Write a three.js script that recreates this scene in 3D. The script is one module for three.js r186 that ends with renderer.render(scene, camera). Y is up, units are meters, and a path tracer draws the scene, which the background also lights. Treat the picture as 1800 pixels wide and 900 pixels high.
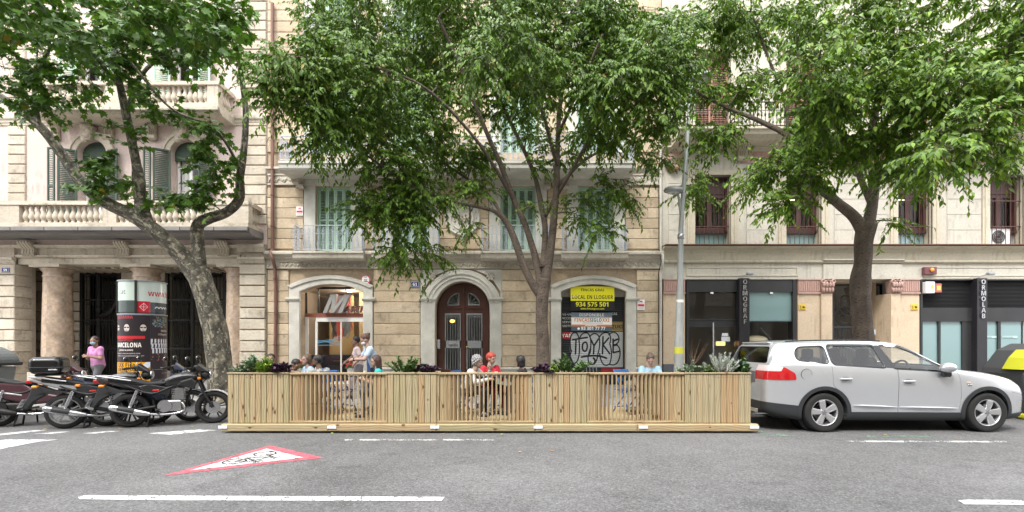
import * as THREE from 'three';
import { mergeGeometries, toCreasedNormals } from 'three/addons/utils/BufferGeometryUtils.js';
import { RoundedBoxGeometry } from 'three/addons/geometries/RoundedBoxGeometry.js';
import { TextGeometry } from 'three/addons/geometries/TextGeometry.js';
import { FontLoader } from 'three/addons/loaders/FontLoader.js';
import { Brush, Evaluator, SUBTRACTION, INTERSECTION } from 'three-bvh-csg';

// ---------------------------------------------------------------- camera, sky, sun, exposure
const FOCAL = 850, EYE = 1.5, HORIZON = 604, DF = 16.04;          // lens and the distance to the house fronts
const scene = new THREE.Scene();
const camera = new THREE.PerspectiveCamera(2 * Math.atan(HORIZON / FOCAL) * 180 / Math.PI, 1800 / 1208, 0.05, 400);
camera.setViewOffset(1800, 1208, 0, 0, 1800, 900);                // a shifted lens: the horizon lies low in the picture
camera.position.set(0, EYE, 0);
camera.lookAt(0, EYE, -1);
const SUN = new THREE.Vector3(-0.30, 0.80, 0.50).normalize();
{
  const w = 256, h = 128, data = new Float32Array(w * h * 4);
  for (let j = 0; j < h; j++) for (let i = 0; i < w; i++) {
    const el = ((j + 0.5) / h - 0.5) * Math.PI, az = ((i + 0.5) / w - 0.5) * 2 * Math.PI, s = Math.sin(el);
    const dir = new THREE.Vector3(Math.cos(az) * Math.cos(el), s, Math.sin(az) * Math.cos(el));
    const g = Math.max(0, dir.dot(SUN));
    let L = s > 0 ? (1 + 1.6 * s) / 2.6 : 0.3;
    L *= 0.92 + 0.08 * Math.sin(az * 3 + s * 7) * Math.cos(az * 2 - s * 5) + 0.45 * g ** 4;
    const o = (j * w + i) * 4;
    data[o] = L * 1.58; data[o + 1] = L * 1.6; data[o + 2] = L * 1.66; data[o + 3] = 1;
  }
  const t = new THREE.DataTexture(data, w, h, THREE.RGBAFormat, THREE.FloatType);
  t.mapping = THREE.EquirectangularReflectionMapping; t.magFilter = THREE.LinearFilter; t.needsUpdate = true;
  scene.background = t; scene.environment = t;
}
const sun = new THREE.DirectionalLight(new THREE.Color(1, 0.96, 0.88), 1.15);
sun.position.copy(SUN).multiplyScalar(40); sun.castShadow = true; sun.shadow.radius = 26;
sun.shadow.mapSize.set(2048, 2048);
Object.assign(sun.shadow.camera, { left: -26, right: 26, top: 26, bottom: -26, near: 1, far: 90 });
scene.add(sun); scene.add(sun.target);
sun.name = 'sun';
const renderer = new THREE.WebGLRenderer({ antialias: true });
renderer.toneMapping = THREE.LinearToneMapping;
renderer.toneMappingExposure = 2.9;
renderer.shadowMap.enabled = true;

// ---------------------------------------------------------------- helpers
const V = (x, y, z) => new THREE.Vector3(x, y, z);
const { sin, cos, PI, abs, min, max, sqrt, floor, hypot, atan2 } = Math;
const lerp = (a, b, t) => a + (b - a) * t, clamp = (x, a, b) => max(a, min(b, x)), sstep = (a, b, x) => { const t = clamp((x - a) / (b - a), 0, 1); return t * t * (3 - 2 * t); };
function rng(seed) { let s = seed | 0; return () => { s = (s + 0x6d2b79f5) | 0; let t = Math.imul(s ^ (s >>> 15), 1 | s); t = (t + Math.imul(t ^ (t >>> 7), 61 | t)) ^ t; return ((t ^ (t >>> 14)) >>> 0) / 4294967296; }; }
const R = rng(7), rr = (a, b) => a + (b - a) * R();
const gx = (px, d) => (px - 900) * d / FOCAL, gy = (py, d) => EYE + (HORIZON - py) * d / FOCAL;
const at = (px, py, d) => V(gx(px, d), gy(py, d), -d);
const gd = (py) => FOCAL * EYE / (py - HORIZON), onRoad = (px, py) => { const d = gd(py); return V(gx(px, d), 0, -d); };
const used = {};
function numbered(name) { const n = used[name] = (used[name] ?? -1) + 1; return n ? name + '_' + String(n).padStart(3, '0') : name; }
function tag(o, label, category, group, kind) { o.userData.label = label; if (category) o.userData.category = category; if (group) o.userData.group = group; if (kind) o.userData.kind = kind; return o; }
function thing(name, label, category, pos = [0, 0, 0], turn = 0, group) {
  const o = new THREE.Group(); o.name = numbered(name); o.position.set(...pos); o.rotation.y = turn; scene.add(o); return tag(o, label, category, group);
}
const flat = (g) => { if (g.index) g = g.toNonIndexed(); for (const k of Object.keys(g.attributes)) if (!['position', 'normal', 'uv', 'color'].includes(k)) g.deleteAttribute(k); if (!g.attributes.uv) g.setAttribute('uv', new THREE.BufferAttribute(new Float32Array(g.attributes.position.count * 2), 2)); return g; };
const join = (gs) => gs.length === 1 ? gs[0] : mergeGeometries(gs.map(flat));
function mesh(name, geo, mat, parent = scene, pos) {
  if (Array.isArray(geo)) geo = join(geo);
  const m = new THREE.Mesh(geo, mat); m.name = parent === scene ? numbered(name) : name; m.castShadow = m.receiveShadow = true;
  if (pos) m.position.set(...pos);
  parent.add(m); return m;
}
const structure = (name, geo, mat, label) => { const m = mesh(name, geo, mat); m.userData.kind = 'structure'; if (label) m.userData.label = label; return m; };
// uv in metres by the way each face points
function boxUV(g, ox = 0, oy = 0) {
  if (g.index) g = g.toNonIndexed();
  const p = g.attributes.position, n = p.count, uv = new Float32Array(n * 2), a = V(0, 0, 0), b = V(0, 0, 0), c = V(0, 0, 0);
  for (let i = 0; i < n; i += 3) {
    a.fromBufferAttribute(p, i); b.fromBufferAttribute(p, i + 1); c.fromBufferAttribute(p, i + 2);
    const nx = abs((b.y - a.y) * (c.z - a.z) - (b.z - a.z) * (c.y - a.y)), ny = abs((b.z - a.z) * (c.x - a.x) - (b.x - a.x) * (c.z - a.z)), nz = abs((b.x - a.x) * (c.y - a.y) - (b.y - a.y) * (c.x - a.x));
    for (let k = 0; k < 3; k++) {
      const x = p.getX(i + k), y = p.getY(i + k), z = p.getZ(i + k), o = (i + k) * 2;
      if (ny >= nx && ny >= nz) { uv[o] = x + ox; uv[o + 1] = z + oy; } else if (nx >= nz) { uv[o] = z + ox; uv[o + 1] = y + oy; } else { uv[o] = x + ox; uv[o + 1] = y + oy; }
    }
  }
  g.setAttribute('uv', new THREE.BufferAttribute(uv, 2)); return g;
}
const box = (w, h, d, x = 0, y = 0, z = 0) => boxUV(new THREE.BoxGeometry(w, h, d).translate(x, y, z), R() * 9, R() * 9);
const span = (x0, x1, y0, y1, z0, z1) => box(abs(x1 - x0), abs(y1 - y0), abs(z1 - z0), (x0 + x1) / 2, (y0 + y1) / 2, (z0 + z1) / 2);
// box with chamfered edges, light enough for stones and boards
function chamfer(w, h, d, b) {
  const s = new THREE.Shape(), x = w / 2 - b, y = h / 2 - b;
  s.moveTo(-x, -y); s.lineTo(x, -y); s.lineTo(x, y); s.lineTo(-x, y); s.closePath();
  const g = new THREE.ExtrudeGeometry(s, { depth: d - 2 * b, bevelEnabled: true, bevelSize: b, bevelThickness: b, bevelSegments: 1, curveSegments: 1 });
  return boxUV(g.translate(0, 0, -d / 2 + b), R() * 9, R() * 9);
}
const rbox = (w, h, d, r, x = 0, y = 0, z = 0, seg = 3) => boxUV(new RoundedBoxGeometry(w, h, d, seg, r).translate(x, y, z));
function poly(pts, depth, bevel = 0, holes = [], seg = 2) {
  const s = new THREE.Shape(pts.map((p) => new THREE.Vector2(p[0], p[1])));
  for (const h of holes) s.holes.push(new THREE.Path(h.map((p) => new THREE.Vector2(p[0], p[1]))));
  const g = new THREE.ExtrudeGeometry(s, { depth: depth - 2 * bevel, bevelEnabled: bevel > 0, bevelSize: bevel, bevelThickness: bevel, bevelOffset: -bevel, bevelSegments: seg, curveSegments: 6 });
  if (bevel) g.translate(0, 0, bevel);
  return boxUV(g);
}
// a moulding: profile [[out, up], ...] drawn along x from x0 to x1
function mould(profile, x0, x1, y = 0, z = 0) {
  const s = new THREE.Shape(profile.map((p) => new THREE.Vector2(p[0], p[1])));
  const g = new THREE.ExtrudeGeometry(s, { depth: x1 - x0, bevelEnabled: false });
  g.applyMatrix4(new THREE.Matrix4().makeBasis(V(0, 0, 1), V(0, 1, 0), V(-1, 0, 0))).translate(x1, y, z);
  return boxUV(g);
}
// a tube with its own radius at every point
function tube(pts, radii, radial = 8, { closed = false, caps = true, uvScale = 1, bump = 0, seed = 1, smooth = 0 } = {}) {
  let P = pts.map((p) => p.isVector3 ? p : V(...p)), Q = Array.isArray(radii) ? radii : P.map(() => radii);
  if (smooth) {
    const c = new THREE.CatmullRomCurve3(P, closed, 'centripetal'), n = (P.length - (closed ? 0 : 1)) * smooth, P2 = [], Q2 = [];
    for (let i = 0; i <= n; i++) { const t = i / n, f = t * (P.length - 1), k = min(P.length - 2, floor(f)); P2.push(c.getPoint(t)); Q2.push(lerp(Q[k], Q[k + 1], f - k)); }
    P = P2; Q = Q2;
  }
  const n = P.length, pos = [], uv = [], idx = [], nor = V(0, 0, 1), T = V(0, 0, 0), B = V(0, 0, 0); let len = 0;
  for (let i = 0; i < n; i++) {
    T.copy(P[min(n - 1, i + 1)]).sub(P[max(0, i - 1)]).normalize();
    if (i === 0) { nor.set(0, 0, 1); if (abs(T.z) > 0.9) nor.set(1, 0, 0); }
    nor.addScaledVector(T, -nor.dot(T)).normalize(); B.crossVectors(T, nor);
    if (i) len += P[i].distanceTo(P[i - 1]);
    for (let j = 0; j <= radial; j++) {
      const a = (j % radial) / radial * 2 * PI; let r = Q[i];
      if (bump) r *= 1 + bump * (sin(a * 2 + len * 3.1 + seed) * 0.5 + sin(a * 3 - len * 5.3 + seed * 2) * 0.35 + sin(a + len * 9 + seed * 3) * 0.35);
      pos.push(P[i].x + (nor.x * cos(a) + B.x * sin(a)) * r, P[i].y + (nor.y * cos(a) + B.y * sin(a)) * r, P[i].z + (nor.z * cos(a) + B.z * sin(a)) * r);
      uv.push(j / radial * 2 * PI * max(Q[0], 0.01) * uvScale, len * uvScale);
    }
  }
  const w = radial + 1;
  for (let i = 0; i < n - 1; i++) for (let j = 0; j < radial; j++) { const a = i * w + j; idx.push(a, a + 1, a + w, a + 1, a + w + 1, a + w); }
  if (caps) for (const [i, f] of [[0, 1], [n - 1, 0]]) { const c = pos.length / 3; pos.push(P[i].x, P[i].y, P[i].z); uv.push(0, 0); for (let j = 0; j < radial; j++) f ? idx.push(c, i * w + j + 1, i * w + j) : idx.push(c, i * w + j, i * w + j + 1); }
  const g = new THREE.BufferGeometry();
  g.setAttribute('position', new THREE.Float32BufferAttribute(pos, 3)); g.setAttribute('uv', new THREE.Float32BufferAttribute(uv, 2)); g.setIndex(idx); g.computeVertexNormals();
  const N = g.attributes.normal;                                   // weld the seam's normals
  for (let i = 0; i < n; i++) { const a = i * w, b = i * w + radial; const x = N.getX(a) + N.getX(b), y = N.getY(a) + N.getY(b), z = N.getZ(a) + N.getZ(b), l = hypot(x, y, z) || 1; N.setXYZ(a, x / l, y / l, z / l); N.setXYZ(b, x / l, y / l, z / l); }
  return g;
}
const rod = (a, b, r, radial = 6) => tube([a, b], r, radial);
const lathe = (pts, seg = 16) => new THREE.LatheGeometry(pts.map((p) => new THREE.Vector2(p[0], p[1])), seg);
const ball = (rx, ry, rz, x = 0, y = 0, z = 0, s = 10) => new THREE.SphereGeometry(1, s * 1.5 | 0, s).scale(rx, ry, rz).translate(x, y, z);
const cyl = (r0, r1, h, s = 16) => new THREE.CylinderGeometry(r0, r1, h, s);
const bar = (a, b, w, h) => { const A = V(...a), Bv = V(...b), L = A.distanceTo(Bv), g = new THREE.BoxGeometry(w, h, L); const m = new THREE.Matrix4().lookAt(A, Bv, V(0, 1, 0)); return boxUV(g.applyMatrix4(m).translate((A.x + Bv.x) / 2, (A.y + Bv.y) / 2, (A.z + Bv.z) / 2)); };
// outline of an opening with a round or flat-arched head
function arch(x0, x1, yb, ys, yt, n = 20) {
  const c = (x1 - x0) / 2, s = yt - ys, r = (c * c + s * s) / (2 * s), cy = yt - r, mx = (x0 + x1) / 2, a0 = atan2(ys - cy, -c), out = [[x0, yb]];
  for (let i = 0; i <= n; i++) { const a = lerp(a0, PI - a0, i / n); out.push([mx + r * cos(a), cy + r * sin(a)]); }
  out.push([x1, yb]); return out;
}
const rect = (x0, x1, y0, y1) => [[x0, y0], [x0, y1], [x1, y1], [x1, y0]];

// ---------------------------------------------------------------- textures: grain, wear, print
const HASH = new Float32Array(65536); { const r = rng(99); for (let i = 0; i < 65536; i++) HASH[i] = r(); }
function vn(u, v, f, seed = 0) {                                   // tiling value noise, u and v in 0..1
  const x = u * f, y = v * f, ix = floor(x), iy = floor(y); let a = x - ix, b = y - iy; a = a * a * (3 - 2 * a); b = b * b * (3 - 2 * b);
  const h = (i, j) => HASH[(((((i % f) + f) % f) * 131 + (((j % f) + f) % f) * 7919 + seed * 1013) & 65535)];
  return lerp(lerp(h(ix, iy), h(ix + 1, iy), a), lerp(h(ix, iy + 1), h(ix + 1, iy + 1), a), b);
}
function fbm(u, v, f, oct, seed = 0) { let s = 0, a = 0.5, n = 0; for (let i = 0; i < oct; i++) { s += a * vn(u, v, f, seed + i * 17); n += a; f *= 2; a *= 0.5; } return s / n; }
function tex(w, h, fn, metres = 1, metresV = metres, srgb = true) {
  const d = new Uint8Array(w * h * 4);
  for (let j = 0; j < h; j++) for (let i = 0; i < w; i++) { const c = fn(i / w, j / h), o = (j * w + i) * 4; if (typeof c === 'number') { d[o] = d[o + 1] = d[o + 2] = clamp(c, 0, 1) * 255; } else { d[o] = clamp(c[0], 0, 1) * 255; d[o + 1] = clamp(c[1], 0, 1) * 255; d[o + 2] = clamp(c[2], 0, 1) * 255; } d[o + 3] = 255; }
  const t = new THREE.DataTexture(d, w, h); t.wrapS = t.wrapT = THREE.RepeatWrapping; t.magFilter = THREE.LinearFilter; t.minFilter = THREE.LinearMipmapLinearFilter; t.generateMipmaps = true;
  if (srgb) t.colorSpace = THREE.SRGBColorSpace; t.repeat.set(1 / metres, 1 / metresV); t.needsUpdate = true; return t;
}
function canvasTex(w, h, draw) {
  const c = document.createElement('canvas'); c.width = w; c.height = h; const g = c.getContext('2d'); draw(g, w, h);
  const t = new THREE.CanvasTexture(c); t.colorSpace = THREE.SRGBColorSpace; return t;
}
const C = (r, g, b) => new THREE.Color().setRGB(r, g, b);
const std = (color, rough = 0.8, o = {}) => new THREE.MeshStandardMaterial({ color, roughness: rough, ...o });
const T = {};
T.stucco = tex(512, 512, (u, v) => 0.93 + 0.10 * (fbm(u, v, 4, 4, 1) - 0.5) + 0.07 * (vn(u, v, 128, 3) - 0.5) - 0.10 * sstep(0.62, 0.8, fbm(u, v, 6, 3, 9)) * fbm(u, v, 40, 2, 5) - 0.07 * sstep(0.6, 0.85, vn(u, v * 0.12, 48, 71)) * sstep(0.45, 0.6, fbm(u, v, 5, 2, 72)), 3);
T.stuccoB = tex(256, 256, (u, v) => fbm(u, v, 32, 3, 2), 0.8, 0.8, false);
T.stone = tex(512, 512, (u, v) => { const s = fbm(u, v, 3, 5, 21), st = vn(u * 0.5, v, 64, 4), g = vn(u, v, 200, 6), k = 0.90 + 0.26 * (s - 0.5) + 0.07 * (st - 0.5) + 0.09 * (g - 0.5) - 0.16 * sstep(0.6, 0.78, fbm(u, v, 7, 3, 31)) * vn(u, v, 60, 8) - 0.08 * sstep(0.6, 0.85, vn(u, v * 0.12, 40, 81)) * sstep(0.45, 0.6, fbm(u, v, 5, 2, 82)); return [k, k * (0.985 + 0.03 * (s - 0.5)), k * (0.96 + 0.06 * (s - 0.5))]; }, 2.2);
T.stoneB = tex(256, 256, (u, v) => 0.6 * fbm(u, v, 24, 3, 12) + 0.4 * fbm(u, v, 5, 2, 14), 0.9, 0.9, false);
T.grey = tex(512, 512, (u, v) => { const k = 0.88 + 0.2 * (fbm(u, v, 5, 5, 41) - 0.5) + 0.08 * (vn(u, v, 180, 5) - 0.5); return [k, k, k * 0.99]; }, 1.6);
T.granite = tex(256, 256, (u, v) => { const a = vn(u, v, 90, 3), b = vn(u, v, 60, 8); return 0.78 + 0.3 * (a - 0.5) + 0.2 * (fbm(u, v, 4, 3, 2) - 0.5) - (b > 0.82 ? 0.25 : 0); }, 0.5);
T.rosestone = tex(512, 512, (u, v) => { const a = fbm(u, v, 22, 3, 3), b = vn(u, v, 48, 8), k = 0.84 + 0.3 * (fbm(u, v, 6, 3, 2) - 0.5); return [k * (0.95 + 0.2 * (a - 0.5)), k * (0.86 + 0.25 * (a - 0.5)), k * (0.78 + 0.3 * (a - 0.5)) - (b > 0.85 ? 0.12 : 0)]; }, 1.4);
{
  const cracks = [];
  const r = rng(5);
  for (let k = 0; k < 16; k++) { let x = r(), y = r(), a = r() * 6.28; for (let i = 0; i < 60; i++) { cracks.push([x, y]); x += cos(a) * 0.004; y += sin(a) * 0.004; a += (r() - 0.5) * 0.9; } }
  const grid = {}; for (const [x, y] of cracks) { const k = floor(((x % 1) + 1) % 1 * 64) + ',' + floor(((y % 1) + 1) % 1 * 64); (grid[k] ??= []).push([((x % 1) + 1) % 1, ((y % 1) + 1) % 1]); }
  T.asphalt = tex(2048, 2048, (u, v) => {
    const g = vn(u, v, 1024, 3), g2 = vn(u, v, 512, 13), big = fbm(u, v, 5, 4, 7), mid = fbm(u, v, 40, 3, 19);
    let k = 0.74 + 0.28 * (g - 0.5) + 0.19 * (g2 - 0.5) + 0.22 * (big - 0.5) + 0.08 * (mid - 0.5);
    if (g > 0.9 && g2 > 0.6) k += 0.16;
    k -= 0.06 * sstep(0.66, 0.8, fbm(u, v, 26, 2, 77)) * sstep(0.5, 0.62, fbm(u, v, 4, 2, 78));
    for (const [x, y] of grid[floor(u * 64) + ',' + floor(v * 64)] ?? []) if (hypot(u - x, v - y) < 0.0011) k -= 0.14;
    return [k, k * 0.995, k * 0.985];
  }, 9);
}
T.asphaltB = tex(512, 512, (u, v) => 0.7 * vn(u, v, 200, 3) + 0.3 * vn(u, v, 90, 4), 1.6, 1.6, false);
T.panot = tex(512, 512, (u, v) => { const a = (u * 10) % 1, b = (v * 10) % 1; const e = min(a, 1 - a, b, 1 - b), k = 0.83 + 0.2 * (fbm(u, v, 6, 4, 5) - 0.5) + 0.1 * (vn(floor(u * 10) / 10 + 0.01, floor(v * 10) / 10 + 0.01, 10, 6) - 0.5); return e < 0.03 ? k * 0.7 : k + 0.08 * (vn(u, v, 200, 3) - 0.5); }, 2);
// worn paint: 1 is paint, 0 is the road showing through
T.worn = tex(512, 512, (u, v) => { const a = fbm(u, v, 24, 3, 61), b = vn(u, v, 150, 62); return a * 0.65 + b * 0.35 > 0.375 ? 1 : 0; }, 1.3, 1.3, false);
T.wornMore = tex(512, 512, (u, v) => { const a = fbm(u, v, 14, 3, 63), b = vn(u, v, 150, 64); return a * 0.6 + b * 0.4 > 0.52 ? 1 : 0; }, 1.3, 1.3, false);
// planed pine: long grain in v, knots
function pine(seed, hue) {
  const r = rng(seed), knots = []; for (let i = 0; i < 4; i++) knots.push([r(), r(), 0.008 + r() * 0.013]);
  return tex(256, 512, (u, v) => {
    let w = u + 0.10 * (vn(0.3, v, 3, seed) - 0.5), dk = 0, halo = 0;
    for (const [kx, ky, kr] of knots) { let dy = v - ky; dy -= Math.round(dy); let dx = u - kx; dx -= Math.round(dx); const q = hypot(dx * 0.5, dy * 0.55) / kr; w += 0.05 * Math.exp(-q * q * 0.35) * (dx > 0 ? 1 : -1); if (q < 1) dk = max(dk, 1 - q * q * 0.6); halo = max(halo, Math.exp(-q * 0.9)); }
    const ring = 0.5 + 0.5 * sin((w * 13 + 0.6 * vn(u, v * 0.3, 8, seed + 2)) * 2 * PI), fine = vn(u, v * 0.06, 128, seed + 5);
    const k = 1 - 0.13 * ring ** 3 - 0.07 * (fine - 0.5) + 0.07 * (fbm(u, v, 4, 3, seed + 9) - 0.5);
    return [k * hue[0] * (1 - 0.42 * dk - 0.05 * halo), k * hue[1] * (1 - 0.52 * dk - 0.09 * halo) * (1 - 0.04 * ring), k * hue[2] * (1 - 0.6 * dk - 0.14 * halo) * (1 - 0.09 * ring)];
  }, 0.55, 1.1);
}
T.pine = [pine(11, [0.90, 0.84, 0.69]), pine(22, [0.90, 0.815, 0.66]), pine(33, [0.85, 0.815, 0.66]), pine(44, [0.90, 0.785, 0.62]), pine(55, [0.88, 0.835, 0.70])];
T.pineH = T.pine.slice(0, 3).map((t) => { const c = t.clone(); c.rotation = PI / 2; c.repeat.set(1 / 0.55, 1 / 1.1); return c; });
// plane-tree bark: grey olive with pale flakes
T.planeBark = tex(512, 512, (u, v) => { const a = fbm(u, v, 7, 4, 3), b = fbm(u, v, 13, 3, 8), g = vn(u, v, 128, 4); let c = [0.46, 0.44, 0.39]; if (a > 0.54) c = [0.53, 0.50, 0.43]; if (a < 0.40) c = [0.37, 0.35, 0.31]; if (b > 0.665) c = [0.70, 0.67, 0.59]; else if (b < 0.32) c = [0.31, 0.28, 0.25]; const k = 0.9 + 0.25 * (g - 0.5); return c.map((x) => x * k); }, 0.9);
T.planeBarkB = tex(256, 256, (u, v) => 0.5 * fbm(u, v, 6, 3, 3) + 0.5 * fbm(u, v, 22, 2, 8), 0.7, 0.7, false);
T.bark = tex(512, 512, (u, v) => { const a = fbm(u, v, 4, 4, 13), l = vn(u * 0.25, v, 64, 5), g = vn(u, v, 128, 6); const k = 0.80 + 0.36 * (a - 0.5) - 0.28 * sstep(0.72, 0.9, l) + 0.14 * (g - 0.5); return [k * 0.60, k * 0.54, k * 0.49]; }, 0.8);
T.barkB = tex(256, 256, (u, v) => 0.5 * fbm(u, v, 8, 3, 3) + 0.5 * vn(u * 0.25, v, 32, 5), 0.5, 0.5, false);
T.scratch = tex(256, 256, (u, v) => 0.5 + 0.4 * (fbm(u, v, 8, 4, 5) - 0.5), 0.6, 0.6, false);

const M = {
  black: std(C(0.012, 0.012, 0.013), 0.5), blackGloss: std(C(0.008, 0.008, 0.009), 0.18), darkIron: std(C(0.02, 0.019, 0.018), 0.55, { metalness: 0.3 }),
  rubber: std(C(0.016, 0.016, 0.016), 0.85, { bumpMap: T.scratch, bumpScale: 0.002 }), plastic: std(C(0.022, 0.023, 0.025), 0.6, { bumpMap: T.scratch, bumpScale: 0.0008 }),
  chrome: std(C(0.75, 0.75, 0.76), 0.18, { metalness: 1 }), steel: std(C(0.45, 0.45, 0.46), 0.35, { metalness: 0.9, roughnessMap: T.scratch }), alu: std(C(0.62, 0.62, 0.63), 0.38, { metalness: 0.85 }),
  glass: new THREE.MeshPhysicalMaterial({ color: 0xffffff, transmission: 1, roughness: 0.015, ior: 1.5, thickness: 0 }),
  white: std(C(0.78, 0.77, 0.75), 0.6), leafDark: null,
};
const font = await new FontLoader().loadAsync('fonts/droid/droid_sans_bold.typeface.json');
const fontR = await new FontLoader().loadAsync('fonts/droid/droid_sans_regular.typeface.json');
const text3 = (s, size, depth, f = font) => { const g = new TextGeometry(s, { font: f, size, depth, curveSegments: 4, bevelEnabled: true, bevelSize: size * 0.015, bevelThickness: size * 0.02, bevelSegments: 1 }); g.computeBoundingBox(); return g; };
// ---------------------------------------------------------------- ground, road, pavements, paint
const KERB = -10.45, WALK = 0.13;
M.asphalt = std(C(0.222, 0.222, 0.227), 0.88, { map: T.asphalt, bumpMap: T.asphaltB, bumpScale: 0.006 });
M.walk = std(C(0.36, 0.35, 0.33), 0.85, { map: T.panot, bumpMap: T.stuccoB, bumpScale: 0.003 });
M.granite = std(C(0.40, 0.39, 0.37), 0.8, { map: T.granite });
structure('ground', boxUV(new THREE.PlaneGeometry(300, 300).rotateX(-PI / 2).translate(0, -0.06, 0)), M.granite, 'city ground beyond the street');
structure('road', boxUV(new THREE.PlaneGeometry(120, 11.4).rotateX(-PI / 2).translate(0, 0, KERB + 5.7)), M.asphalt, 'grey asphalt roadway');
structure('pavement', span(-60, 60, -0.05, WALK, KERB - 0.22, -22), M.walk, 'tiled pavement along the house fronts');
structure('pavement_opposite', span(-60, 60, -0.05, WALK, KERB + 11.6, 6), M.walk, 'tiled pavement across the street');
{
  const kerb = new THREE.Group(); kerb.name = 'kerb'; kerb.userData = { kind: 'structure', label: 'granite kerb stones along the parking lane' }; scene.add(kerb);
  const vs = [0, 1, 2].map((i) => chamfer(0.985, 0.26, 0.22, 0.015));
  for (let i = 0; i < 34; i++) mesh('kerb_stone', vs[i % 3], M.granite, kerb, [-17 + i, 0.002 + 0.002 * (i % 2), KERB - 0.11]);
  structure('kerb_opposite', span(-60, 60, -0.05, WALK + 0.005, KERB + 11.38, KERB + 11.6), M.granite, 'granite kerb across the street');
}
M.paint = std(C(0.52, 0.52, 0.51), 0.75, { alphaMap: T.worn, alphaTest: 0.5 });
M.paintWorn = std(C(0.60, 0.60, 0.58), 0.8, { alphaMap: T.wornMore, alphaTest: 0.5 });
M.paintRed = std(C(0.50, 0.10, 0.13), 0.75, { alphaMap: T.worn, alphaTest: 0.5 });
M.paintGreen = std(C(0.13, 0.26, 0.15), 0.8, { alphaMap: T.wornMore, alphaTest: 0.5 });
M.paintBlack = std(C(0.02, 0.02, 0.022), 0.8);
function sheet(name, pts, y, mat, label, parent) {                  // a painted shape on the road, pts are [x, z]
  const g = boxUV(new THREE.ShapeGeometry(new THREE.Shape(pts.map((p) => new THREE.Vector2(p[0], -p[1])))).rotateX(-PI / 2).translate(0, y, 0));
  const m = mesh(name, g, mat, parent ?? scene); if (!parent) { m.userData.kind = 'structure'; m.userData.label = label; } return m;
}
const roadQuad = (...p) => p.map(([x, y]) => { const q = onRoad(x, y); return [q.x, q.z]; });
sheet('lane_marking', roadQuad([137, 874], [150, 871], [782, 874], [776, 881], [300, 880], [140, 878]), 0.004, M.paint, 'long white lane dash on the near asphalt');
sheet('lane_marking', roadQuad([1684, 880], [1700, 879], [1830, 880], [1830, 888], [1696, 887]), 0.004, M.paint, 'white lane dash cut by the right edge of the picture');
sheet('edge_line', roadQuad([606, 772.2], [870, 772.2], [870, 774.6], [606, 774.6]), 0.004, M.paintWorn, 'thin white parking edge line before the wooden terrace');
sheet('edge_line', roadQuad([1488, 775], [1770, 775.6], [1770, 778], [1488, 777.4]), 0.004, M.paintWorn, 'faded white parking edge line before the silver car');
sheet('parking_line', roadQuad([1328, 757], [1338, 757], [1354, 767], [1342, 767]), 0.004, M.paintGreen, 'green diagonal parking bay line at the terrace corner');
sheet('parking_line', roadQuad([1354, 764.6], [1402, 764.6], [1400, 767], [1346, 767]), 0.0045, M.paintGreen, 'short green parking bay line behind the silver car');
sheet('parking_line', roadQuad([1524, 766], [1640, 766], [1640, 768], [1524, 768]), 0.004, M.paintGreen, 'faded green parking bay line under the silver car');
sheet('parking_line', roadQuad([258, 762.2], [350, 755], [382, 756.5], [302, 764.5]), 0.004, M.paint, 'white parking bay line ending at the terrace corner');
sheet('parking_line', roadQuad([145, 762], [190, 758], [212, 758], [166, 762.5]), 0.004, M.paint, 'short white parking dash below the top box motorcycle');
sheet('parking_line', roadQuad([58, 763], [108, 759], [126, 759], [90, 763]), 0.004, M.paint, 'short white parking dash beside the stand of the maroon motorcycle');
sheet('parking_line', roadQuad([-30, 766], [60, 756.5], [84, 756.5], [-10, 767]), 0.004, M.paint, 'white parking dash under the maroon motorcycle');
sheet('arrow_marking', roadQuad([-60, 784], [10, 773], [102, 773], [60, 778], [-10, 792]), 0.004, M.paint, 'white painted wedge at the left edge of the road');
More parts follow.
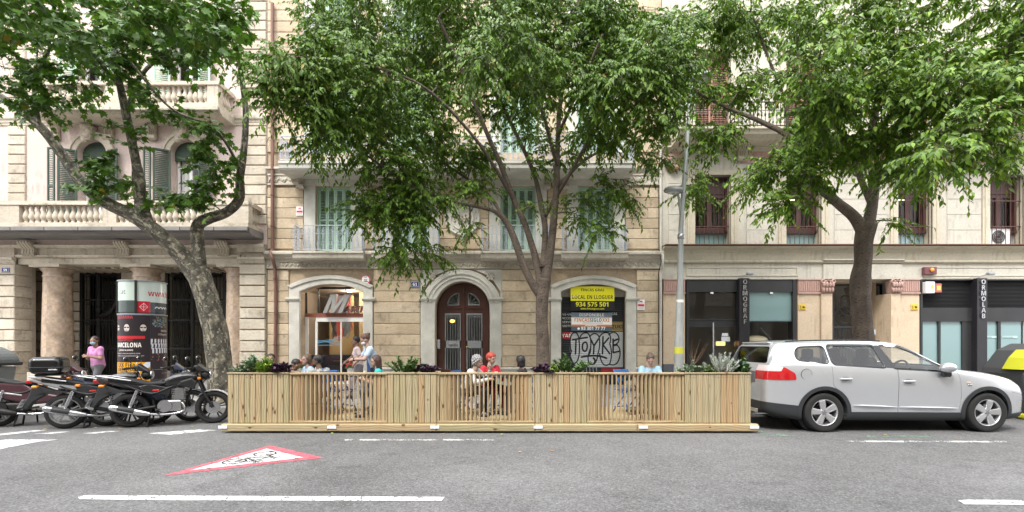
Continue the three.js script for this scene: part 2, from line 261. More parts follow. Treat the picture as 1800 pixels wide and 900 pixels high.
{
  const A = onRoad(285, 837), B = onRoad(475, 783), Cc = onRoad(569, 805), mid = A.clone().add(B).add(Cc).divideScalar(3);
  const o = new THREE.Group(); o.name = 'road_sign_marking'; o.userData = { kind: 'structure', label: 'red and white painted warning triangle with a bicycle on the asphalt' }; scene.add(o);
  const rel = (p) => [p.x, p.z];
  const inset = (p, k) => rel(mid.clone().lerp(p, k));
  sheet('red_border', [rel(A), rel(B), rel(Cc)], 0.004, M.paintRed, '', o);
  sheet('white_field', [inset(A, 0.74), inset(B, 0.70), inset(Cc, 0.70)], 0.008, M.paint, '', o);
  const w0 = onRoad(412, 812.5), w1 = onRoad(466, 799), u = w1.clone().sub(w0), up = V(-u.z, 0, u.x).normalize().multiplyScalar(u.length()); if (up.dot(Cc.clone().sub(w0)) < 0) up.negate();
  const q = (a, b) => w0.clone().addScaledVector(u, a).addScaledVector(up, b).setY(0.012);
  const stroke = (pts, closed) => { const out = []; for (let i = 0; i < pts.length - (closed ? 0 : 1); i++) { const a = q(...pts[i]), b = q(...pts[(i + 1) % pts.length]), n = V(-(b.z - a.z), 0, b.x - a.x).normalize().multiplyScalar(0.010); const g = new THREE.BufferGeometry(); g.setAttribute('position', new THREE.Float32BufferAttribute([a.x + n.x, a.y, a.z + n.z, b.x + n.x, b.y, b.z + n.z, b.x - n.x, b.y, b.z - n.z, a.x + n.x, a.y, a.z + n.z, b.x - n.x, b.y, b.z - n.z, a.x - n.x, a.y, a.z - n.z], 3)); g.setAttribute('normal', new THREE.Float32BufferAttribute(Array(6).fill([0, 1, 0]).flat(), 3)); out.push(flat(g)); } return out; };
  const ring = (cx) => stroke(Array.from({ length: 20 }, (_, i) => [cx + 0.29 * cos(i / 20 * 2 * PI), 0.29 * sin(i / 20 * 2 * PI)]), true);
  mesh('bicycle_symbol', [...ring(0), ...ring(1), ...stroke([[0, 0], [0.25, 0.45], [0.8, 0.45], [0.4, 0], [0, 0]]), ...stroke([[0.4, 0], [0.2, 0.6]]), ...stroke([[0.08, 0.6], [0.32, 0.6]]), ...stroke([[1, 0], [0.76, 0.68], [0.92, 0.7]])], M.paintBlack, o);
}
// fallen leaves near the kerb and the terrace
{
  const g = new THREE.ShapeGeometry(new THREE.Shape([[0, 0], [0.02, 0.018], [0.05, 0.012], [0.07, 0], [0.05, -0.014], [0.02, -0.016]].map((p) => new THREE.Vector2(...p)))).rotateX(-PI / 2);
  const m = [std(C(0.42, 0.26, 0.05), 0.8), std(C(0.30, 0.16, 0.05), 0.8), std(C(0.2, 0.3, 0.05), 0.8)];
  const spots = [[35, 745], [143, 752], [172, 753], [212, 754], [775, 765], [585, 764], [917, 795], [967, 793], [880, 766], [1560, 766], [1680, 771], [336, 751], [75, 757], [300, 741], [250, 744]];
  spots.forEach(([x, y], i) => { const p = onRoad(x, y), l = mesh('fallen_leaf', g, m[i % 3], scene, [p.x, 0.016, p.z]); l.rotation.set(0.12, i * 1.7, 0.1); tag(l, 'small ' + ['ochre', 'brown', 'green'][i % 3] + ' fallen leaf ' + ['under the maroon motorcycle', 'under the rear wheel of the top box motorcycle', 'between the top box and the blue motorcycle', 'behind the black motorcycle', 'before the brown door end of the terrace beam', 'before the restaurant end of the terrace beam', 'alone on mid road below the middle tree', 'alone on mid road right of the middle tree', 'against the beam before the red-haired diner', 'on the road below the rear door of the car', 'on the road below the front wing of the car', 'under the engine of the black motorcycle', 'beside the stand of the maroon motorcycle', 'at the kerb behind the black motorcycle', 'at the kerb behind the top box motorcycle'][i], 'leaf', 'fallen leaves on the asphalt'); });
}
// ---------------------------------------------------------------- the three house fronts
M.sand = [C(0.64, 0.525, 0.39), C(0.68, 0.565, 0.43), C(0.57, 0.465, 0.34), C(0.65, 0.53, 0.39)].map((c) => std(c, 0.9, { map: T.stone, bumpMap: T.stoneB, bumpScale: 0.006 }));
M.sandWall = std(C(0.57, 0.46, 0.34), 0.92, { map: T.stone, bumpMap: T.stoneB, bumpScale: 0.005 });
M.trim = std(C(0.62, 0.58, 0.51), 0.85, { map: T.stone, bumpMap: T.stoneB, bumpScale: 0.004 });
M.trimWhite = std(C(0.72, 0.69, 0.63), 0.85, { map: T.grey, bumpMap: T.stuccoB, bumpScale: 0.003 });
M.cream = [C(0.62, 0.56, 0.475), C(0.65, 0.59, 0.50), C(0.585, 0.53, 0.445)].map((c) => std(c, 0.88, { map: T.stone, bumpMap: T.stoneB, bumpScale: 0.005 }));
M.pink = std(C(0.71, 0.575, 0.515), 0.92, { map: T.stucco, bumpMap: T.stuccoB, bumpScale: 0.003 });
M.rose = std(C(0.62, 0.58, 0.54), 0.6, { map: T.rosestone });
M.slabGrey = std(C(0.26, 0.24, 0.23), 0.85, { map: T.grey, bumpMap: T.stoneB, bumpScale: 0.004 });
M.ivory = std(C(0.60, 0.56, 0.48), 0.9, { map: T.stucco, bumpMap: T.stuccoB, bumpScale: 0.003 });
M.ivoryTrim = std(C(0.60, 0.54, 0.42), 0.88, { map: T.stucco, bumpMap: T.stuccoB, bumpScale: 0.003 });
M.peach = std(C(0.70, 0.545, 0.39), 0.85, { map: T.stucco });
M.rosy = std(C(0.56, 0.36, 0.31), 0.8, { map: T.stucco });
M.terra = std(C(0.42, 0.24, 0.18), 0.85, { map: T.stone });
M.mint = std(C(0.47, 0.66, 0.525), 0.6, { map: T.stucco }); M.green = std(C(0.055, 0.092, 0.065), 0.6, { map: T.stucco });
M.brownWood = std(C(0.075, 0.032, 0.026), 0.45, { bumpMap: T.scratch, bumpScale: 0.001 }); M.doorWood = std(C(0.10, 0.036, 0.026), 0.4, { map: T.grey });
M.greyPaint = std(C(0.30, 0.31, 0.32), 0.5, { metalness: 0.2 }); M.railGrey = std(C(0.42, 0.46, 0.53), 0.5, { metalness: 0.15 });
M.dark = std(C(0.03, 0.028, 0.026), 0.9); M.room = std(C(0.36, 0.34, 0.31), 0.95); M.curtain = std(C(0.62, 0.61, 0.58), 0.9);
M.copper = std(C(0.24, 0.12, 0.09), 0.55, { map: T.grey });
M.frost = new THREE.MeshPhysicalMaterial({ color: C(0.20, 0.31, 0.315), roughness: 0.12, clearcoat: 1, clearcoatRoughness: 0.03 });
M.shop = std(C(0.035, 0.035, 0.038), 0.42, { map: T.grey });

function house(name, label, px) {
  const ox = gx(px, DF), g = thing(name, label, 'building', [ox, WALK, -DF]);
  return { g, X: (x, p = 0) => gx(x, DF - p) - ox, Y: (y, p = 0) => gy(y, DF - p) - WALK };
}
const wallOf = (h, name, x0, x1, y0, y1, holes, thick, mat, z = 0) => mesh(name, poly([[x0, y0], [x1, y0], [x1, y1], [x0, y1]], thick, 0, holes), mat, h.g, [0, 0, z - thick]);
// dark rooms behind the front: back wall, roof, ends, floors
function shell(h, x0, x1, top, levels, z0 = -0.5, z1 = -5) {
  const gs = [span(x0, x1, 0, top, z1 - 0.2, z1), span(x0, x1, top, top + 0.3, z1, 0.1), span(x0 - 0.02, x0 + 0.2, 0, top, z1, z0), span(x1 - 0.2, x1 + 0.02, 0, top, z1, z0)];
  for (const y of levels) gs.push(span(x0 + 0.2, x1 - 0.2, y - 0.15, y, z1, z0));
  mesh('interior_wall', gs, M.room, h.g);
}
// courses of dressed stones in the given stretches of wall
function courses(h, name, y0, y1, pitch, stretches, mats, { gap = 0.014, proud = 0.03, len = [2.2, 3], z = 0, depth = 0.1, bev = 0.012 } = {}) {
  const n = max(1, Math.round((y1 - y0) / pitch)), ph = (y1 - y0) / n;
  for (let i = 0; i < n; i++) for (const [a, b] of stretches) {
    let x = a;
    while (x < b - 0.02) {
      let e = x + rr(...len); if (b - e < 0.35) e = b;
      const q = mesh(name, chamfer(e - x - gap * 0.6, ph - gap, depth, bev), mats[floor(R() * mats.length)], h.g, [(x + e) / 2, y0 + (i + 0.5) * ph, z + proud - depth / 2 + rr(-0.003, 0.003)]);
      q.rotation.x = rr(-0.004, 0.004); x = e;
    }
  }
}
const CORNICE = (p, t) => [[0, 0], [p * 0.25, 0], [p * 0.35, t * 0.2], [p * 0.5, t * 0.25], [p * 0.62, t * 0.48], [p * 0.9, t * 0.58], [p, t * 0.68], [p, t * 0.92], [p * 0.94, t], [0, t]];
// louvred shutter leaf with frame, cols x rows of slats
function shutter(h, x0, x1, y0, y1, z, mat, { turn = 0, rows = 3, pivot = 0, label, slat = 0.05, open = 0.75 } = {}) {
  const w = x1 - x0, t = 0.035, f = 0.055, gs = [], sl = [];
  gs.push(span(-w / 2, -w / 2 + f, 0, y1 - y0, 0, t), span(w / 2 - f, w / 2, 0, y1 - y0, 0, t));
  for (let r = 0; r <= rows; r++) { const y = (y1 - y0 - f) * r / rows; gs.push(span(-w / 2 + f, w / 2 - f, y, y + f, 0.002, t - 0.002)); if (r < rows) { const yb = (y1 - y0 - f) * (r + 1) / rows; for (let s = y + f + slat * 0.3; s < yb - 0.01; s += slat) { const b = new THREE.BoxGeometry(w - 2 * f, slat * 0.9, 0.007); b.rotateX(-open).translate(0, s + slat * 0.2, t / 2); sl.push(boxUV(b)); } } }
  const m = mesh('shutter', gs, mat, h.g, [pivot ? (pivot < 0 ? x0 : x1) : (x0 + x1) / 2, y0, z]);
  if (pivot) { m.geometry.translate(pivot < 0 ? w / 2 : -w / 2, 0, 0); sl.forEach((q) => q.translate(pivot < 0 ? w / 2 : -w / 2, 0, 0)); }
  m.rotation.y = turn; const s = mesh('slats', sl, mat, m); s.userData.kind = 'stuff'; if (label) m.userData.label = label; return m;
}
function ironBar(hh) {                                              // one ornamental cast bar
  const gs = [rod([0, 0, 0], [0, hh, 0], 0.009, 5)];
  for (const [f, r] of [[0.12, 0.03], [0.36, 0.045], [0.52, 0.03], [0.8, 0.045]]) { gs.push(new THREE.TorusGeometry(r, 0.008, 4, 9).translate(0, hh * f, 0)); gs.push(ball(0.018, 0.018, 0.018, 0, hh * f + r + 0.008, 0, 4)); }
  for (const s of [-1, 1]) gs.push(tube([[0, hh * 0.62, 0], [s * 0.05, hh * 0.66, 0], [s * 0.055, hh * 0.72, 0], [s * 0.02, hh * 0.74, 0]], 0.007, 4), tube([[0, hh * 0.2, 0], [s * 0.045, hh * 0.23, 0], [s * 0.05, hh * 0.29, 0], [s * 0.015, hh * 0.3, 0]], 0.007, 4));
  return join(gs);
}
function railing(parent, x0, x1, y, hh, z, back, mat, bargeo, pitch) {
  const gs = [span(x0, x1, y + hh - 0.018, y + hh, z - 0.02, z + 0.02), span(x0, x1, y + 0.05, y + 0.07, z - 0.012, z + 0.012), span(x0, x1, y + hh * 0.66, y + hh * 0.66 + 0.012, z - 0.01, z + 0.01)];
  for (const x of [x0, x1]) gs.push(span(x - 0.018, x + 0.018, y + hh - 0.016, y + hh - 0.001, back, z), span(x - 0.011, x + 0.011, y + 0.05, y + 0.069, back, z));
  const r = mesh('railing', gs, mat, parent), n = Math.round((x1 - x0) / pitch);
  for (let i = 0; i <= n; i++) mesh('bar', bargeo, mat, r, [lerp(x0, x1, i / n), y, z]);
  const m = Math.round((z - back) / pitch); for (const x of [x0, x1]) for (let i = 1; i < m; i++) { const b = mesh('bar', bargeo, mat, r, [x, y, lerp(z, back, i / m)]); b.rotation.y = PI / 2; }
  return r;
}
function consoleGeo(p, t, w) {                                      // scrolled bracket, out p, high t, wide w
  const s = [[0, 0], [0.05, -t * 0.02], [0.12, 0.02], [0.13, t * 0.14], [0.09, t * 0.24], [0.12, t * 0.4], [p * 0.4, t * 0.62], [p * 0.8, t * 0.72], [p, t * 0.8], [p, t], [0, t]];
  const g = [poly(s, w, 0.012, [], 1).applyMatrix4(new THREE.Matrix4().makeBasis(V(0, 0, 1), V(0, 1, 0), V(-1, 0, 0))).translate(w / 2, 0, 0)];
  g.push(cyl(t * 0.1, t * 0.1, w * 1.14, 12).rotateZ(PI / 2).translate(0, t * 0.1, 0.1), cyl(t * 0.12, t * 0.12, w * 1.14, 12).rotateZ(PI / 2).translate(0, t * 0.86, p * 0.84));
  for (const x of [-0.25, 0, 0.25]) g.push(tube([[x * w, t * 0.22, 0.10], [x * w, t * 0.45, 0.15], [x * w, t * 0.66, p * 0.5], [x * w, t * 0.74, p * 0.8]], w * 0.07, 5));
  return join(g);
}
function frieze(h, x0, x1, y0, y1, z, mat) {                        // carved leaf band in a frame
  const hh = y1 - y0, gs = [span(x0, x1, y0, y1, z - 0.05, z + 0.015), span(x0, x1, y1 - hh * 0.12, y1, z + 0.015, z + 0.045), span(x0, x1, y0, y0 + hh * 0.12, z + 0.015, z + 0.045)];
  const n = Math.round((x1 - x0) / 0.13);
  for (let i = 0; i < n; i++) { const x = lerp(x0, x1, (i + 0.5) / n), s = i % 2 ? 1 : -1; gs.push(ball(0.026, hh * 0.30, 0.03, 0, 0, 0, 6).rotateZ(0.5 * s).translate(x, (y0 + y1) / 2 + 0.012 * s, z + 0.02), ball(0.02, hh * 0.18, 0.022, 0, 0, 0, 5).rotateZ(-0.8 * s).translate(x + 0.045, (y0 + y1) / 2 - 0.02 * s, z + 0.02), ball(0.02, 0.02, 0.025, x - 0.04, (y0 + y1) / 2 + hh * 0.2 * s, z + 0.015, 5)); }
  return mesh('carved_frieze', gs, mat, h.g);
}
function casement(h, x0, x1, y0, y1, z, frameMat, { cols = 2, bars = [], rail = 0.07, back = true, arched } = {}) {
  const gs = [span(x0, x0 + rail, y0, y1, z - 0.03, z + 0.03), span(x1 - rail, x1, y0, y1, z - 0.03, z + 0.03), span(x0 + rail, x1 - rail, y1 - rail, y1, z - 0.029, z + 0.029), span(x0 + rail, x1 - rail, y0, y0 + rail, z - 0.029, z + 0.029)];
  for (let i = 1; i < cols; i++) { const x = lerp(x0, x1, i / cols); gs.push(span(x - rail * 0.7, x + rail * 0.7, y0 + rail, y1 - rail, z - 0.026, z + 0.034)); }
  for (const y of bars) gs.push(span(x0 + rail, x1 - rail, y - 0.03, y + 0.03, z - 0.024, z + 0.026));
  const w = mesh('window', gs, frameMat, h.g);
  for (let i = 0; i < cols; i++) { const a = lerp(x0, x1, i / cols) + rail * 0.7, b = lerp(x0, x1, (i + 1) / cols) - rail * 0.7; const ys = [y0 + rail, ...bars, y1 - rail]; for (let k = 0; k < ys.length - 1; k++) { const p = mesh('pane', new THREE.PlaneGeometry(b - a, ys[k + 1] - ys[k]), M.glass, w, [(a + b) / 2, (ys[k] + ys[k + 1]) / 2, z]); p.rotation.y = rr(-0.006, 0.006); p.rotation.x = rr(-0.006, 0.006); } }
  return w;
}

// ================================================================ the sandstone house with the arched brown door
const H61 = house('sandstone_house', 'beige sandstone apartment house with arched brown door and mint green shutters', 817);
{
  const h = H61, { X, Y } = h, x0 = X(470), x1 = X(1163), top = Y(-60), wins = [[555, 617], [692, 753], [880, 941], [1016, 1078]];
  const oL = arch(X(528), X(639), 0.0, Y(513), Y(500)), oD = arch(X(765), X(861), 0.0, Y(542), Y(495)), oR = arch(X(986), X(1100), 0.0, Y(513), Y(500));
  const up = wins.map(([a, b]) => rect(X(a), X(b), Y(441), Y(327))), up2 = wins.map(([a, b]) => rect(X(a), X(b), Y(268), Y(150))), up3 = wins.map(([a, b]) => rect(X(a), X(b), Y(92), Y(-20)));
  // the wall's foot is cut by the three openings, so it is drawn as a comb
  const foot = [[x0, 0], ...[oL, oD, oR].flat(), [x1, 0], [x1, top], [x0, top]];
  mesh('wall', poly(foot, 0.45, 0, [...up, ...up2, ...up3]), M.sandWall, h.g, [0, 0, -0.48]);
  shell(h, x0, x1, top, [Y(441) - 0.02, Y(268), Y(92)]);
  const S = (list) => list.map(([a, b]) => [X(a), X(b)]);
  courses(h, 'stone', Y(645), Y(474), 0.347, S([[470.5, 508], [657, 739], [882, 967], [1119, 1162.5]]), M.sand);
  courses(h, 'stone', Y(438), Y(330), 0.347, S([[470.5, 534], [638, 671], [774, 859], [962, 995], [1099, 1162.5]]), M.sand);
  courses(h, 'stone', Y(268), Y(120), 0.38, S([[470.5, 538], [634, 675], [770, 863], [958, 999], [1095, 1162.5]]), M.sand);
  courses(h, 'stone', Y(96), Y(-20), 0.38, S([[470.5, 538], [634, 675], [770, 863], [958, 999], [1095, 1162.5]]), M.sand);
  // plinth
  for (const [a, b] of [[470.5, 509], [656, 740], [881, 969], [1118, 1162.5]]) { mesh('plinth', span(X(a), X(b), 0, Y(650), -0.1, 0.045), M.trimWhite, h.g); mesh('plinth_cap', mould([[0, 0], [0.065, 0], [0.075, 0.02], [0.06, 0.07], [0, 0.09]], X(a), X(b), Y(650) + 0.002, 0), M.trimWhite, h.g); }
  // stone surrounds
  const surround = (o, i, name, imp) => {
    const g = [poly([...o, ...[...i].reverse()], 0.10, 0.014, [], 1).translate(0, 0, -0.03)];
    mesh(name, g, M.trimWhite, h.g);
    for (const [a, b] of imp) mesh('impost', mould([[0, 0], [0.10, 0.02], [0.13, 0.07], [0.13, 0.12], [0, 0.14]], X(a), X(b), Y(530), 0), M.trimWhite, h.g);
  };
  const archBand = (o, i) => poly([...o.slice(1, -1), ...[...i.slice(1, -1)].reverse()], 0.06, 0.01, [], 1);
  for (const [a, b, c, d] of [[509, 528, 639, 656], [968, 986, 1100, 1118]]) {
    surround(arch(X(a), X(d), 0, Y(503), Y(487)), arch(X(b), X(c), 0, Y(513), Y(500)), 'shop_surround', [[a - 5, b + 1], [c - 1, d + 5]]);
    mesh('arch_moulding', archBand(arch(X(a - 2), X(d + 2), 0, Y(503), Y(484.5)), arch(X(a + 5), X(d - 5), 0, Y(507), Y(491))).translate(0, 0, 0.05), M.trimWhite, h.g);
  }
  surround(arch(X(741), X(881), 0, Y(531), Y(474)), arch(X(765), X(861), 0, Y(542), Y(495)), 'door_surround', [[737, 767], [859, 885]]);
  for (const [o, i, z] of [[6, 10, 0.06], [14, 17, 0.055]]) mesh('arch_moulding', archBand(arch(X(741 + o), X(881 - o), 0, Y(531), Y(474 + o * 0.9)), arch(X(741 + i), X(881 - i), 0, Y(533), Y(474 + i * 0.9))).translate(0, 0, z - 0.02), M.trimWhite, h.g);
  for (const s of [-1, 1]) {                                        // carved corners over the door arch
    const cx = s < 0 ? 741 : 881, pts = [[X(cx), Y(474)], [X(cx - s * 48), Y(474)], [X(cx - s * 18), Y(487)], [X(cx), Y(515)]]; if (s > 0) pts.reverse();
    mesh('spandrel', poly(pts, 0.05, 0.01, [], 1), M.trimWhite, h.g); mesh('rosette', [ball(0.11, 0.11, 0.05, 0, 0, 0, 8), ...Array.from({ length: 6 }, (_, k) => ball(0.05, 0.05, 0.04, 0.1 * cos(k * PI / 3), 0.1 * sin(k * PI / 3), 0.012, 5))], M.trim, h.g, [X(cx - s * 18), Y(487), 0.06]);
    for (let k = 0; k < 1; k++) mesh('pilaster_strip', span(X(cx) - 0.03 * 1, X(cx) + 0.03, 0.9, Y(474), 0, 0.03), M.trimWhite, h.g);
  }
  // cornice and carved band over the ground floor
  for (const [a, b] of [[470.5, 508], [508.5, 657], [738, 884], [968, 1120], [1120.5, 1162.5], [657.5, 737.5], [884.5, 967.5]]) frieze(h, X(a), X(b), Y(472.5), Y(459.5), a === 657.5 || a === 884.5 ? 0.02 : 0.04, M.trim);
  mesh('cornice', mould(CORNICE(0.26, 0.30), x0, x1, Y(459.3), 0), M.trim, h.g);
  // first-floor balconies
  const barG = ironBar(0.84);
  for (const [a, b] of [[513, 638], [652, 772], [845, 968], [988, 1105]]) {
    const p = 0.5, bl = mesh('balcony', [mould([[0, 0], [p - 0.1, 0], [p - 0.06, 0.05], [p - 0.04, 0.16], [p, 0.2], [p, 0.26], [0, 0.26]], X(a, p), X(b, p), Y(441, p) - 0.26, 0)], M.trim, h.g);
    railing(bl, X(a, p) + 0.05, X(b, p) - 0.05, Y(441, p) + 0.002, 0.84, p - 0.06, 0.02, M.railGrey, barG, 0.155);
  }
  // windows with mint shutters on three floors
  const shutterRow = (yb, yt) => wins.forEach(([a, b], k) => {
    const w0 = X(a) + 0.03, w1 = X(b) - 0.03, q = (w1 - w0) / 4;
    mesh('window_frame', [span(X(a), w0, Y(yb), Y(yt), -0.36, -0.14), span(w1, X(b), Y(yb), Y(yt), -0.36, -0.14), span(w0, w1, Y(yt) - 0.05, Y(yt), -0.36, -0.14)], M.mint, h.g);
    for (let i = 0; i < 4; i++) shutter(h, w0 + q * i + 0.003, w0 + q * (i + 1) - 0.003, Y(yb) + 0.02, Y(yt) - 0.055, -0.23, M.mint, { rows: 2, slat: 0.052, open: 0.85, turn: 0 });
    for (const [e, f] of [[a - 20, a - 0.3], [b + 0.3, b + 20]]) mesh('jamb', span(X(e), X(f), Y(yb), Y(yt), -0.05, 0.035), M.trimWhite, h.g);
    mesh('lintel', span(X(a - 20), X(b + 20), Y(yt) + 0.002, Y(yt - 11), -0.05, 0.05), M.trimWhite, h.g);
  });
  shutterRow(441, 327); shutterRow(268, 150); shutterRow(92, -20);
  // carved panels under the second-floor balcony, brackets, slab and railing
  for (const [a, b] of [[472, 527], [644, 668], [776, 856], [966, 990], [1104, 1161]]) frieze(h, X(a), X(b), Y(326), Y(307), 0.03, M.trim);
  mesh('string_course', mould(CORNICE(0.14, 0.2), x0, x1, Y(306), 0), M.trim, h.g);
  const cg = consoleGeo(0.62, 0.72, 0.2), p2 = 0.95;
  for (const px of [531, 641, 672, 773, 859, 961, 993, 1101]) mesh('bracket', cg, M.trim, h.g, [X(px), Y(334), 0.02]);
  const b2 = mesh('balcony', mould([[0, 0], [p2 - 0.08, 0], [p2 - 0.04, 0.06], [p2 - 0.03, 0.17], [p2, 0.2], [p2, 0.27], [0, 0.27]], X(489, p2), X(1118, p2), Y(283, p2) - 0.27, 0.02), M.trimWhite, h.g);
  const bar2 = ironBar(0.8);
  railing(b2, X(489, p2) + 0.05, X(1118, p2) - 0.05, Y(283, p2) + 0.002, 0.8, p2 - 0.06, 0.04, M.railGrey, bar2, 0.165);
  for (const [a, b] of [[545, 627], [682, 763], [870, 951], [1006, 1088]]) { const bl = mesh('balcony', mould([[0, 0], [0.5, 0], [0.55, 0.1], [0.6, 0.2], [0, 0.2]], X(a), X(b), Y(92) - 0.2, 0), M.trimWhite, h.g); railing(bl, X(a) + 0.04, X(b) - 0.04, Y(92), 0.8, 0.55, 0.02, M.railGrey, bar2, 0.165); }
  // the dated medallion
  {
    const m = mesh('medallion', [cyl(0.57, 0.60, 0.07, 40).rotateX(PI / 2), new THREE.TorusGeometry(0.55, 0.035, 8, 40).translate(0, 0, 0.03), new THREE.TorusGeometry(0.38, 0.025, 8, 36).translate(0, 0, 0.04), ...Array.from({ length: 14 }, (_, k) => ball(0.025, 0.025, 0.02, 0.465 * cos(k * PI / 7), 0.465 * sin(k * PI / 7), 0.045, 5)), tube([[0, -0.5, 0.05], [0.03, -0.6, 0.07], [0, -0.72, 0.06], [0, -0.86, 0.02]], [0.06, 0.075, 0.07, 0.01], 7), ball(0.10, 0.16, 0.07, 0, 0.60, 0.03, 7)], M.trimWhite, h.g, [X(813), Y(384), 0.05]);
    const t = text3('1891', 0.26, 0.04); t.translate(-(t.boundingBox.max.x) / 2, -0.12, 0.035); mesh('date', t, M.trim, m);
  }
  // brown double door with grilles
  {
    const z = -0.36, a0 = X(768), a1 = X(859), mid = (a0 + a1) / 2, yb = 0.02, ys = Y(541), yt = Y(497), O = arch(a0, a1, yb, ys, yt, 24);
    const glassL = (s) => rect(mid + s * 0.10, mid + s * 0.63, 0.5, Y(551.5)), kick = (s) => rect(mid + s * 0.12, mid + s * 0.6, 0.1, 0.4);
    const fan = (s) => { const o = [[mid + s * 0.16, Y(535)]], n = 8; for (let i = 0; i <= n; i++) { const t = i / n * PI / 2; o.push([mid + s * (0.16 + 0.38 * sin(t)), Y(535) + 0.4 * cos(t)]); } return o; };
    for (const s of [-1, 1]) {
      const half = O.filter((q) => (q[0] - mid) * s > 0.001), leafO = s < 0 ? [...half, [mid - 0.006, yt - 0.01], [mid - 0.006, yb]] : [[mid + 0.006, yb], [mid + 0.006, yt - 0.01], ...half];
      const ord = (q) => q;
      const d = mesh('door', poly(leafO, 0.07, 0.006, [ord(glassL(s)), ord(fan(s))], 1), M.doorWood, h.g, [0, 0, z]);
      mesh('panel', poly(kick(s), 0.05, 0.015, [], 1), M.doorWood, d, [0, 0, 0.045]);
      const gx0 = mid + s * 0.10, gx1 = mid + s * 0.63;
      mesh('grille_frame', [span(gx0, gx1, Y(552.5), Y(550), 0.04, 0.09), span(gx0, gx1, 1.22, 1.47, 0.03, 0.085), span(gx0, gx0 + s * 0.03, 0.5, Y(551.5), 0.04, 0.085), span(gx1, gx1 - s * 0.03, 0.5, Y(551.5), 0.04, 0.085)], M.greyPaint, d);
      for (let k = 1; k < 6; k++) mesh('grille_bar', rod([lerp(gx0, gx1, k / 6), 0.5, 0.065], [lerp(gx0, gx1, k / 6), Y(551.5), 0.065], 0.011, 6), M.greyPaint, d);
      mesh('scrolls', [0, 1, 2, 3, 4].map((k) => new THREE.TorusGeometry(0.04, 0.009, 5, 12).translate(lerp(gx0, gx1, (k + 0.5) / 5), Y(551.5) - 0.06, 0.065)), M.greyPaint, d);
      mesh('glass', new THREE.PlaneGeometry(abs(gx1 - gx0), Y(551.5) - 0.5), M.glass, d, [(gx0 + gx1) / 2, (Y(551.5) + 0.5) / 2, 0.02]);
      mesh('fan_glass', new THREE.ShapeGeometry(new THREE.Shape(fan(s).map((q) => new THREE.Vector2(...q)))), M.glass, d, [0, 0, 0.02]);
      mesh('fan_bars', [0.3, 0.8, 1.25].map((t) => rod([mid + s * 0.16, Y(535), 0.05], [mid + s * (0.16 + 0.37 * sin(t)), Y(535) + 0.39 * cos(t), 0.05], 0.012, 5)).concat([tube(fan(s).concat([fan(s)[0]]).map(([x, y]) => [x, y, 0.06]), 0.018, 5)]), M.greyPaint, d);
      mesh('ledge', span(mid + s * 0.08, mid + s * 0.66, Y(541.5), Y(540), 0.06, 0.1), M.doorWood, d);
      if (s < 0) mesh('letter_slot', [rbox(0.28, 0.06, 0.03, 0.01, mid - 0.36, 1.35, 0.1)], M.steel, d); else mesh('knob', ball(0.04, 0.04, 0.04, mid + 0.12, 1.25, 0.12, 8), std(C(0.5, 0.36, 0.12), 0.3, { metalness: 0.9 }), d);
    }
    mesh('door_post', span(mid - 0.035, mid + 0.035, yb, yt - 0.03, z + 0.065, z + 0.10), M.doorWood, h.g);
    mesh('threshold', span(X(765), X(861), 0, 0.04, -0.45, 0.05), M.granite, h.g);
    mesh('intercom', rbox(0.09, 0.3, 0.04, 0.01, X(770) + 0.02, Y(605), -0.02), M.greyPaint, h.g);
    const hall = mesh('hall_lamp', ball(0.09, 0.06, 0.06, X(791), Y(563), -0.6, 8), std(C(0.9, 0.5, 0.15), 0.5, { emissive: C(1, 0.45, 0.1), emissiveIntensity: 1.6 }), h.g); hall.userData.label = 'orange glow of the hall lamp behind the door grille';
  }
  // downpipe
  mesh('downpipe', [tube([[X(482), Y(10), 0.12], [X(482), Y(440), 0.12]], 0.055, 10), tube([[X(482), Y(440), 0.12], [X(482), Y(448), 0.25], [X(486.5), Y(458), 0.27], [X(486.5), Y(474), 0.13], [X(486.5), Y(640), 0.1]], 0.055, 10, { smooth: 4 }), ...[300, 345, 399, 490, 550, 605].map((y) => new THREE.TorusGeometry(0.062, 0.012, 6, 12).rotateX(PI / 2).translate(X(y < 450 ? 482 : 486.5), Y(y), y < 450 ? 0.12 : 0.11))], M.copper, h.g);
  mesh('downpipe', tube([[X(1160), Y(20), 0.08], [X(1160), Y(438), 0.08], [X(1160), Y(452), 0.3], [X(1160), Y(470), 0.3], [X(1160), Y(480), 0.1], [X(1160), Y(668), 0.08]], 0.04, 8), M.trimWhite, h.g);
  mesh('cable', tube([[X(1157), Y(300), 0.05], [X(1157.5), Y(440), 0.05], [X(1157), Y(462), 0.32], [X(1156.5), Y(480), 0.06], [X(1157), Y(640), 0.05]], 0.012, 5), M.plastic, h.g);
  // number plate, signs
  const plate = (px, py, w, hh, draw, name, label, z = 0.05, H = h, round) => {
    const t = canvasTex(128, Math.round(128 * hh / w), draw), m = std(0xffffff, 0.4, { map: t });
    const body = round ? cyl(w / 2, w / 2, 0.02, 28).rotateX(PI / 2) : new RoundedBoxGeometry(w, hh, 0.02, 2, 0.006);
    const p = body.attributes.position, uv = body.attributes.uv; for (let i = 0; i < p.count; i++) uv.setXY(i, p.getX(i) / w + 0.5, p.getY(i) / hh + 0.5);
    const s = mesh(name, body, m, H.g, [H.X(px), H.Y(py), z]); s.userData.label = label; return s;
  };
  globalThis.plateOn = plate;
  plate(730, 500, 0.27, 0.19, (g, w, hh) => { g.fillStyle = '#1b2a63'; g.fillRect(0, 0, w, hh); g.strokeStyle = '#dfe3ee'; g.lineWidth = 4; g.strokeRect(7, 7, w - 14, hh - 14); g.fillStyle = '#fff'; g.font = 'bold 66px serif'; g.textAlign = 'center'; g.fillText('61', w / 2, hh * 0.77); }, 'number_plate', 'blue enamel number plate 61');
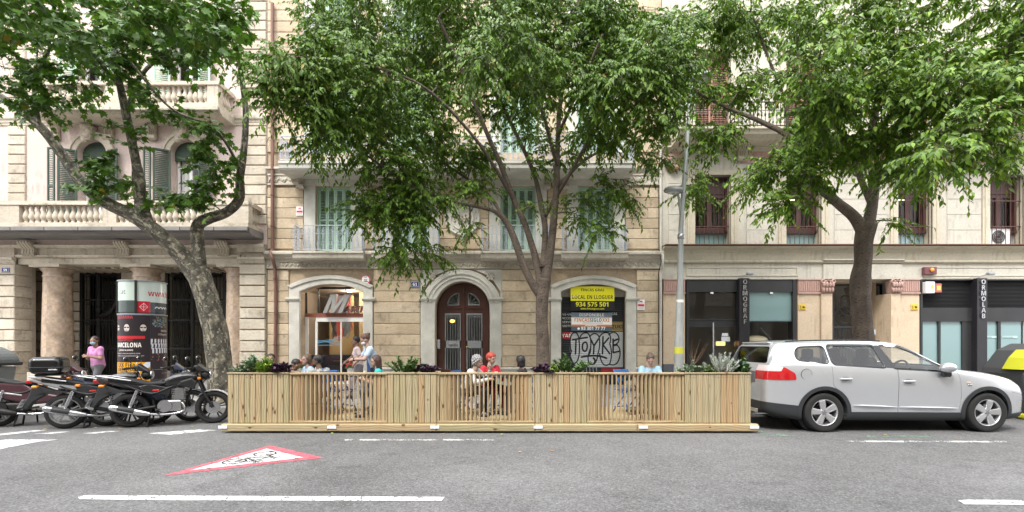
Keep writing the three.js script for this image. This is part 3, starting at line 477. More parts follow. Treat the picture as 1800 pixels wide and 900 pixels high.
  plate(644, 492, 0.31, 0.31, (g, w, hh) => { g.fillStyle = '#e9e6e4'; g.fillRect(0, 0, w, hh); g.strokeStyle = '#cf3b4a'; g.lineWidth = 12; g.beginPath(); g.arc(w / 2, hh / 2, w / 2 - 7, 0, 7); g.stroke(); g.fillStyle = '#23273a'; g.font = 'bold 40px sans-serif'; g.textAlign = 'center'; g.fillText('ap', w / 2, hh * 0.62); g.fillRect(w * 0.22, hh * 0.68, w * 0.56, 9); g.fillRect(w * 0.34, hh * 0.2, w * 0.32, 8); }, 'round_sign', 'round white sign with red rim', 0.08, h, true);
  const rs = (g, w, hh) => { g.fillStyle = '#f1eeee'; g.fillRect(0, 0, w, hh); g.fillStyle = '#c9333f'; g.fillRect(8, hh * 0.44, w - 16, hh * 0.22); g.fillRect(w * 0.3, hh * 0.12, w * 0.4, hh * 0.12); g.fillStyle = '#666'; for (let i = 0; i < 3; i++) g.fillRect(14, hh * (0.72 + i * 0.08), w - 28, 5); g.fillRect(20, hh * 0.31, w - 40, 6); };
  plate(1126, 536, 0.24, 0.34, rs, 'security_sign', 'red and white warning sign by the shuttered shop', 0.05);
  plate(528, 372, 0.22, 0.3, rs, 'security_sign', 'red and white warning sign beside the first balcony', 0.05);

  // ---- the restaurant behind the left arch
  {
    const z = -0.42, a = X(528), b = X(645), yT = Y(503), yt0 = Y(556), yt1 = Y(549.5);
    const room = mesh('shop_room', [span(a - 0.8, b + 1.6, 0.01, 0.03, -4.6, z - 0.1), span(a - 0.8, b + 1.6, 3.35, 3.4, -4.6, z - 0.1), span(a - 0.85, a - 0.8, 0.03, 3.35, -4.6, z - 0.1), span(b + 1.6, b + 1.65, 0.03, 3.35, -4.6, z - 0.1)], std(C(0.5, 0.42, 0.33), 0.8), h.g);
    mesh('back_wall', span(a - 0.8, b + 1.6, 0.03, 3.35, -4.65, -4.6), std(C(0.60, 0.48, 0.33), 0.8, { map: T.stucco }), room);
    mesh('purple_wall', span(X(606), b + 1.55, 0.03, 3.3, -2.4, -2.2), std(C(0.40, 0.19, 0.32), 0.7), room);
    mesh('column', span(X(596), X(606) - 0.005, 0.03, 3.3, -2.5, -2.1), std(C(0.66, 0.5, 0.3), 0.7), room);
    const art = canvasTex(256, 384, (g, w, hh) => { g.fillStyle = '#c9b07c'; g.fillRect(0, 0, w, hh); const r = rng(31); for (const [c, n] of [['#d2572b', 26], ['#26384f', 30], ['#1b1b22', 22], ['#b7422a', 16], ['#6d7f8f', 14]]) { g.fillStyle = c; for (let i = 0; i < n; i++) { g.globalAlpha = 0.35 + 0.5 * r(); g.beginPath(); const x = w * (0.1 + 0.75 * r()), y = hh * (0.02 + 0.6 * r() ** 1.3); g.ellipse(x, y, 8 + 28 * r(), 22 + 70 * r(), (r() - 0.5) * 0.9, 0, 7); g.fill(); } } g.globalAlpha = 1; });
    const pm = std(0xffffff, 0.6, { map: art }); const pic = mesh('painting', new THREE.PlaneGeometry(0.95, 2.3), pm, room, [X(556) - 0.18, Y(565), -2.9]); pic.userData.label = 'large abstract painting in orange, black and blue';
    mesh('bench', [span(a - 0.3, b + 1.2, 0.03, 0.95, -2.0, -1.6)], std(C(0.03, 0.03, 0.06), 0.6), room);
    mesh('dining_table', [span(X(560), X(610), 0.72, 0.76, -1.5, -0.95), rod([X(570), 0.03, -1.2], [X(570), 0.72, -1.2], 0.03), rod([X(602), 0.03, -1.2], [X(602), 0.72, -1.2], 0.03)], std(C(0.05, 0.03, 0.02), 0.4), room);
    for (const [px, zz] of [[600, -1.2], [628, -1.4], [575, -2.2]]) {
      const l = mesh('ceiling_spot', cyl(0.07, 0.07, 0.03, 16), std(C(0.9, 0.8, 0.6), 0.5, { emissive: C(1, 0.8, 0.5), emissiveIntensity: 1 }), room, [X(px), 3.33, zz]);
      const pl = new THREE.PointLight(C(1, 0.88, 0.72), 0.9, 0, 2); pl.position.set(X(px), 3.24, zz); pl.castShadow = true; pl.shadow.radius = 3; room.add(pl); pl.name = 'spot_light';
    }
    mesh('shop_frame', [span(a, b, yt0, yt1, z - 0.04, z + 0.05)], std(C(0.28, 0.09, 0.06), 0.5), h.g);
    const fr = mesh('door_frame', [span(a, a + 0.09, 0, yt0, z - 0.03, z + 0.04), span(a + 0.35, b, yt0 - 0.16, yt0 - 0.003, z - 0.03, z + 0.03), span(a + 0.33, a + 0.40, 0.03, yt0 - 0.16, z - 0.03, z + 0.03), span(a + 0.39, b, 0.0, 0.1, z - 0.03, z + 0.03), span(X(591), X(591) + 0.035, 0.1, yt0 - 0.16, z - 0.03, z + 0.03)], M.white, h.g);
    mesh('top_frame', [span(a, a + 0.05, yt1, yT, z - 0.02, z + 0.03), span(a + 0.42, a + 0.45, yt1, yT, z - 0.02, z + 0.02), span(X(599), X(599) + 0.02, yt1, yT, z - 0.02, z + 0.02), span(a, b, yT - 0.05, yT + 0.02, z - 0.02, z + 0.03)], M.black, h.g);
    for (const [p, q, r0, r1] of [[a + 0.09, a + 0.33, 0.02, yt0], [a + 0.4, X(591), 0.1, yt0 - 0.16], [X(592.5), b, 0.1, yt0 - 0.16], [a + 0.05, b, yt1, yT - 0.05]]) mesh('pane', new THREE.PlaneGeometry(q - p, r1 - r0), M.glass, h.g, [(p + q) / 2, (r0 + r1) / 2, z]);
    mesh('film_stripe', [[607, 607, 606.5], [603, 600, 594], [601, 597, 602], [604, 599, 590], [598, 602, 605]].map(([a, b, c]) => tube([[X(548), Y(a), z + 0.012], [X(570), Y(b), z + 0.012], [X(590), Y(c), z + 0.012]], 0.006, 4)), std(C(0.1, 0.4, 0.65), 0.5), h.g).userData.label = 'blue wavy lines printed on the shop glass';
    const Mt = text3('M', 0.62, 0.16); Mt.applyMatrix4(new THREE.Matrix4().makeShear(0, 0, 0.42, 0, 0, 0)); mesh('sign_letter', Mt, std(C(0.45, 0.45, 0.44), 0.35, { metalness: 0.5 }), h.g, [X(560), yt1 + 0.01, z + 0.07]);
    let x = X(598.5); 'ARINADA'.split('').forEach((ch) => { const t = text3(ch, 0.21, 0.05); const w = t.boundingBox.max.x; if (x + w > X(640.5)) return; t.applyMatrix4(new THREE.Matrix4().makeShear(0, 0, 0.22, 0, 0, 0)); const l = mesh('sign_letter', t, std(C(0.16, 0.07, 0.05), 0.5), h.g, [x, yt1 + 0.03, z + 0.09]); const bk = text3(ch, 0.21, 0.02); bk.applyMatrix4(new THREE.Matrix4().makeShear(0, 0, 0.22, 0, 0, 0)).scale(1.0, 1.0, 1).translate(0.008, -0.008, -0.03); mesh('sign_outline', bk, M.white, l); x += w + 0.012; });
  }
  // ---- the closed shop behind the right arch: roller shutter, banners
  {
    const z = -0.2, a = X(987), b = X(1100), y0 = 0.12, y1 = Y(521), w = b - a, hh = y1 - y0, n = 46, pos = [], uv = [], idx = [];
    for (let j = 0; j <= n * 4; j++) { const y = y0 + hh * j / (n * 4), zz = 0.012 * sin(j / 4 * 2 * PI) + (j % 4 === 0 ? -0.006 : 0); for (const i of [0, 1]) { pos.push(a + w * i, y, z + zz); uv.push(i, (y - y0) / hh); } if (j) { const k = (j - 1) * 2; idx.push(k, k + 1, k + 3, k, k + 3, k + 2); } }
    const g = new THREE.BufferGeometry(); g.setAttribute('position', new THREE.Float32BufferAttribute(pos, 3)); g.setAttribute('uv', new THREE.Float32BufferAttribute(uv, 2)); g.setIndex(idx); g.computeVertexNormals();
    const t = canvasTex(1024, Math.round(1024 * hh / w), (c, W, Hh) => {
      const sx = (px) => (px - 987) / 113 * W, sy = (py) => (py - 521) / (Y(521) - y0) / 53.0 * Hh;
      c.fillStyle = '#24262a'; c.fillRect(0, 0, W, Hh);
      const r = rng(3); for (let i = 0; i < 900; i++) { c.fillStyle = r() > 0.5 ? 'rgba(120,120,120,0.06)' : 'rgba(0,0,0,0.1)'; c.fillRect(r() * W, r() * Hh, 10 + r() * 90, 2 + r() * 5); }
      c.fillStyle = '#d8d8d6'; c.font = 'bold 52px sans-serif'; ['NE-UMAT', 'ACCESSO', 'SERVEI', 'MOTOCI'].forEach((s, i) => c.fillText(s, sx(989), sy(554) + i * 62));
      c.fillText('TOTES MARCAS', sx(1046), sy(553)); c.fillText('POSTVENTA', sx(1046), sy(560));
      c.fillStyle = '#a08a5c'; c.fillRect(sx(1050), sy(565), W, sy(582) - sy(565)); c.fillStyle = '#191919'; c.font = 'bold 78px sans-serif'; c.fillText('ZUKI', sx(1078), sy(577));
      c.fillStyle = '#b5202f'; c.fillRect(sx(988), sy(583), sx(1012) - sx(988), sy(596) - sy(583)); c.fillStyle = '#f0eeea'; c.font = 'bold 86px sans-serif'; c.fillText('YAM', sx(988.6), sy(593));
      c.fillStyle = '#c3c5c7'; c.beginPath(); c.moveTo(sx(1004), sy(584)); c.lineTo(sx(1098), sy(583)); c.lineTo(sx(1098), sy(646)); c.lineTo(sx(1016), sy(646)); c.quadraticCurveTo(sx(998), sy(628), sx(1004), sy(584)); c.fill();
      for (let i = 0; i < 200; i++) { c.fillStyle = 'rgba(230,232,235,0.35)'; c.fillRect(sx(1006) + r() * (sx(1090) - sx(1006)), sy(586) + r() * (sy(642) - sy(586)), 30 * r(), 6); }
      c.strokeStyle = '#15161a'; c.lineWidth = 20; c.lineCap = 'round'; c.lineJoin = 'round';
      const path = (...q) => { c.beginPath(); q.forEach(([x, y, x2, y2], i) => { if (!i) c.moveTo(sx(x), sy(y)); else if (x2 !== undefined) c.quadraticCurveTo(sx(x), sy(y), sx(x2), sy(y2)); else c.lineTo(sx(x), sy(y)); }); c.stroke(); };
      path([1005, 618], [1000, 586, 1012, 584], [1020, 584, 1020, 612], [1020, 640, 1008, 640], [1000, 636, 1006, 616]);           // bubble outlines
      path([1019, 600], [1022, 583, 1034, 585], [1042, 590, 1040, 612], [1040, 628, 1028, 626]);
      path([1038, 592], [1048, 580, 1055, 592], [1058, 606, 1053, 622], [1050, 646, 1038, 640], [1032, 630, 1040, 612]);
      path([1054, 596], [1060, 581, 1072, 585], [1078, 594, 1074, 604], [1080, 622, 1074, 640], [1060, 650, 1056, 622]);
      path([1072, 588], [1084, 578, 1090, 592], [1092, 604, 1082, 606], [1094, 606, 1092, 626], [1088, 646, 1074, 641]);
      c.lineWidth = 26; path([1008, 597], [1034, 593]); path([1014, 596], [1013, 622]); path([1027, 603], [1034, 598, 1034, 610], [1032, 622, 1026, 615], [1024, 608, 1027, 603]);
      path([1040, 596], [1046, 608], [1053, 597]); path([1046, 608], [1045, 622]); path([1062, 592], [1061, 622]); path([1072, 594], [1062, 606], [1074, 622]); path([1080, 596], [1080, 620]); path([1088, 596], [1080, 600]); path([1080, 608], [1087, 606]); path([1080, 620], [1090, 618]);
      c.lineWidth = 30; path([1024, 628], [1050, 622, 1068, 630]); path([1046, 640], [1050, 634, 1045, 630]);
      c.fillStyle = '#a31f2c'; c.fillRect(sx(1059), sy(648), sx(1093) - sx(1059), sy(659) - sy(648)); c.strokeStyle = '#9a9ca0'; c.lineWidth = 14; for (let i = 0; i < 6; i++) path([1020 + i * 6, 644], [1021 + i * 6, 656]);
    });
    const s = mesh('roller_shutter', g, std(0xffffff, 0.55, { map: t, metalness: 0.1 }), h.g); s.userData.label = 'dark roller shutter with painted brand words and white bubble graffiti';
    mesh('shutter_box', [span(a - 0.02, b + 0.02, y1 - 0.02, Y(500) + 0.02, z - 0.1, z - 0.03)], M.trimWhite, h.g);
    mesh('shutter_guide', [span(a - 0.03, a + 0.05, 0, y1, z - 0.03, z + 0.05), span(b - 0.05, b + 0.03, 0, y1, z - 0.03, z + 0.05)], M.black, h.g);
    mesh('shutter_bottom', span(a, b, 0, y0, z - 0.05, z + 0.04), M.black, h.g);
    const banner = (p, q, r0, r1, draw, label, zz) => { const ww = X(q) - X(p), hb = Y(r0) - Y(r1), tx = canvasTex(512, Math.round(512 * hb / ww), draw), seg = new THREE.PlaneGeometry(ww, hb, 12, 6), P = seg.attributes.position; for (let i = 0; i < P.count; i++) P.setZ(i, 0.006 * sin(P.getX(i) * 7 + P.getY(i) * 3)); seg.computeVertexNormals(); const b = mesh('banner', seg, std(0xffffff, 0.45, { map: tx, side: THREE.DoubleSide }), h.g, [(X(p) + X(q)) / 2, (Y(r0) + Y(r1)) / 2, zz]); b.rotation.z = -0.006; b.userData.label = label; };
    banner(1003, 1080, 503.5, 546, (c, w, hb) => { c.fillStyle = '#e3da1e'; c.fillRect(0, 0, w, hb * 0.6); c.fillStyle = '#17181b'; c.fillRect(0, hb * 0.6, w, hb); c.textAlign = 'center'; c.fillStyle = '#1b1b1b'; c.font = 'bold 44px sans-serif'; c.fillText('FINCAS GRAS', w / 2, hb * 0.2, w * 0.54); c.font = 'bold 60px sans-serif'; c.fillText('LOCAL EN LLOGUER', w / 2, hb * 0.52, w * 0.94); c.fillStyle = '#ece53a'; c.font = 'bold 72px sans-serif'; c.fillText('934 575 501', w / 2, hb * 0.83, w * 0.94); c.font = 'bold 28px sans-serif'; c.fillText('www.fincasgras.com', w / 2, hb * 0.955); c.fillStyle = 'rgba(230,230,230,0.75)'; c.beginPath(); c.moveTo(0, hb * 0.42); c.lineTo(w * 0.22, hb * 0.33); c.lineTo(w * 0.22, hb * 0.36); c.lineTo(0, hb * 0.46); c.fill(); }, 'yellow and black to-let banner with telephone number', 0.0);
    banner(1005, 1077, 549, 581.5, (c, w, hb) => { c.fillStyle = '#7d8b98'; c.fillRect(0, 0, w, hb * 0.3); c.fillStyle = '#f2f2f0'; c.fillRect(0, hb * 0.27, w, hb * 0.4); c.fillStyle = '#e0822e'; c.fillRect(0, hb * 0.66, w, hb * 0.1); c.fillStyle = '#50626f'; c.fillRect(0, hb * 0.76, w, hb * 0.24); c.textAlign = 'center'; c.fillStyle = '#f4f4f4'; c.font = 'bold 54px sans-serif'; c.fillText('DISPONIBLE', w / 2, hb * 0.21, w * 0.7); c.textAlign = 'left'; c.font = 'bold 62px sans-serif'; c.fillStyle = '#dd7a27'; c.fillText('FINCAS', w * 0.07, hb * 0.5, w * 0.38); c.fillStyle = '#4a565f'; c.fillText('SIGLO', w * 0.45, hb * 0.5, w * 0.3); c.fillStyle = '#dd7a27'; c.fillText('XXI', w * 0.76, hb * 0.5, w * 0.18); c.fillStyle = '#777'; c.fillRect(w * 0.28, hb * 0.56, w * 0.5, 5); c.fillStyle = '#fff'; c.font = 'bold 24px sans-serif'; c.fillText('INTERNACIONAL', w * 0.34, hb * 0.745, w * 0.3); c.font = 'bold 56px sans-serif'; c.fillText('93 301 77 77', w * 0.24, hb * 0.95, w * 0.6); c.beginPath(); c.arc(w * 0.18, hb * 0.88, 16, 0, 7); c.fill(); }, 'white, orange and blue available-premises banner', -0.12);
  }
}
// ================================================================ the pink house with the columned portico
const H59 = house('portico_house', 'pink stucco house with stone columns, balustraded balconies and green shutters', 200);
{
  const h = H59, { X, Y } = h, x0 = X(-420), x1 = X(469.5), top = Y(-60), wins = [[137, 189], [301, 351]];
  const up = wins.map(([a, b]) => arch(X(a), X(b), Y(400), Y(266), Y(246))), up2 = wins.map(([a, b]) => rect(X(a), X(b), Y(190), Y(60)));
  wallOf(h, 'wall', x0, x1, Y(431), top, [...up, ...up2], 0.45, M.pink, 0);
  shell(h, x0, x1, top, [Y(402), Y(190)], -0.5, -6);
  // quoins and piers of dressed stone
  const o = { gap: 0.03, proud: 0.05, bev: 0.02, len: [3, 3], depth: 0.12 };
  courses(h, 'quoin', Y(357), Y(222), 0.33, [[X(15), X(47)]], M.cream, o);
  courses(h, 'quoin', Y(395), Y(205), 0.33, [[X(428), X(469.3)]], M.cream, o);
  courses(h, 'quoin', Y(190), Y(-30), 0.33, [[X(428), X(469.3)], [X(15), X(47)]], M.cream, o);
  courses(h, 'pier_stone', 0, Y(464), 0.372, [[X(-90), X(28)]], M.cream, { ...o, gap: 0.036, depth: 0.62, len: [4, 4] });
  courses(h, 'pier_stone', 0, Y(464), 0.372, [[X(423), X(469)]], M.cream, { ...o, gap: 0.036, depth: 0.62, len: [3, 3], proud: 0.1 });
  for (const q of [span(X(-90) + 0.05, X(28) - 0.03, 0, Y(464), -0.7, -0.02), span(X(423) + 0.03, x1, 0, Y(431), -0.7, 0.02), span(X(-420), X(-90), 0, Y(431), -0.7, 0)]) mesh('pier_core', q, M.cream[2], h.g);
  mesh('pier_capital', [mould(CORNICE(0.16, 0.2), X(-92), X(29), Y(464), 0.0), mould(CORNICE(0.1, 0.2), X(422), X(469.3), Y(464), 0.1), span(X(-90), X(28), Y(454), Y(432), -0.5, 0.06), mould(CORNICE(0.12, 0.25), X(421.5), X(469.3), Y(444), 0.1), span(X(423), X(469.2), Y(444), Y(431), -0.4, 0.1)], M.cream[0], h.g);
  // beam over the columns
  mesh('beam', [span(X(28), X(423), Y(464), Y(452), -0.62, -0.06), span(X(28), X(423), Y(451.5), Y(431), -0.62, -0.02)], M.cream[2], h.g);
  mesh('beam_moulding', [mould([[0, 0], [0.08, 0.02], [0.11, 0.08], [0, 0.1]], X(28), X(423), Y(453), -0.05), mould([[0, 0], [0.1, 0.02], [0.16, 0.1], [0, 0.14]], X(-90), X(423), Y(437), -0.02)], M.cream[0], h.g);
  for (const px of [55, 221, 396]) {                                // fluted brackets
    const s = [[0, 0], [0.10, -0.02], [0.14, 0.08], [0.12, 0.2], [0.3, 0.36], [0.32, 0.44], [0, 0.44]], f = new THREE.Matrix4().makeBasis(V(0, 0, 1), V(0, 1, 0), V(-1, 0, 0));
    mesh('bracket', [0, 1, 2, 3].map((k) => poly(s, 0.075, 0.012, [], 1).applyMatrix4(f).translate(-0.135 + k * 0.095, 0, 0)).concat([poly(s.map(([a, b]) => [a * 0.85, b]), 0.37, 0).applyMatrix4(f).translate(0.18, 0, 0)]), M.cream[1], h.g, [X(px), Y(450), -0.01]);
  }
  // columns
  const colH = Y(464), ped = 0.42, prof = [[0, ped], [0.52, ped], [0.53, ped + 0.05], [0.52, ped + 0.09], [0.46, ped + 0.12], [0.455, ped + 0.15], [0.47, ped + 0.18], [0.45, ped + 0.21], [0.425, ped + 0.24], [0.42, 1.2], [0.405, 2.2], [0.375, colH - 0.42], [0.40, colH - 0.40], [0.40, colH - 0.36], [0.375, colH - 0.34], [0.38, colH - 0.24], [0.42, colH - 0.2], [0.46, colH - 0.13], [0.47, colH - 0.1], [0, colH - 0.1]];
  const cg = lathe(prof, 40); { const p = cg.attributes.position, u = cg.attributes.uv; for (let i = 0; i < p.count; i++) u.setXY(i, u.getX(i) * 2.6, p.getY(i)); }
  for (const px of [80, 240, 408]) { const c = mesh('column', cg, M.rose, h.g, [X(px), 0, -0.44]); mesh('abacus', span(-0.5, 0.5, colH - 0.1, colH, -0.42, 0.5), M.cream[2], c); mesh('pedestal', chamfer(1.12, ped, 1.02, 0.012), M.cream[1], c, [0, ped / 2, 0]); }
  // portico: ceiling, back wall with two iron gates
  const zb = -1.75, B = (px) => gx(px, DF - zb) - h.g.position.x;
  mesh('portico_ceiling', span(X(-90), x1, Y(464) + 0.02, Y(452), zb - 0.3, -0.62), M.cream[2], h.g);
  for (let k = 0; k < 22; k++) mesh('ceiling_beam', span(B(120) + k * 0.31, B(120) + k * 0.31 + 0.1, Y(464) - 0.06, Y(464) + 0.02, zb + 0.05, -0.65), M.cream[2], h.g);
  const gates = [[142, 214], [292, 398]];
  for (const [a, b] of [[40, 142], [214, 292], [398, 440]]) courses(h, 'portico_stone', 0, Y(464), 0.372, [[B(a), B(b)]], M.cream, { ...o, gap: 0.036, proud: zb + 0.06, depth: 0.3, len: [4, 4] });
  mesh('portico_wall', [[40, 142], [214, 292], [398, 440]].map(([a, b]) => span(B(a) + 0.02, B(b) - 0.02, 0, Y(464), zb - 0.4, zb - 0.1)), M.cream[2], h.g);
  mesh('portico_floor', span(X(-90), x1, -0.02, 0.015, zb - 3, 0.02), M.granite, h.g);
  mesh('hall_wall', [span(B(285), B(470), 0, Y(464), zb - 1.65, zb - 1.6)], M.cream[2], h.g);
  mesh('hall_wall', [span(B(60), B(250), 0, Y(464), zb - 2.65, zb - 2.6)], M.room, h.g);
  gates.forEach(([a, b], gi) => {
    const p = B(a), q = B(b), hh = Y(464) - 0.02, fr = mesh('gate', [span(p, p + 0.1, 0, hh, zb - 0.05, zb + 0.05), span(q - 0.1, q, 0, hh, zb - 0.05, zb + 0.05), ...[0.15, 1.15, 2.2, 2.95, hh - 0.06].map((y) => span(p + 0.1, q - 0.1, y, y + 0.06, zb - 0.02, zb + 0.02)), span(lerp(p, q, 0.42), lerp(p, q, 0.42) + 0.1, 0, hh, zb - 0.04, zb + 0.04)], M.darkIron, h.g);
    const n = gi ? 15 : 11;
    for (let k = 1; k < n; k++) {
      const x = lerp(p + 0.1, q - 0.1, k / n);
      mesh('gate_bar', [rod([x, 0.1, zb], [x, hh, zb], 0.013, 5), new THREE.TorusGeometry(0.055, 0.011, 4, 10).translate(x, 2.1, zb), new THREE.TorusGeometry(0.055, 0.011, 4, 10).translate(x, 1.28, zb), new THREE.TorusGeometry(0.06, 0.012, 4, 10).translate(x, hh - 0.12, zb), new THREE.TorusGeometry(0.05, 0.011, 4, 10).translate(x + 0.06, 2.85, zb)], M.darkIron, fr);
    }
    if (!gi) mesh('gate_crest', [tube([[lerp(p, q, 0.42), 2.35, zb + 0.03], [lerp(p, q, 0.7), 2.5, zb + 0.03], [q - 0.1, 3.0, zb + 0.03]], [0.07, 0.11, 0.05], 6, { smooth: 4 }), ball(0.1, 0.14, 0.08, lerp(p, q, 0.45), 2.6, zb + 0.03, 6)], M.darkIron, fr);
    else mesh('gate_medallion', [new THREE.TorusGeometry(0.26, 0.03, 6, 20).translate(lerp(p, q, 0.5), hh - 0.6, zb), cyl(0.2, 0.2, 0.03, 16).rotateX(PI / 2).translate(lerp(p, q, 0.5), hh - 0.6, zb)], M.darkIron, fr);
  });
  const redBox = std(C(0.42, 0.04, 0.04), 0.5); mesh('alarm_box', rbox(0.17, 0.32, 0.1, 0.015, B(325), Y(563), zb - 1.5), redBox, h.g); mesh('alarm_box', rbox(0.1, 0.22, 0.1, 0.01, B(169), Y(557), zb - 0.25), redBox, h.g);
  mesh('intercom', rbox(0.16, 0.26, 0.1, 0.02, B(131), Y(594), zb + 0.1), M.steel, h.g);
  plateOn(13, 475, 0.26, 0.15, (g, w, hh) => { g.fillStyle = '#1b2a63'; g.fillRect(0, 0, w, hh); g.strokeStyle = '#e6e6ee'; g.lineWidth = 3; g.strokeRect(5, 5, w - 10, hh - 10); g.fillStyle = '#fff'; g.font = 'bold 56px serif'; g.textAlign = 'center'; g.fillText('59', w / 2, hh * 0.78); }, 'number_plate', 'blue enamel number plate on the left stone pier', 0.062, h);
  // main balcony: slab, balustrade
  const baluster = lathe([[0.035, 0], [0.075, 0], [0.075, 0.03], [0.05, 0.05], [0.05, 0.08], [0.085, 0.14], [0.10, 0.2], [0.085, 0.28], [0.05, 0.38], [0.04, 0.46], [0.06, 0.48], [0.045, 0.51], [0.075, 0.53], [0.075, 0.56], [0.035, 0.56]], 10);
  function balcony(a, b, py, p, posts, groups, cut) {
    const y = Y(py, p), xa = X(a, p), xb = X(b, p);
    const s = mesh('balcony_slab', [mould([[0, 0.02], [p - 0.22, 0], [p - 0.16, 0.05], [p - 0.1, 0.06], [p - 0.06, 0.17], [p, 0.19], [p, 0.23], [0, 0.23]], xa, xb, y - 0.23, 0)], cut ? M.slabGrey : M.cream[2], h.g);
    const L = xb - xa, n = Math.round(L / 1.05); for (let i = 0; i < n; i++) mesh('edge_stone', chamfer(L / n - 0.02, 0.11, 0.05, 0.008), cut ? M.slabGrey : M.cream[0], s, [xa + (i + 0.5) * L / n, y - 0.075, p + 0.005]);
    const bal = mesh('balustrade', [span(xa + 0.05, xb - 0.05, y + 0.002, y + 0.14, p - 0.34, p - 0.08), span(xa + 0.02, xb - 0.02, y + 0.70, y + 0.76, p - 0.36, p - 0.06), span(xa + 0.04, xb - 0.04, y + 0.76, y + 0.83, p - 0.33, p - 0.09), span(xb - 0.31, xb - 0.05, y + 0.002, y + 0.14, 0.02, p - 0.34), span(xb - 0.33, xb - 0.03, y + 0.70, y + 0.829, 0.02, p - 0.36)], M.cream[1], h.g);
    for (const [c, d] of posts) mesh('post', span(X(c, p), X(d, p), y + 0.14, y + 0.70, p - 0.33, p - 0.09), M.cream[0], bal);
    for (const [c, d, k] of groups) for (let i = 0; i < k; i++) { const q = mesh('baluster', baluster, M.cream[i % 2], bal, [lerp(X(c, p), X(d, p), (i + 0.5) / k), y + 0.14, p - 0.21]); q.rotation.y = i; }
    for (let i = 0; i < 3; i++) mesh('baluster', baluster, M.cream[1], bal, [xb - 0.18, y + 0.14, lerp(0.1, p - 0.4, (i + 0.5) / 3)]);
  }
  balcony(-100, 436, 398, 0.95, [[-60, 28], [176, 200], [360, 434]], [[30, 176, 14], [200, 360, 15]], true);
  balcony(68, 384, 186, 0.95, [[70, 78], [181, 207], [361, 380]], [[80, 181, 11], [207, 361, 16]], false);
  mesh('string_course', mould(CORNICE(0.12, 0.32), x0, x1, Y(221), 0), M.cream[1], h.g);
  const cg2 = consoleGeo(0.66, 0.84, 0.26); for (const px of [101, 195, 271, 367]) mesh('bracket', cg2, M.cream[1], h.g, [X(px), Y(248), 0.02]);
  // arched windows with carved keystones and shutters
  wins.forEach(([a, b], k) => {
    const O = arch(X(a - 15), X(b + 15), Y(268), Y(266), Y(232.5), 24), I = arch(X(a), X(b), Y(268), Y(266), Y(246), 24);
    mesh('window_arch', [poly([...O, ...[...I].reverse()], 0.1, 0.02, [], 2).translate(0, 0, -0.02), poly([...arch(X(a - 15), X(b + 15), Y(267), Y(266), Y(232.5), 24), ...[...arch(X(a - 9), X(b + 9), Y(267), Y(266), Y(238), 24)].reverse()], 0.05, 0.012, [], 1).translate(0, 0, 0.07)], M.cream[0], h.g);
    mesh('keystone', [poly([[-0.16, -0.2], [0.14, -0.2], [0.24, 0.25], [-0.24, 0.25]], 0.2, 0.03, [], 2).translate(0, 0, 0.02), ball(0.17, 0.12, 0.13, 0, 0.22, 0.2, 8), ball(0.12, 0.1, 0.1, 0.03, -0.05, 0.2, 8), ball(0.1, 0.14, 0.09, 0.09, 0.05, 0.2, 7), ball(0.09, 0.09, 0.1, -0.08, -0.2, 0.16, 7), cyl(0.08, 0.08, 0.3, 10).rotateZ(PI / 2).translate(0, 0.3, 0.16)], M.cream[0], h.g, [X((a + b) / 2 - 2), Y(240), 0.02]);
    casement(h, X(a) + 0.02, X(b) - 0.02, Y(399), Y(267), -0.3, M.white, { cols: 2, bars: [Y(290)] });
    mesh('roller_blind', [poly(arch(X(a), X(b), Y(280), Y(266), Y(246)), 0.02), ...Array.from({ length: 11 }, (_, i) => box(X(b) - X(a) - 0.1, 0.04, 0.02, (X(a) + X(b)) / 2, Y(280) + 0.03 + i * 0.052, 0.025))], M.green, h.g, [0, 0, -0.2]);
    for (const s of [-1, 1]) mesh('curtain', tube([[0, 0, 0], [0, 2.4, 0]], 0.14, 14, { bump: 0.4 }).scale(1.2, 1, 0.4), M.curtain, h.g, [X((a + b) / 2) + s * 0.28, Y(400), -0.42]);
    const yT = Y(265), yB = Y(400), w = (X(b) - X(a)) / 2;
    shutter(h, X(a) - w, X(a), yB, yT, 0.03, M.green, { rows: 2, pivot: 1, turn: 0.5, slat: 0.06 });
    shutter(h, X(a) - w * 1.5, X(a) - w * 0.9, yB, yT, 0.33, M.green, { rows: 2, pivot: 1, turn: -0.2, slat: 0.06 });
    shutter(h, X(b), X(b) + w, yB, yT, 0.03, M.green, { rows: 2, pivot: -1, turn: -0.28, slat: 0.06 });
  });
  wins.slice(0, 2).forEach(([a, b]) => { casement(h, X(a) + 0.02, X(b) - 0.02, Y(189), Y(61), -0.3, M.white, { cols: 2, bars: [Y(95)] }); const w = (X(b) - X(a)) / 2; shutter(h, X(b), X(b) + w, Y(188), Y(62), 0.04, M.mint, { rows: 2, pivot: -1, turn: -0.25, slat: 0.06 }); shutter(h, X(a) - w, X(a), Y(188), Y(62), 0.04, M.mint, { rows: 2, pivot: 1, turn: 0.25, slat: 0.06 }); mesh('window_moulding', [span(X(a - 9), X(a), Y(188), Y(53), -0.03, 0.05), span(X(b), X(b + 9), Y(188), Y(53), -0.03, 0.05), span(X(a) + 0.002, X(b) - 0.002, Y(60), Y(53), -0.03, 0.06)], M.cream[0], h.g); });
}
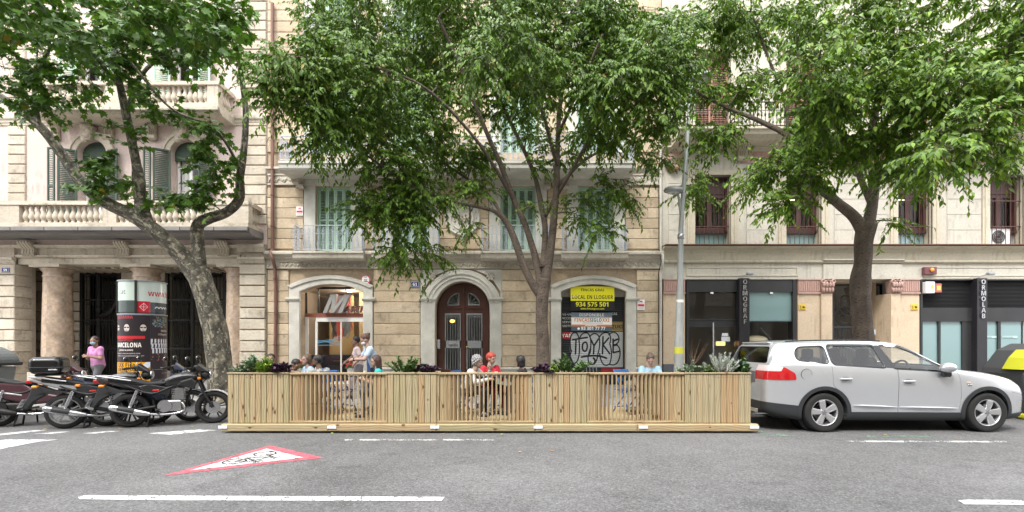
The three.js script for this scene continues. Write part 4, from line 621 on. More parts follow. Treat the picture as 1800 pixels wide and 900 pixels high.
// ================================================================ the ivory house with the two black shop fronts
const H63 = house('ivory_house', 'ivory stucco house with rosy capitals, barred windows and black shop fronts', 1480);
{
  const h = H63, { X, Y } = h, x0 = X(1163.6), x1 = X(2200), top = Y(-60), wins = [[1221, 1284], [1381, 1443], [1577, 1638], [1738, 1799], [1905, 1966]];
  wallOf(h, 'wall', x0, x1, Y(434), top, [...wins.map(([a, b]) => rect(X(a), X(b), Y(433.8), Y(308))), ...wins.map(([a, b]) => rect(X(a), X(b), Y(221), Y(90)))], 0.45, M.ivory, 0);
  shell(h, x0, x1, top, [Y(445), Y(225)], -0.5, -5);
  // grooved courses of the first floor: thin slabs between the windows
  const st = [[1175, 1205], [1312, 1364], [1466, 1558], [1664, 1724], [1812, 1890]];
  courses(h, 'wall_panel', Y(432), Y(296), 0.51, st.map(([a, b]) => [X(a), X(b)]), [M.ivory], { gap: 0.012, proud: 0.025, bev: 0.006, depth: 0.05, len: [9, 9] });
  wins.forEach(([a, b], k) => {
    const p = X(a), q = X(b), y0 = Y(433), y1 = Y(308);
    mesh('window_moulding', [span(X(a - 13), p, y0, Y(300), -0.03, 0.05), span(q, X(b + 13), y0, Y(300), -0.03, 0.05), span(p + 0.002, q - 0.002, y1, Y(300), -0.03, 0.052), span(X(b + 6), X(b + 9), y0, Y(303), 0.05, 0.07), span(X(a - 9), X(a - 6), y0, Y(303), 0.05, 0.07)], M.ivoryTrim, h.g);
    mesh('reveal', [span(p - 0.01, p + 0.02, y0, y1, -0.44, -0.03), span(q - 0.02, q + 0.01, y0, y1, -0.44, -0.03)], M.ivoryTrim, h.g);
    const sillY = Y(403);
    casement(h, p + 0.03, q - 0.03, sillY, Y(338) + 0.0, -0.3, M.brownWood, { cols: 2, rail: 0.11 });
    mesh('roller_blind', [...Array.from({ length: 11 }, (_, i) => box(q - p - 0.1, 0.047, 0.02, (p + q) / 2, Y(338) + 0.03 + i * 0.05, -0.26)), span(p + 0.02, p + 0.1, sillY, y1, -0.33, -0.2), span(q - 0.1, q - 0.02, sillY, y1, -0.33, -0.2)], M.brownWood, h.g);
    mesh('sill_rail', span(p + 0.02, q - 0.02, sillY - 0.1, sillY, -0.34, -0.2), M.brownWood, h.g);
    mesh('lower_pane', span(p + 0.02, q - 0.02, y0, sillY - 0.1, -0.32, -0.3), k === 3 ? M.greyPaint : M.frost, h.g);
    const bars = mesh('window_bars', [span(p, q, y0 + 0.03, y0 + 0.055, -0.1, -0.07), span(p, q, Y(398), Y(398) + 0.03, -0.105, -0.065), span(p, q, Y(353), Y(353) + 0.03, -0.105, -0.065), span(p, q, y1 - 0.06, y1 - 0.035, -0.1, -0.07)], M.brownWood, h.g);
    for (let i = 0; i <= 7; i++) mesh('bar', rod([lerp(p + 0.04, q - 0.04, i / 7), y0 + 0.02, -0.085], [lerp(p + 0.04, q - 0.04, i / 7), y1 - 0.03, -0.085], 0.011, 5), M.brownWood, bars);
    if (k === 3) { const ac = mesh('air_conditioner', [rbox(0.72, 0.56, 0.2, 0.02, 0, 0, 0)], M.white, h.g, [(p + q) / 2 - 0.06, y0 + 0.34, -0.24]); mesh('fan_grille', [0.07, 0.12, 0.17, 0.22].map((r) => new THREE.TorusGeometry(r, 0.008, 4, 20).translate(-0.06, 0, 0.11)), M.greyPaint, ac); mesh('fan_opening', cyl(0.22, 0.22, 0.01, 24).rotateX(PI / 2), M.dark, ac, [-0.06, 0, 0.1]); }
    if (k === 1 || k === 2) mesh('ceiling_lamp', [span(p + 0.15, q - 0.2, Y(341), Y(339.6), -0.75, -0.7)], std(C(0.9, 0.8, 0.6), 0.5, { emissive: C(1, 0.85, 0.6), emissiveIntensity: 2.2 }), h.g).userData.label = 'lit strip lamp inside the barred window';
  });
  wins.forEach(([a, b]) => { const p = X(a), q = X(b); for (const [c, d] of [[p, (p + q) / 2], [(p + q) / 2, q]]) shutter(h, c + 0.01, d - 0.01, Y(221), Y(92), -0.2, M.terra, { rows: 2, slat: 0.06 }); mesh('window_moulding', [span(X(a - 10), p, Y(221), Y(82), -0.03, 0.05), span(q, X(b + 10), Y(221), Y(82), -0.03, 0.05), span(p + 0.002, q - 0.002, Y(90), Y(82), -0.03, 0.05)], M.ivoryTrim, h.g); });
  // terracotta garlands and rosy frieze under the balcony
  for (const [a, b] of [[1168, 1196], [1672, 1712], [1478, 1530], [1815, 1860]]) { mesh('garland', [tube([[X(a), Y(288), 0.06], [X(lerp(a, b, 0.25)), Y(297), 0.09], [X(lerp(a, b, 0.5)), Y(300), 0.1], [X(lerp(a, b, 0.75)), Y(297), 0.09], [X(b), Y(288), 0.06]], [0.05, 0.08, 0.1, 0.08, 0.05], 7, { smooth: 5, bump: 0.3 }), ...Array.from({ length: 16 }, (_, i) => ball(0.05, 0.05, 0.05, X(lerp(a, b, i / 15)), Y(288) - 0.22 * sin(i / 15 * PI) + rr(-0.05, 0.05), 0.12, 5))], M.terra, h.g); }
  mesh('rosy_panel', [[1167, 1205], [1302, 1372], [1452, 1566], [1650, 1730], [1810, 1895]].map(([a, b]) => span(X(a), X(b), Y(287), Y(267), -0.02, 0.03)), M.rosy, h.g);
  mesh('string_course', [mould(CORNICE(0.16, 0.14), x0, x1, Y(267), 0), mould(CORNICE(0.22, 0.3), x0, x1, Y(258), 0)], M.ivoryTrim, h.g);
  const cg = consoleGeo(0.7, 0.7, 0.3); for (const px of [1303, 1455, 1562, 1652]) mesh('bracket', cg, M.ivoryTrim, h.g, [X(px), Y(284), 0.02]);
  const p = 0.95; for (const [a, b] of [[1195, 1452], [1560, 1860]]) {
    const s = mesh('balcony', [mould([[0, 0], [p - 0.3, 0.02], [p - 0.22, 0.1], [p - 0.1, 0.12], [p - 0.06, 0.22], [p, 0.25], [p, 0.31], [0, 0.31]], X(a, p), X(b, p), Y(222, p) - 0.31, 0)], M.ivoryTrim, h.g);
    const bg = join([rod([0, 0, 0], [0, 0.8, 0], 0.012, 5), ball(0.03, 0.06, 0.03, 0, 0.4, 0, 5), ball(0.022, 0.03, 0.022, 0, 0.62, 0, 4), new THREE.TorusGeometry(0.03, 0.008, 4, 8).translate(0, 0.16, 0)]);
    railing(s, X(a, p) + 0.05, X(b, p) - 0.05, Y(222, p), 0.8, p - 0.07, 0.03, M.darkIron, bg, 0.12);
  }
  // cornice and frieze over the shops
  mesh('cornice', [mould([[0, 0], [0.08, 0.02], [0.12, 0.06], [0.05, 0.12], [0.06, 0.36], [0.12, 0.44], [0.3, 0.5], [0.36, 0.53], [0, 0.56]], x0, x1, Y(464), 0.0)], M.ivoryTrim, h.g);
  mesh('cornice_cap', [span(x0, x1, Y(434.2), Y(433), -0.03, 0.4)], M.copper, h.g);
  mesh('fascia', [span(x0, x1, Y(491), Y(464), -0.4, 0.02)], M.ivory, h.g);
  const panel = (a, b) => { const p = X(a), q = X(b), y0 = Y(486), y1 = Y(469); return poly([[p, y0], [q, y0], [q, y1], [p, y1]], 0.04, 0.01, [rect(p + 0.05, q - 0.05, y0 + 0.05, y1 - 0.05)], 1).translate(0, 0, 0.0); };
  for (const [a, b] of [[1206, 1402], [1461, 1566], [1622, 1860]]) mesh('fascia_panel', panel(a, b), M.ivoryTrim, h.g);
  mesh('door_hood', [span(X(1445), X(1583), Y(491), Y(465), 0.02, 0.07), mould(CORNICE(0.14, 0.1), X(1443), X(1585), Y(462), 0.02)], M.ivory, h.g);
  // piers with rosy fluted bands and leafy capitals
  const band = (a, b, z) => { const gs = [span(X(a), X(b), Y(515), Y(491), z - 0.3, z), span(X(a) - 0.01, X(b) + 0.01, Y(516.5), Y(514), z - 0.3, z + 0.03), span(X(a) - 0.01, X(b) + 0.01, Y(492.5), Y(490.5), z - 0.3, z + 0.03)], n = Math.round((X(b) - X(a)) / 0.075); for (let i = 0; i < n; i++) gs.push(span(X(a) + (i + 0.25) * (X(b) - X(a)) / n, X(a) + (i + 0.75) * (X(b) - X(a)) / n, Y(512), Y(495), z - 0.01, z + 0.025)); mesh('fluted_band', gs, M.rosy, h.g); };
  const pier = (a, b, z) => mesh('pier', span(X(a), X(b), Y(640), Y(516), -0.6, z), M.peach, h.g);
  const foot = (a, b, z) => mesh('pier_foot', [span(X(a), X(b), 0, Y(640), -0.6, z + 0.02)], std(C(0.10, 0.11, 0.13), 0.7), h.g);
  for (const [a, b, z] of [[1166, 1204, 0], [1402.5, 1441, 0], [1581, 1616, 0]]) { pier(a, b, z); foot(a - 0.5, b + 0.5, z); band(a, b, z + 0.02); }
  for (const [a, b] of [[1442, 1461], [1564, 1580]]) {
    pier(a, b, 0.06); foot(a, b, 0.06);
    const w = X(b) - X(a), gs = [poly([[-w * 0.45, 0], [w * 0.45, 0], [w * 0.62, 0.42], [-w * 0.62, 0.42]], 0.3, 0.02, [], 1).translate(0, 0, -0.2)];
    for (let r = 0; r < 2; r++) for (let i = 0; i < 4; i++) gs.push(ball(0.045, 0.10, 0.05, lerp(-w * 0.42, w * 0.42, i / 3), 0.1 + r * 0.16, 0.12 + r * 0.03, 6));
    for (const s of [-1, 1]) gs.push(new THREE.TorusGeometry(0.055, 0.025, 6, 10).translate(s * w * 0.48, 0.37, 0.14), ball(0.05, 0.05, 0.05, 0, 0.38, 0.15, 5));
    mesh('capital', gs, M.rosy, h.g, [(X(a) + X(b)) / 2, Y(515), 0]);
  }
  // street door: recess with iron gate
  const zb = -0.9;
  mesh('doorway', [span(X(1452), X(1462), 0, Y(491), zb, -0.3), span(X(1563.5), X(1564), 0, Y(491), zb, -0.6), span(X(1440), X(1580), Y(493), Y(490.5), zb, -0.4), span(X(1440), X(1580), 0.001, 0.02, zb - 1, 0.1)], M.peach, h.g);
  mesh('hallway', [span(X(1440), X(1580), 0, Y(491), zb - 3.1, zb - 3.0), span(X(1440), X(1440) + 0.1, 0, Y(491), zb - 3, zb), span(X(1580) - 0.1, X(1580), 0, Y(491), zb - 3, zb), span(X(1440), X(1580), Y(491), Y(491) + 0.1, zb - 3.1, zb)], M.room, h.g);
  {
    const p = X(1462, zb), q = X(1550, zb), hh = Y(494), g = mesh('gate', [span(p, p + 0.06, 0, hh, zb - 0.03, zb + 0.03), span(q - 0.06, q, 0, hh, zb - 0.03, zb + 0.03), span(lerp(p, q, 0.46), lerp(p, q, 0.46) + 0.08, 0, hh, zb - 0.03, zb + 0.03), span(lerp(p, q, 0.8), lerp(p, q, 0.8) + 0.05, 0, hh, zb - 0.03, zb + 0.03), span(p, q, Y(575), Y(572), zb - 0.029, zb + 0.029), span(p, q, hh - 0.06, hh, zb - 0.028, zb + 0.028)], std(C(0.035, 0.045, 0.06), 0.45), h.g);
    for (let i = 0; i < 16; i++) mesh('gate_bar', rod([lerp(p, q, (i + 0.5) / 16), 0, zb], [lerp(p, q, (i + 0.5) / 16), Y(574), zb], 0.011, 5), g.material, g);
    const sp = []; for (let k = 0; k < 3; k++) { const pts = []; const cx = lerp(p, q, [0.22, 0.3, 0.68][k]), cy = [Y(555), Y(530), Y(545)][k]; for (let i = 0; i < 26; i++) { const a = i * 0.45, r = 0.05 + 0.013 * i; pts.push([cx + r * cos(a + k), cy + r * 1.2 * sin(a + k), zb]); } sp.push(tube(pts, 0.013, 5)); }
    mesh('scrollwork', sp, g.material, g);
    mesh('door_glass', new THREE.PlaneGeometry(q - p, hh), M.glass, h.g, [(p + q) / 2, hh / 2, zb - 0.08]);
  }
  mesh('doorbell_panel', [rbox(0.16, 0.34, 0.04, 0.01, X(1555), Y(592), -0.55)], M.steel, h.g); mesh('doctor_plate', [rbox(0.18, 0.16, 0.02, 0.005, X(1555), Y(583), -0.52)], std(C(0.55, 0.68, 0.8), 0.4), h.g);
  // black shop fronts
  const front = (a, b, mid, y0) => mesh('shop_front', [span(X(a), X(a + 4), 0, Y(491), -0.3, 0.0), span(X(b - 6), X(b), 0, Y(491), -0.3, 0.0), span(X(a + 4), X(b - 6), Y(y0), Y(491), -0.3, -0.02), ...mid], M.shop, h.g);
  const sign = (px, word, y0, label) => {
    const c = mesh('sign_pillar', rbox(X(1314) - X(1296), Y(490) - 0.0, 0.3, 0.012, 0, (Y(490)) / 2, 0), std(C(0.03, 0.028, 0.034), 0.3, { map: T.grey }), h.g, [X(px), 0.003, 0.0]); c.userData.label = label;
    word.split('').forEach((ch, i) => { const t = text3(ch, 0.152, 0.04); const bb = t.boundingBox, w = bb.max.x - bb.min.x; t.translate(-w / 2 - bb.min.x, 0, 0); mesh('sign_letter', t, M.steel, c, [0, Y(y0) - (i + 1) * 0.186, 0.155]); });
    mesh('sign_lamp', [rbox(0.2, 0.09, 0.14, 0.02, 0.08, Y(484), 0.34), rod([-0.12, Y(488), 0.1], [0.06, Y(484), 0.3], 0.015)], M.greyPaint, c);
  };
  front(1207, 1400, [span(X(1211), X(1297), Y(563), Y(560.5), -0.14, -0.04), span(X(1254), X(1257), 0, Y(563), -0.12, -0.05), span(X(1211), X(1297), Y(575), Y(563.2), -0.12, -0.06), span(X(1312), X(1394), Y(565.5), Y(564), -0.12, -0.04)], 513);
  sign(1305, 'ORMOGRAF', 491, 'black sign pillar with silver vertical letters between café windows');
  mesh('door_handle', rod([X(1253.5), 0.7, 0.02], [X(1253.5), Y(567), 0.02], 0.022, 10), M.chrome, h.g);
  for (const [a, b, y0, y1] of [[1211, 1297, 560.5, 513], [1211, 1254, 676, 575], [1257, 1297, 676, 575], [1312, 1394, 676, 565.5]]) mesh('pane', new THREE.PlaneGeometry(X(b) - X(a), Y(y1) - Y(y0)), M.glass, h.g, [(X(a) + X(b)) / 2, (Y(y0) + Y(y1)) / 2, -0.1]).rotation.y = 0.004;
  mesh('frosted_pane', span(X(1312), X(1394), Y(564), Y(513), -0.11, -0.1), M.frost, h.g);
  for (const px of [1252, 1357]) mesh('shop_sensor', rbox(0.1, 0.06, 0.05, 0.01, X(px), Y(515), -0.04), M.white, h.g);
  {                                                                 // things shown behind the café glass
    mesh('shop_room', [span(X(1209), X(1398), 0.01, 0.03, -3.6, -0.4), span(X(1209), X(1398), 0.03, 3.4, -3.65, -3.6)], M.room, h.g);
    mesh('display', [ball(0.42, 0.17, 0.2, X(1343), Y(598), -0.55, 10), ball(0.26, 0.2, 0.15, X(1318), Y(606), -0.6, 8)], std(C(0.66, 0.56, 0.38), 0.6), h.g); mesh('display', [ball(0.62, 0.14, 0.2, X(1335), Y(616), -0.5, 8), rbox(1.5, 0.25, 0.3, 0.1, X(1355), Y(620), -0.6)], std(C(0.42, 0.42, 0.04), 0.5), h.g);
    mesh('dried_branch', Array.from({ length: 14 }, (_, i) => tube([[X(1228), 0.6, -0.5], [X(1216 + i * 2.6), Y(628 - (i % 5) * 8), -0.45], [X(1212 + i * 4.2), Y(620 - (i % 4) * 9), -0.4]], [0.012, 0.008, 0.005], 4)), std(C(0.35, 0.22, 0.14), 0.8), h.g);
    mesh('notice', [span(X(1271), X(1282), Y(591), Y(585.5), -0.09, -0.085), span(X(1270), X(1285), Y(600), Y(592), -0.09, -0.085)], std(C(0.7, 0.72, 0.75), 0.6), h.g);
    mesh('shop_lamp', [rbox(0.3, 0.14, 0.1, 0.03, X(1278), Y(604), -0.5)], std(C(0.8, 0.5, 0.2), 0.6, { emissive: C(1, 0.5, 0.15), emissiveIntensity: 0.8 }), h.g);
  }
  front(1618, 1860, [span(X(1652), X(1656), 0, Y(565), -0.14, -0.05), span(X(1694), X(1712), 0, Y(565), -0.14, -0.05), span(X(1757), X(1762), 0, Y(565), -0.14, -0.05), span(X(1622), X(1854), Y(565), Y(541), -0.16, -0.03)], 493);
  sign(1719, 'ORMOLAB', 491, 'black sign pillar with silver vertical letters beside the louvred front');
  for (const [a, b] of [[1622, 1710], [1729, 1854]]) { const l = mesh('louvre', span(X(a), X(b), Y(541), Y(493), -0.2, -0.15), M.black, h.g); const n = 20; for (let i = 0; i < n; i++) { const s = mesh('slat', new THREE.BoxGeometry(X(b) - X(a), 0.012, 0.06), M.shop, l, [(X(a) + X(b)) / 2, lerp(Y(541), Y(493), (i + 0.5) / n), -0.12]); s.rotation.x = 0.7; } }
  for (const [a, b] of [[1622, 1652], [1656, 1694], [1729, 1757], [1762, 1800], [1804, 1854]]) mesh('frosted_pane', span(X(a), X(b), 0.05, Y(565), -0.12, -0.1), M.frost, h.g);
  plateOn(1743, 592.5, 0.5, 0.07, (g, w, hh) => { g.fillStyle = '#a9c4c4'; g.fillRect(0, 0, w, hh); g.fillStyle = '#222'; g.font = '15px sans-serif'; g.fillText('grupo', 2, hh * 0.8); g.font = 'bold 15px sans-serif'; g.fillText('ormo', 46, hh * 0.8); }, 'glass_lettering', 'small dark lettering on the frosted glass', -0.092, h);
  plateOn(1780, 592.5, 0.5, 0.07, (g, w, hh) => { g.fillStyle = '#a9c4c4'; g.fillRect(0, 0, w, hh); g.fillStyle = '#222'; g.font = 'bold 15px sans-serif'; g.fillText('ormo', 6, hh * 0.8); g.font = '15px sans-serif'; g.fillText('design', 48, hh * 0.8); }, 'glass_lettering', 'small dark lettering on the frosted glass', -0.092, h);
  // alarm boxes, security stickers
  mesh('alarm_box', [rbox(0.40, 0.25, 0.14, 0.02, X(1629), Y(477), 0.1)], std(C(0.16, 0.06, 0.07), 0.5), h.g); mesh('alarm_light', [ball(0.06, 0.07, 0.05, X(1629.5), Y(476), 0.2, 8)], std(C(0.9, 0.35, 0.05), 0.3), h.g);
  mesh('alarm_box', [rbox(0.30, 0.38, 0.16, 0.02, X(1629.5), Y(506), 0.06)], M.white, h.g); mesh('alarm_box', [rbox(0.22, 0.3, 0.14, 0.02, X(1645), Y(507), 0.04)], std(C(0.45, 0.12, 0.12), 0.5), h.g); mesh('alarm_label', [span(X(1641.5), X(1648), Y(511), Y(503), 0.113, 0.117), span(X(1630), X(1634), Y(508), Y(502), 0.143, 0.147)], std(C(0.7, 0.6, 0.1), 0.5), h.g);
  const sec = (g, w, hh) => { g.fillStyle = '#d9b52a'; g.fillRect(0, 0, w, hh); g.fillStyle = '#14140f'; g.font = 'bold 64px sans-serif'; g.fillText('S', 10, hh * 0.7); g.beginPath(); g.ellipse(w * 0.66, hh * 0.5, 26, 17, 0.3, 0, 7); g.fill(); g.fillRect(12, hh * 0.8, w - 24, 8); };
  plateOn(1410, 540, 0.23, 0.19, sec, 'security_sticker', 'yellow security sticker on the peach pier by the café', 0.012, h); plateOn(1607, 540, 0.24, 0.2, sec, 'security_sticker', 'yellow security sticker on the peach pier by the louvred shop', 0.012, h);
  mesh('cable', [tube([[X(1650), Y(490), 0.05], [X(1708), Y(488), 0.06], [X(1735), Y(487), 0.08], [X(1762), Y(489), 0.06], [X(1850), Y(489), 0.05]], 0.012, 5, { smooth: 4 })], M.trimWhite, h.g);
}
// ================================================================ the house across the street, seen only in the glass
{
  const g = thing('opposite_house', 'pale stucco house across the street mirrored in the shop glass', 'building', [0, WALK, 6]), cols = 14, x = (i) => -23 + i * 3.4;
  const holes = []; for (let i = 0; i < cols; i++) { holes.push(rect(x(i), x(i) + 1.2, 4.6, 6.9), rect(x(i), x(i) + 1.2, 8.4, 10.6)); holes.push(rect(x(i) - 0.4, x(i) + 1.6, 0.1, 3.1)); }
  mesh('wall', poly([[-28, 0], [28, 0], [28, 14], [-28, 14]], 0.4, 0, holes), M.ivory, g);
  mesh('interior_wall', [span(-28, 28, 0, 14, 3, 3.2), span(-28, 28, 13.9, 14.2, 0, 3.2)], M.room, g);
  for (const y of [4.5, 8.3]) { mesh('balcony', [span(-28, 28, y - 0.2, y, -1, 0)], M.trim, g); mesh('balustrade', [span(-28, 28, y + 0.75, y + 0.85, -0.95, -0.75), ...Array.from({ length: 110 }, (_, i) => span(-27.8 + i * 0.5, -27.8 + i * 0.5 + (i % 7 ? 0.16 : 0.4), y, y + 0.75, -0.93, -0.78))], M.trim, g); }
  for (let i = 0; i < cols; i++) for (const [y, hh] of [[4.6, 2.3], [8.4, 2.2]]) mesh('pane', new THREE.PlaneGeometry(1.2, hh), M.glass, g, [x(i) + 0.6, y + hh / 2, 0.2]).rotation.y = PI;
}
// ---------------------------------------------------------------- street trees
M.planeBark = std(C(0.86, 0.86, 0.86), 0.9, { map: T.planeBark, bumpMap: T.planeBarkB, bumpScale: 0.02 });
M.bark = std(C(0.62, 0.6, 0.58), 0.9, { map: T.bark, bumpMap: T.barkB, bumpScale: 0.015 });
M.twig = std(C(0.10, 0.075, 0.05), 0.9);
const leafMat = (c, rough) => new THREE.MeshPhysicalMaterial({ color: c, roughness: rough, transmission: 0.5, specularIntensity: 0.55, thickness: 0, side: THREE.DoubleSide });
M.leaf = leafMat(C(0.9, 0.9, 0.9), 0.5); M.planeLeaf = leafMat(C(0.9, 0.9, 0.9), 0.5);
function leafGeo(outline, fold, curl) {                             // half outline [[along, half width], ...], folded on the midrib
  const pos = [], idx = [];
  for (const [y, w, y2 = y] of outline) { const z = -curl * y * y; pos.push(-w, y2, z + fold * w, 0, y, z, w, y2, z + fold * w); }
  for (let i = 0; i < outline.length - 1; i++) { const a = i * 3; for (const k of [0, 1]) idx.push(a + k, a + k + 1, a + k + 4, a + k, a + k + 4, a + k + 3); }
  const g = new THREE.BufferGeometry(); g.setAttribute('position', new THREE.Float32BufferAttribute(pos, 3)); g.setIndex(idx); g.computeVertexNormals(); return g;
}
const LEAF = leafGeo([[0, 0.01], [0.18, 0.17], [0.42, 0.21], [0.7, 0.12], [0.88, 0.04], [1, 0.0]], 0.35, 0.22);
const PALM = (() => {                                               // five-lobed plane leaf
  const o = [[0, 0], [0.16, 0.06], [0.34, 0.02], [0.24, 0.16], [0.52, 0.3], [0.36, 0.36], [0.46, 0.66], [0.26, 0.58], [0.17, 0.6], [0, 1]], pts = [...o, ...o.slice(1, -1).reverse().map(([x, y]) => [-x, y])];
  const s = new THREE.ShapeGeometry(new THREE.Shape(pts.map((p) => new THREE.Vector2(...p)))), p = s.attributes.position;
  for (let i = 0; i < p.count; i++) p.setZ(i, 0.22 * abs(p.getX(i)) - 0.18 * p.getY(i) ** 2); s.computeVertexNormals(); s.deleteAttribute('uv'); return s;
})();
// limbs: lists of [px, py, d, radius]; clusters: [px, py, d, rx, ry, rz, bunches]
function tree(name, label, baseX, baseD, limbs, clusters, { bark, leaf, geo, size, colours, seed, perTwig = 13, twigs = 9, droop = 0.7, twigLen = [0.35, 0.7], bunch = 0.42, uv = 1, radial = 14, thick = 0.8, dens = 1 }) {
  const r = rng(seed), q = (a, b) => a + (b - a) * r(), g = thing(name, label, 'tree', [gx(baseX, baseD), WALK, -baseD], 0), o = g.position;
  const nodes = [];
  limbs.forEach((L, k) => {
    const P = L.map(([px, py, d]) => at(px, py, d).sub(o)), Q = L.map((e) => e[3] * thick);
    if (!k) { P.unshift(V(P[0].x, -0.05, P[0].z)); Q.unshift(Q[0] * 1.25); }
    const c = new THREE.CatmullRomCurve3(P, false, 'centripetal'); for (let i = 0; i <= 24; i++) { const t = i / 24, f = t * (Q.length - 1), n = min(Q.length - 2, floor(f)); if (t > (k ? 0.25 : 0.7)) nodes.push({ p: c.getPoint(t), r: lerp(Q[n], Q[n + 1], f - n) }); }
    mesh(k ? 'limb' : 'trunk', tube(P, Q, k ? 10 : radial, { smooth: 7, bump: k ? 0.05 : 0.07, seed: seed + k, uvScale: uv }), bark, g);
  });
  const bs = [];
  for (const [px, py, d, rx, ry, rz, n] of clusters) { const c = at(px, py, d).sub(o); for (let i = 0; i < (n > 7 ? n * dens : n); i++) { let x, y, z; do { x = q(-1, 1); y = q(-1, 1); z = q(-1, 1); } while (x * x + y * y + z * z > 1); bs.push(c.clone().add(V(x * rx, y * ry, z * rz))); } }
  const dist = (b) => { let m = 1e9, best = null; for (const n of nodes) { const e = n.p.distanceToSquared(b) * (n.y ? 1 : 0.8); if (e < m) { m = e; best = n; } } return [m, best]; };
  const left = bs.map((b) => ({ b, m: dist(b) })), boughs = [], tw = [], mats = [], cols = [];
  const m4 = new THREE.Matrix4(), ax = V(0, 0, 0), nx = V(0, 0, 0), xx = V(0, 0, 0), col = new THREE.Color();
  const leafAt = (p, dir, s) => {
    ax.copy(dir).normalize(); nx.set(q(-0.6, 0.6), q(0.2, 1), q(-0.4, 0.8)); nx.addScaledVector(ax, -nx.dot(ax)); if (nx.lengthSq() < 0.01) nx.set(1, 0, 0.3).addScaledVector(ax, -ax.x); nx.normalize(); xx.crossVectors(ax, nx);
    m4.makeBasis(xx.clone().multiplyScalar(s * q(0.85, 1.2)), ax.clone().multiplyScalar(s), nx.clone().multiplyScalar(s)).setPosition(p); mats.push(m4.toArray());
    const c = r() < 0.008 ? [0.42, 0.3, 0.03] : colours[floor(r() * colours.length)], k = q(0.75, 1.25); cols.push(c[0] * k * 0.87, c[1] * k, c[2] * k);
  };
  while (left.length) {
    let bi = 0; for (let i = 1; i < left.length; i++) if (left[i].m[0] < left[bi].m[0]) bi = i;
    const { b, m } = left.splice(bi, 1)[0], from = m[1], L = sqrt(m[0]);
    const r0 = min(from.r * 0.7, 0.012 + 0.012 * L + 0.006), mid = from.p.clone().lerp(b, 0.5).add(V(q(-0.1, 0.1) * L, 0.12 * L + q(0, 0.1) * L, q(-0.1, 0.1) * L));
    const curve = new THREE.QuadraticBezierCurve3(from.p, mid, b), P = [0, 0.25, 0.5, 0.75, 1].map((t) => curve.getPoint(t));
    boughs.push(tube(P, P.map((_, i) => max(0.004, lerp(r0, r0 * 0.45, i / 4))), 5, { caps: false }));
    const fresh = [1, 2, 3, 4].map((i) => ({ p: P[i], r: lerp(r0, r0 * 0.45, i / 4), y: 1 })); nodes.push(...fresh);
    for (const e of left) for (const n of fresh) { const dd = n.p.distanceToSquared(e.b); if (dd < e.m[0]) e.m = [dd, n]; }
    const bd = b.clone().sub(from.p).normalize();
    for (let t = 0; t < twigs; t++) {
      const p0 = P[2].clone().lerp(b, q(0, 1)).add(V(q(-1, 1), q(-0.7, 0.8), q(-1, 1)).multiplyScalar(bunch * 0.35)), len = q(...twigLen);
      const dir = V(q(-1, 1), q(-0.5, 0.7), q(-1, 1)).normalize().multiplyScalar(0.9).addScaledVector(bd, 0.5).normalize(), e = p0.clone().addScaledVector(dir, len).add(V(0, -droop * len * 0.55, 0)), mm = p0.clone().addScaledVector(dir, len * 0.55).add(V(0, -droop * len * 0.1, 0));
      const c2 = new THREE.QuadraticBezierCurve3(p0, mm, e); tw.push(tube([p0, c2.getPoint(0.5), e], [0.006, 0.0045, 0.002], 3, { caps: false }));
      for (let i = 0; i < perTwig; i++) {
        const f = 0.12 + 0.88 * i / perTwig + q(-0.02, 0.02), p = c2.getPoint(min(1, f)), tan = c2.getTangent(min(1, f)), side = V(-tan.z, 0.1, tan.x).normalize().multiplyScalar(i % 2 ? 1 : -1);
        leafAt(p, tan.multiplyScalar(0.7).add(side.multiplyScalar(0.8)).add(V(q(-0.3, 0.3), -droop * q(0.3, 1.3), q(-0.3, 0.3))), size * q(0.5, 1.25));
      }
    }
  }
  const B = mesh('boughs', boughs, bark, g); B.userData.kind = 'stuff';
  const W = mesh('twigs', tw, M.twig, g); W.userData.kind = 'stuff';
  const I = new THREE.InstancedMesh(geo, leaf, mats.length); I.name = 'crown'; I.userData.kind = 'stuff';
  I.instanceMatrix.array.set(mats.flat()); I.instanceColor = new THREE.InstancedBufferAttribute(new Float32Array(cols), 3); g.add(I);
  return g;
}
const GREENS = [[0.155, 0.255, 0.012], [0.125, 0.22, 0.012], [0.20, 0.315, 0.016], [0.10, 0.18, 0.014], [0.175, 0.285, 0.016]];
const YOUNG = [[0.26, 0.385, 0.02], [0.30, 0.42, 0.022], [0.215, 0.345, 0.02]];
const TD = 11.3;
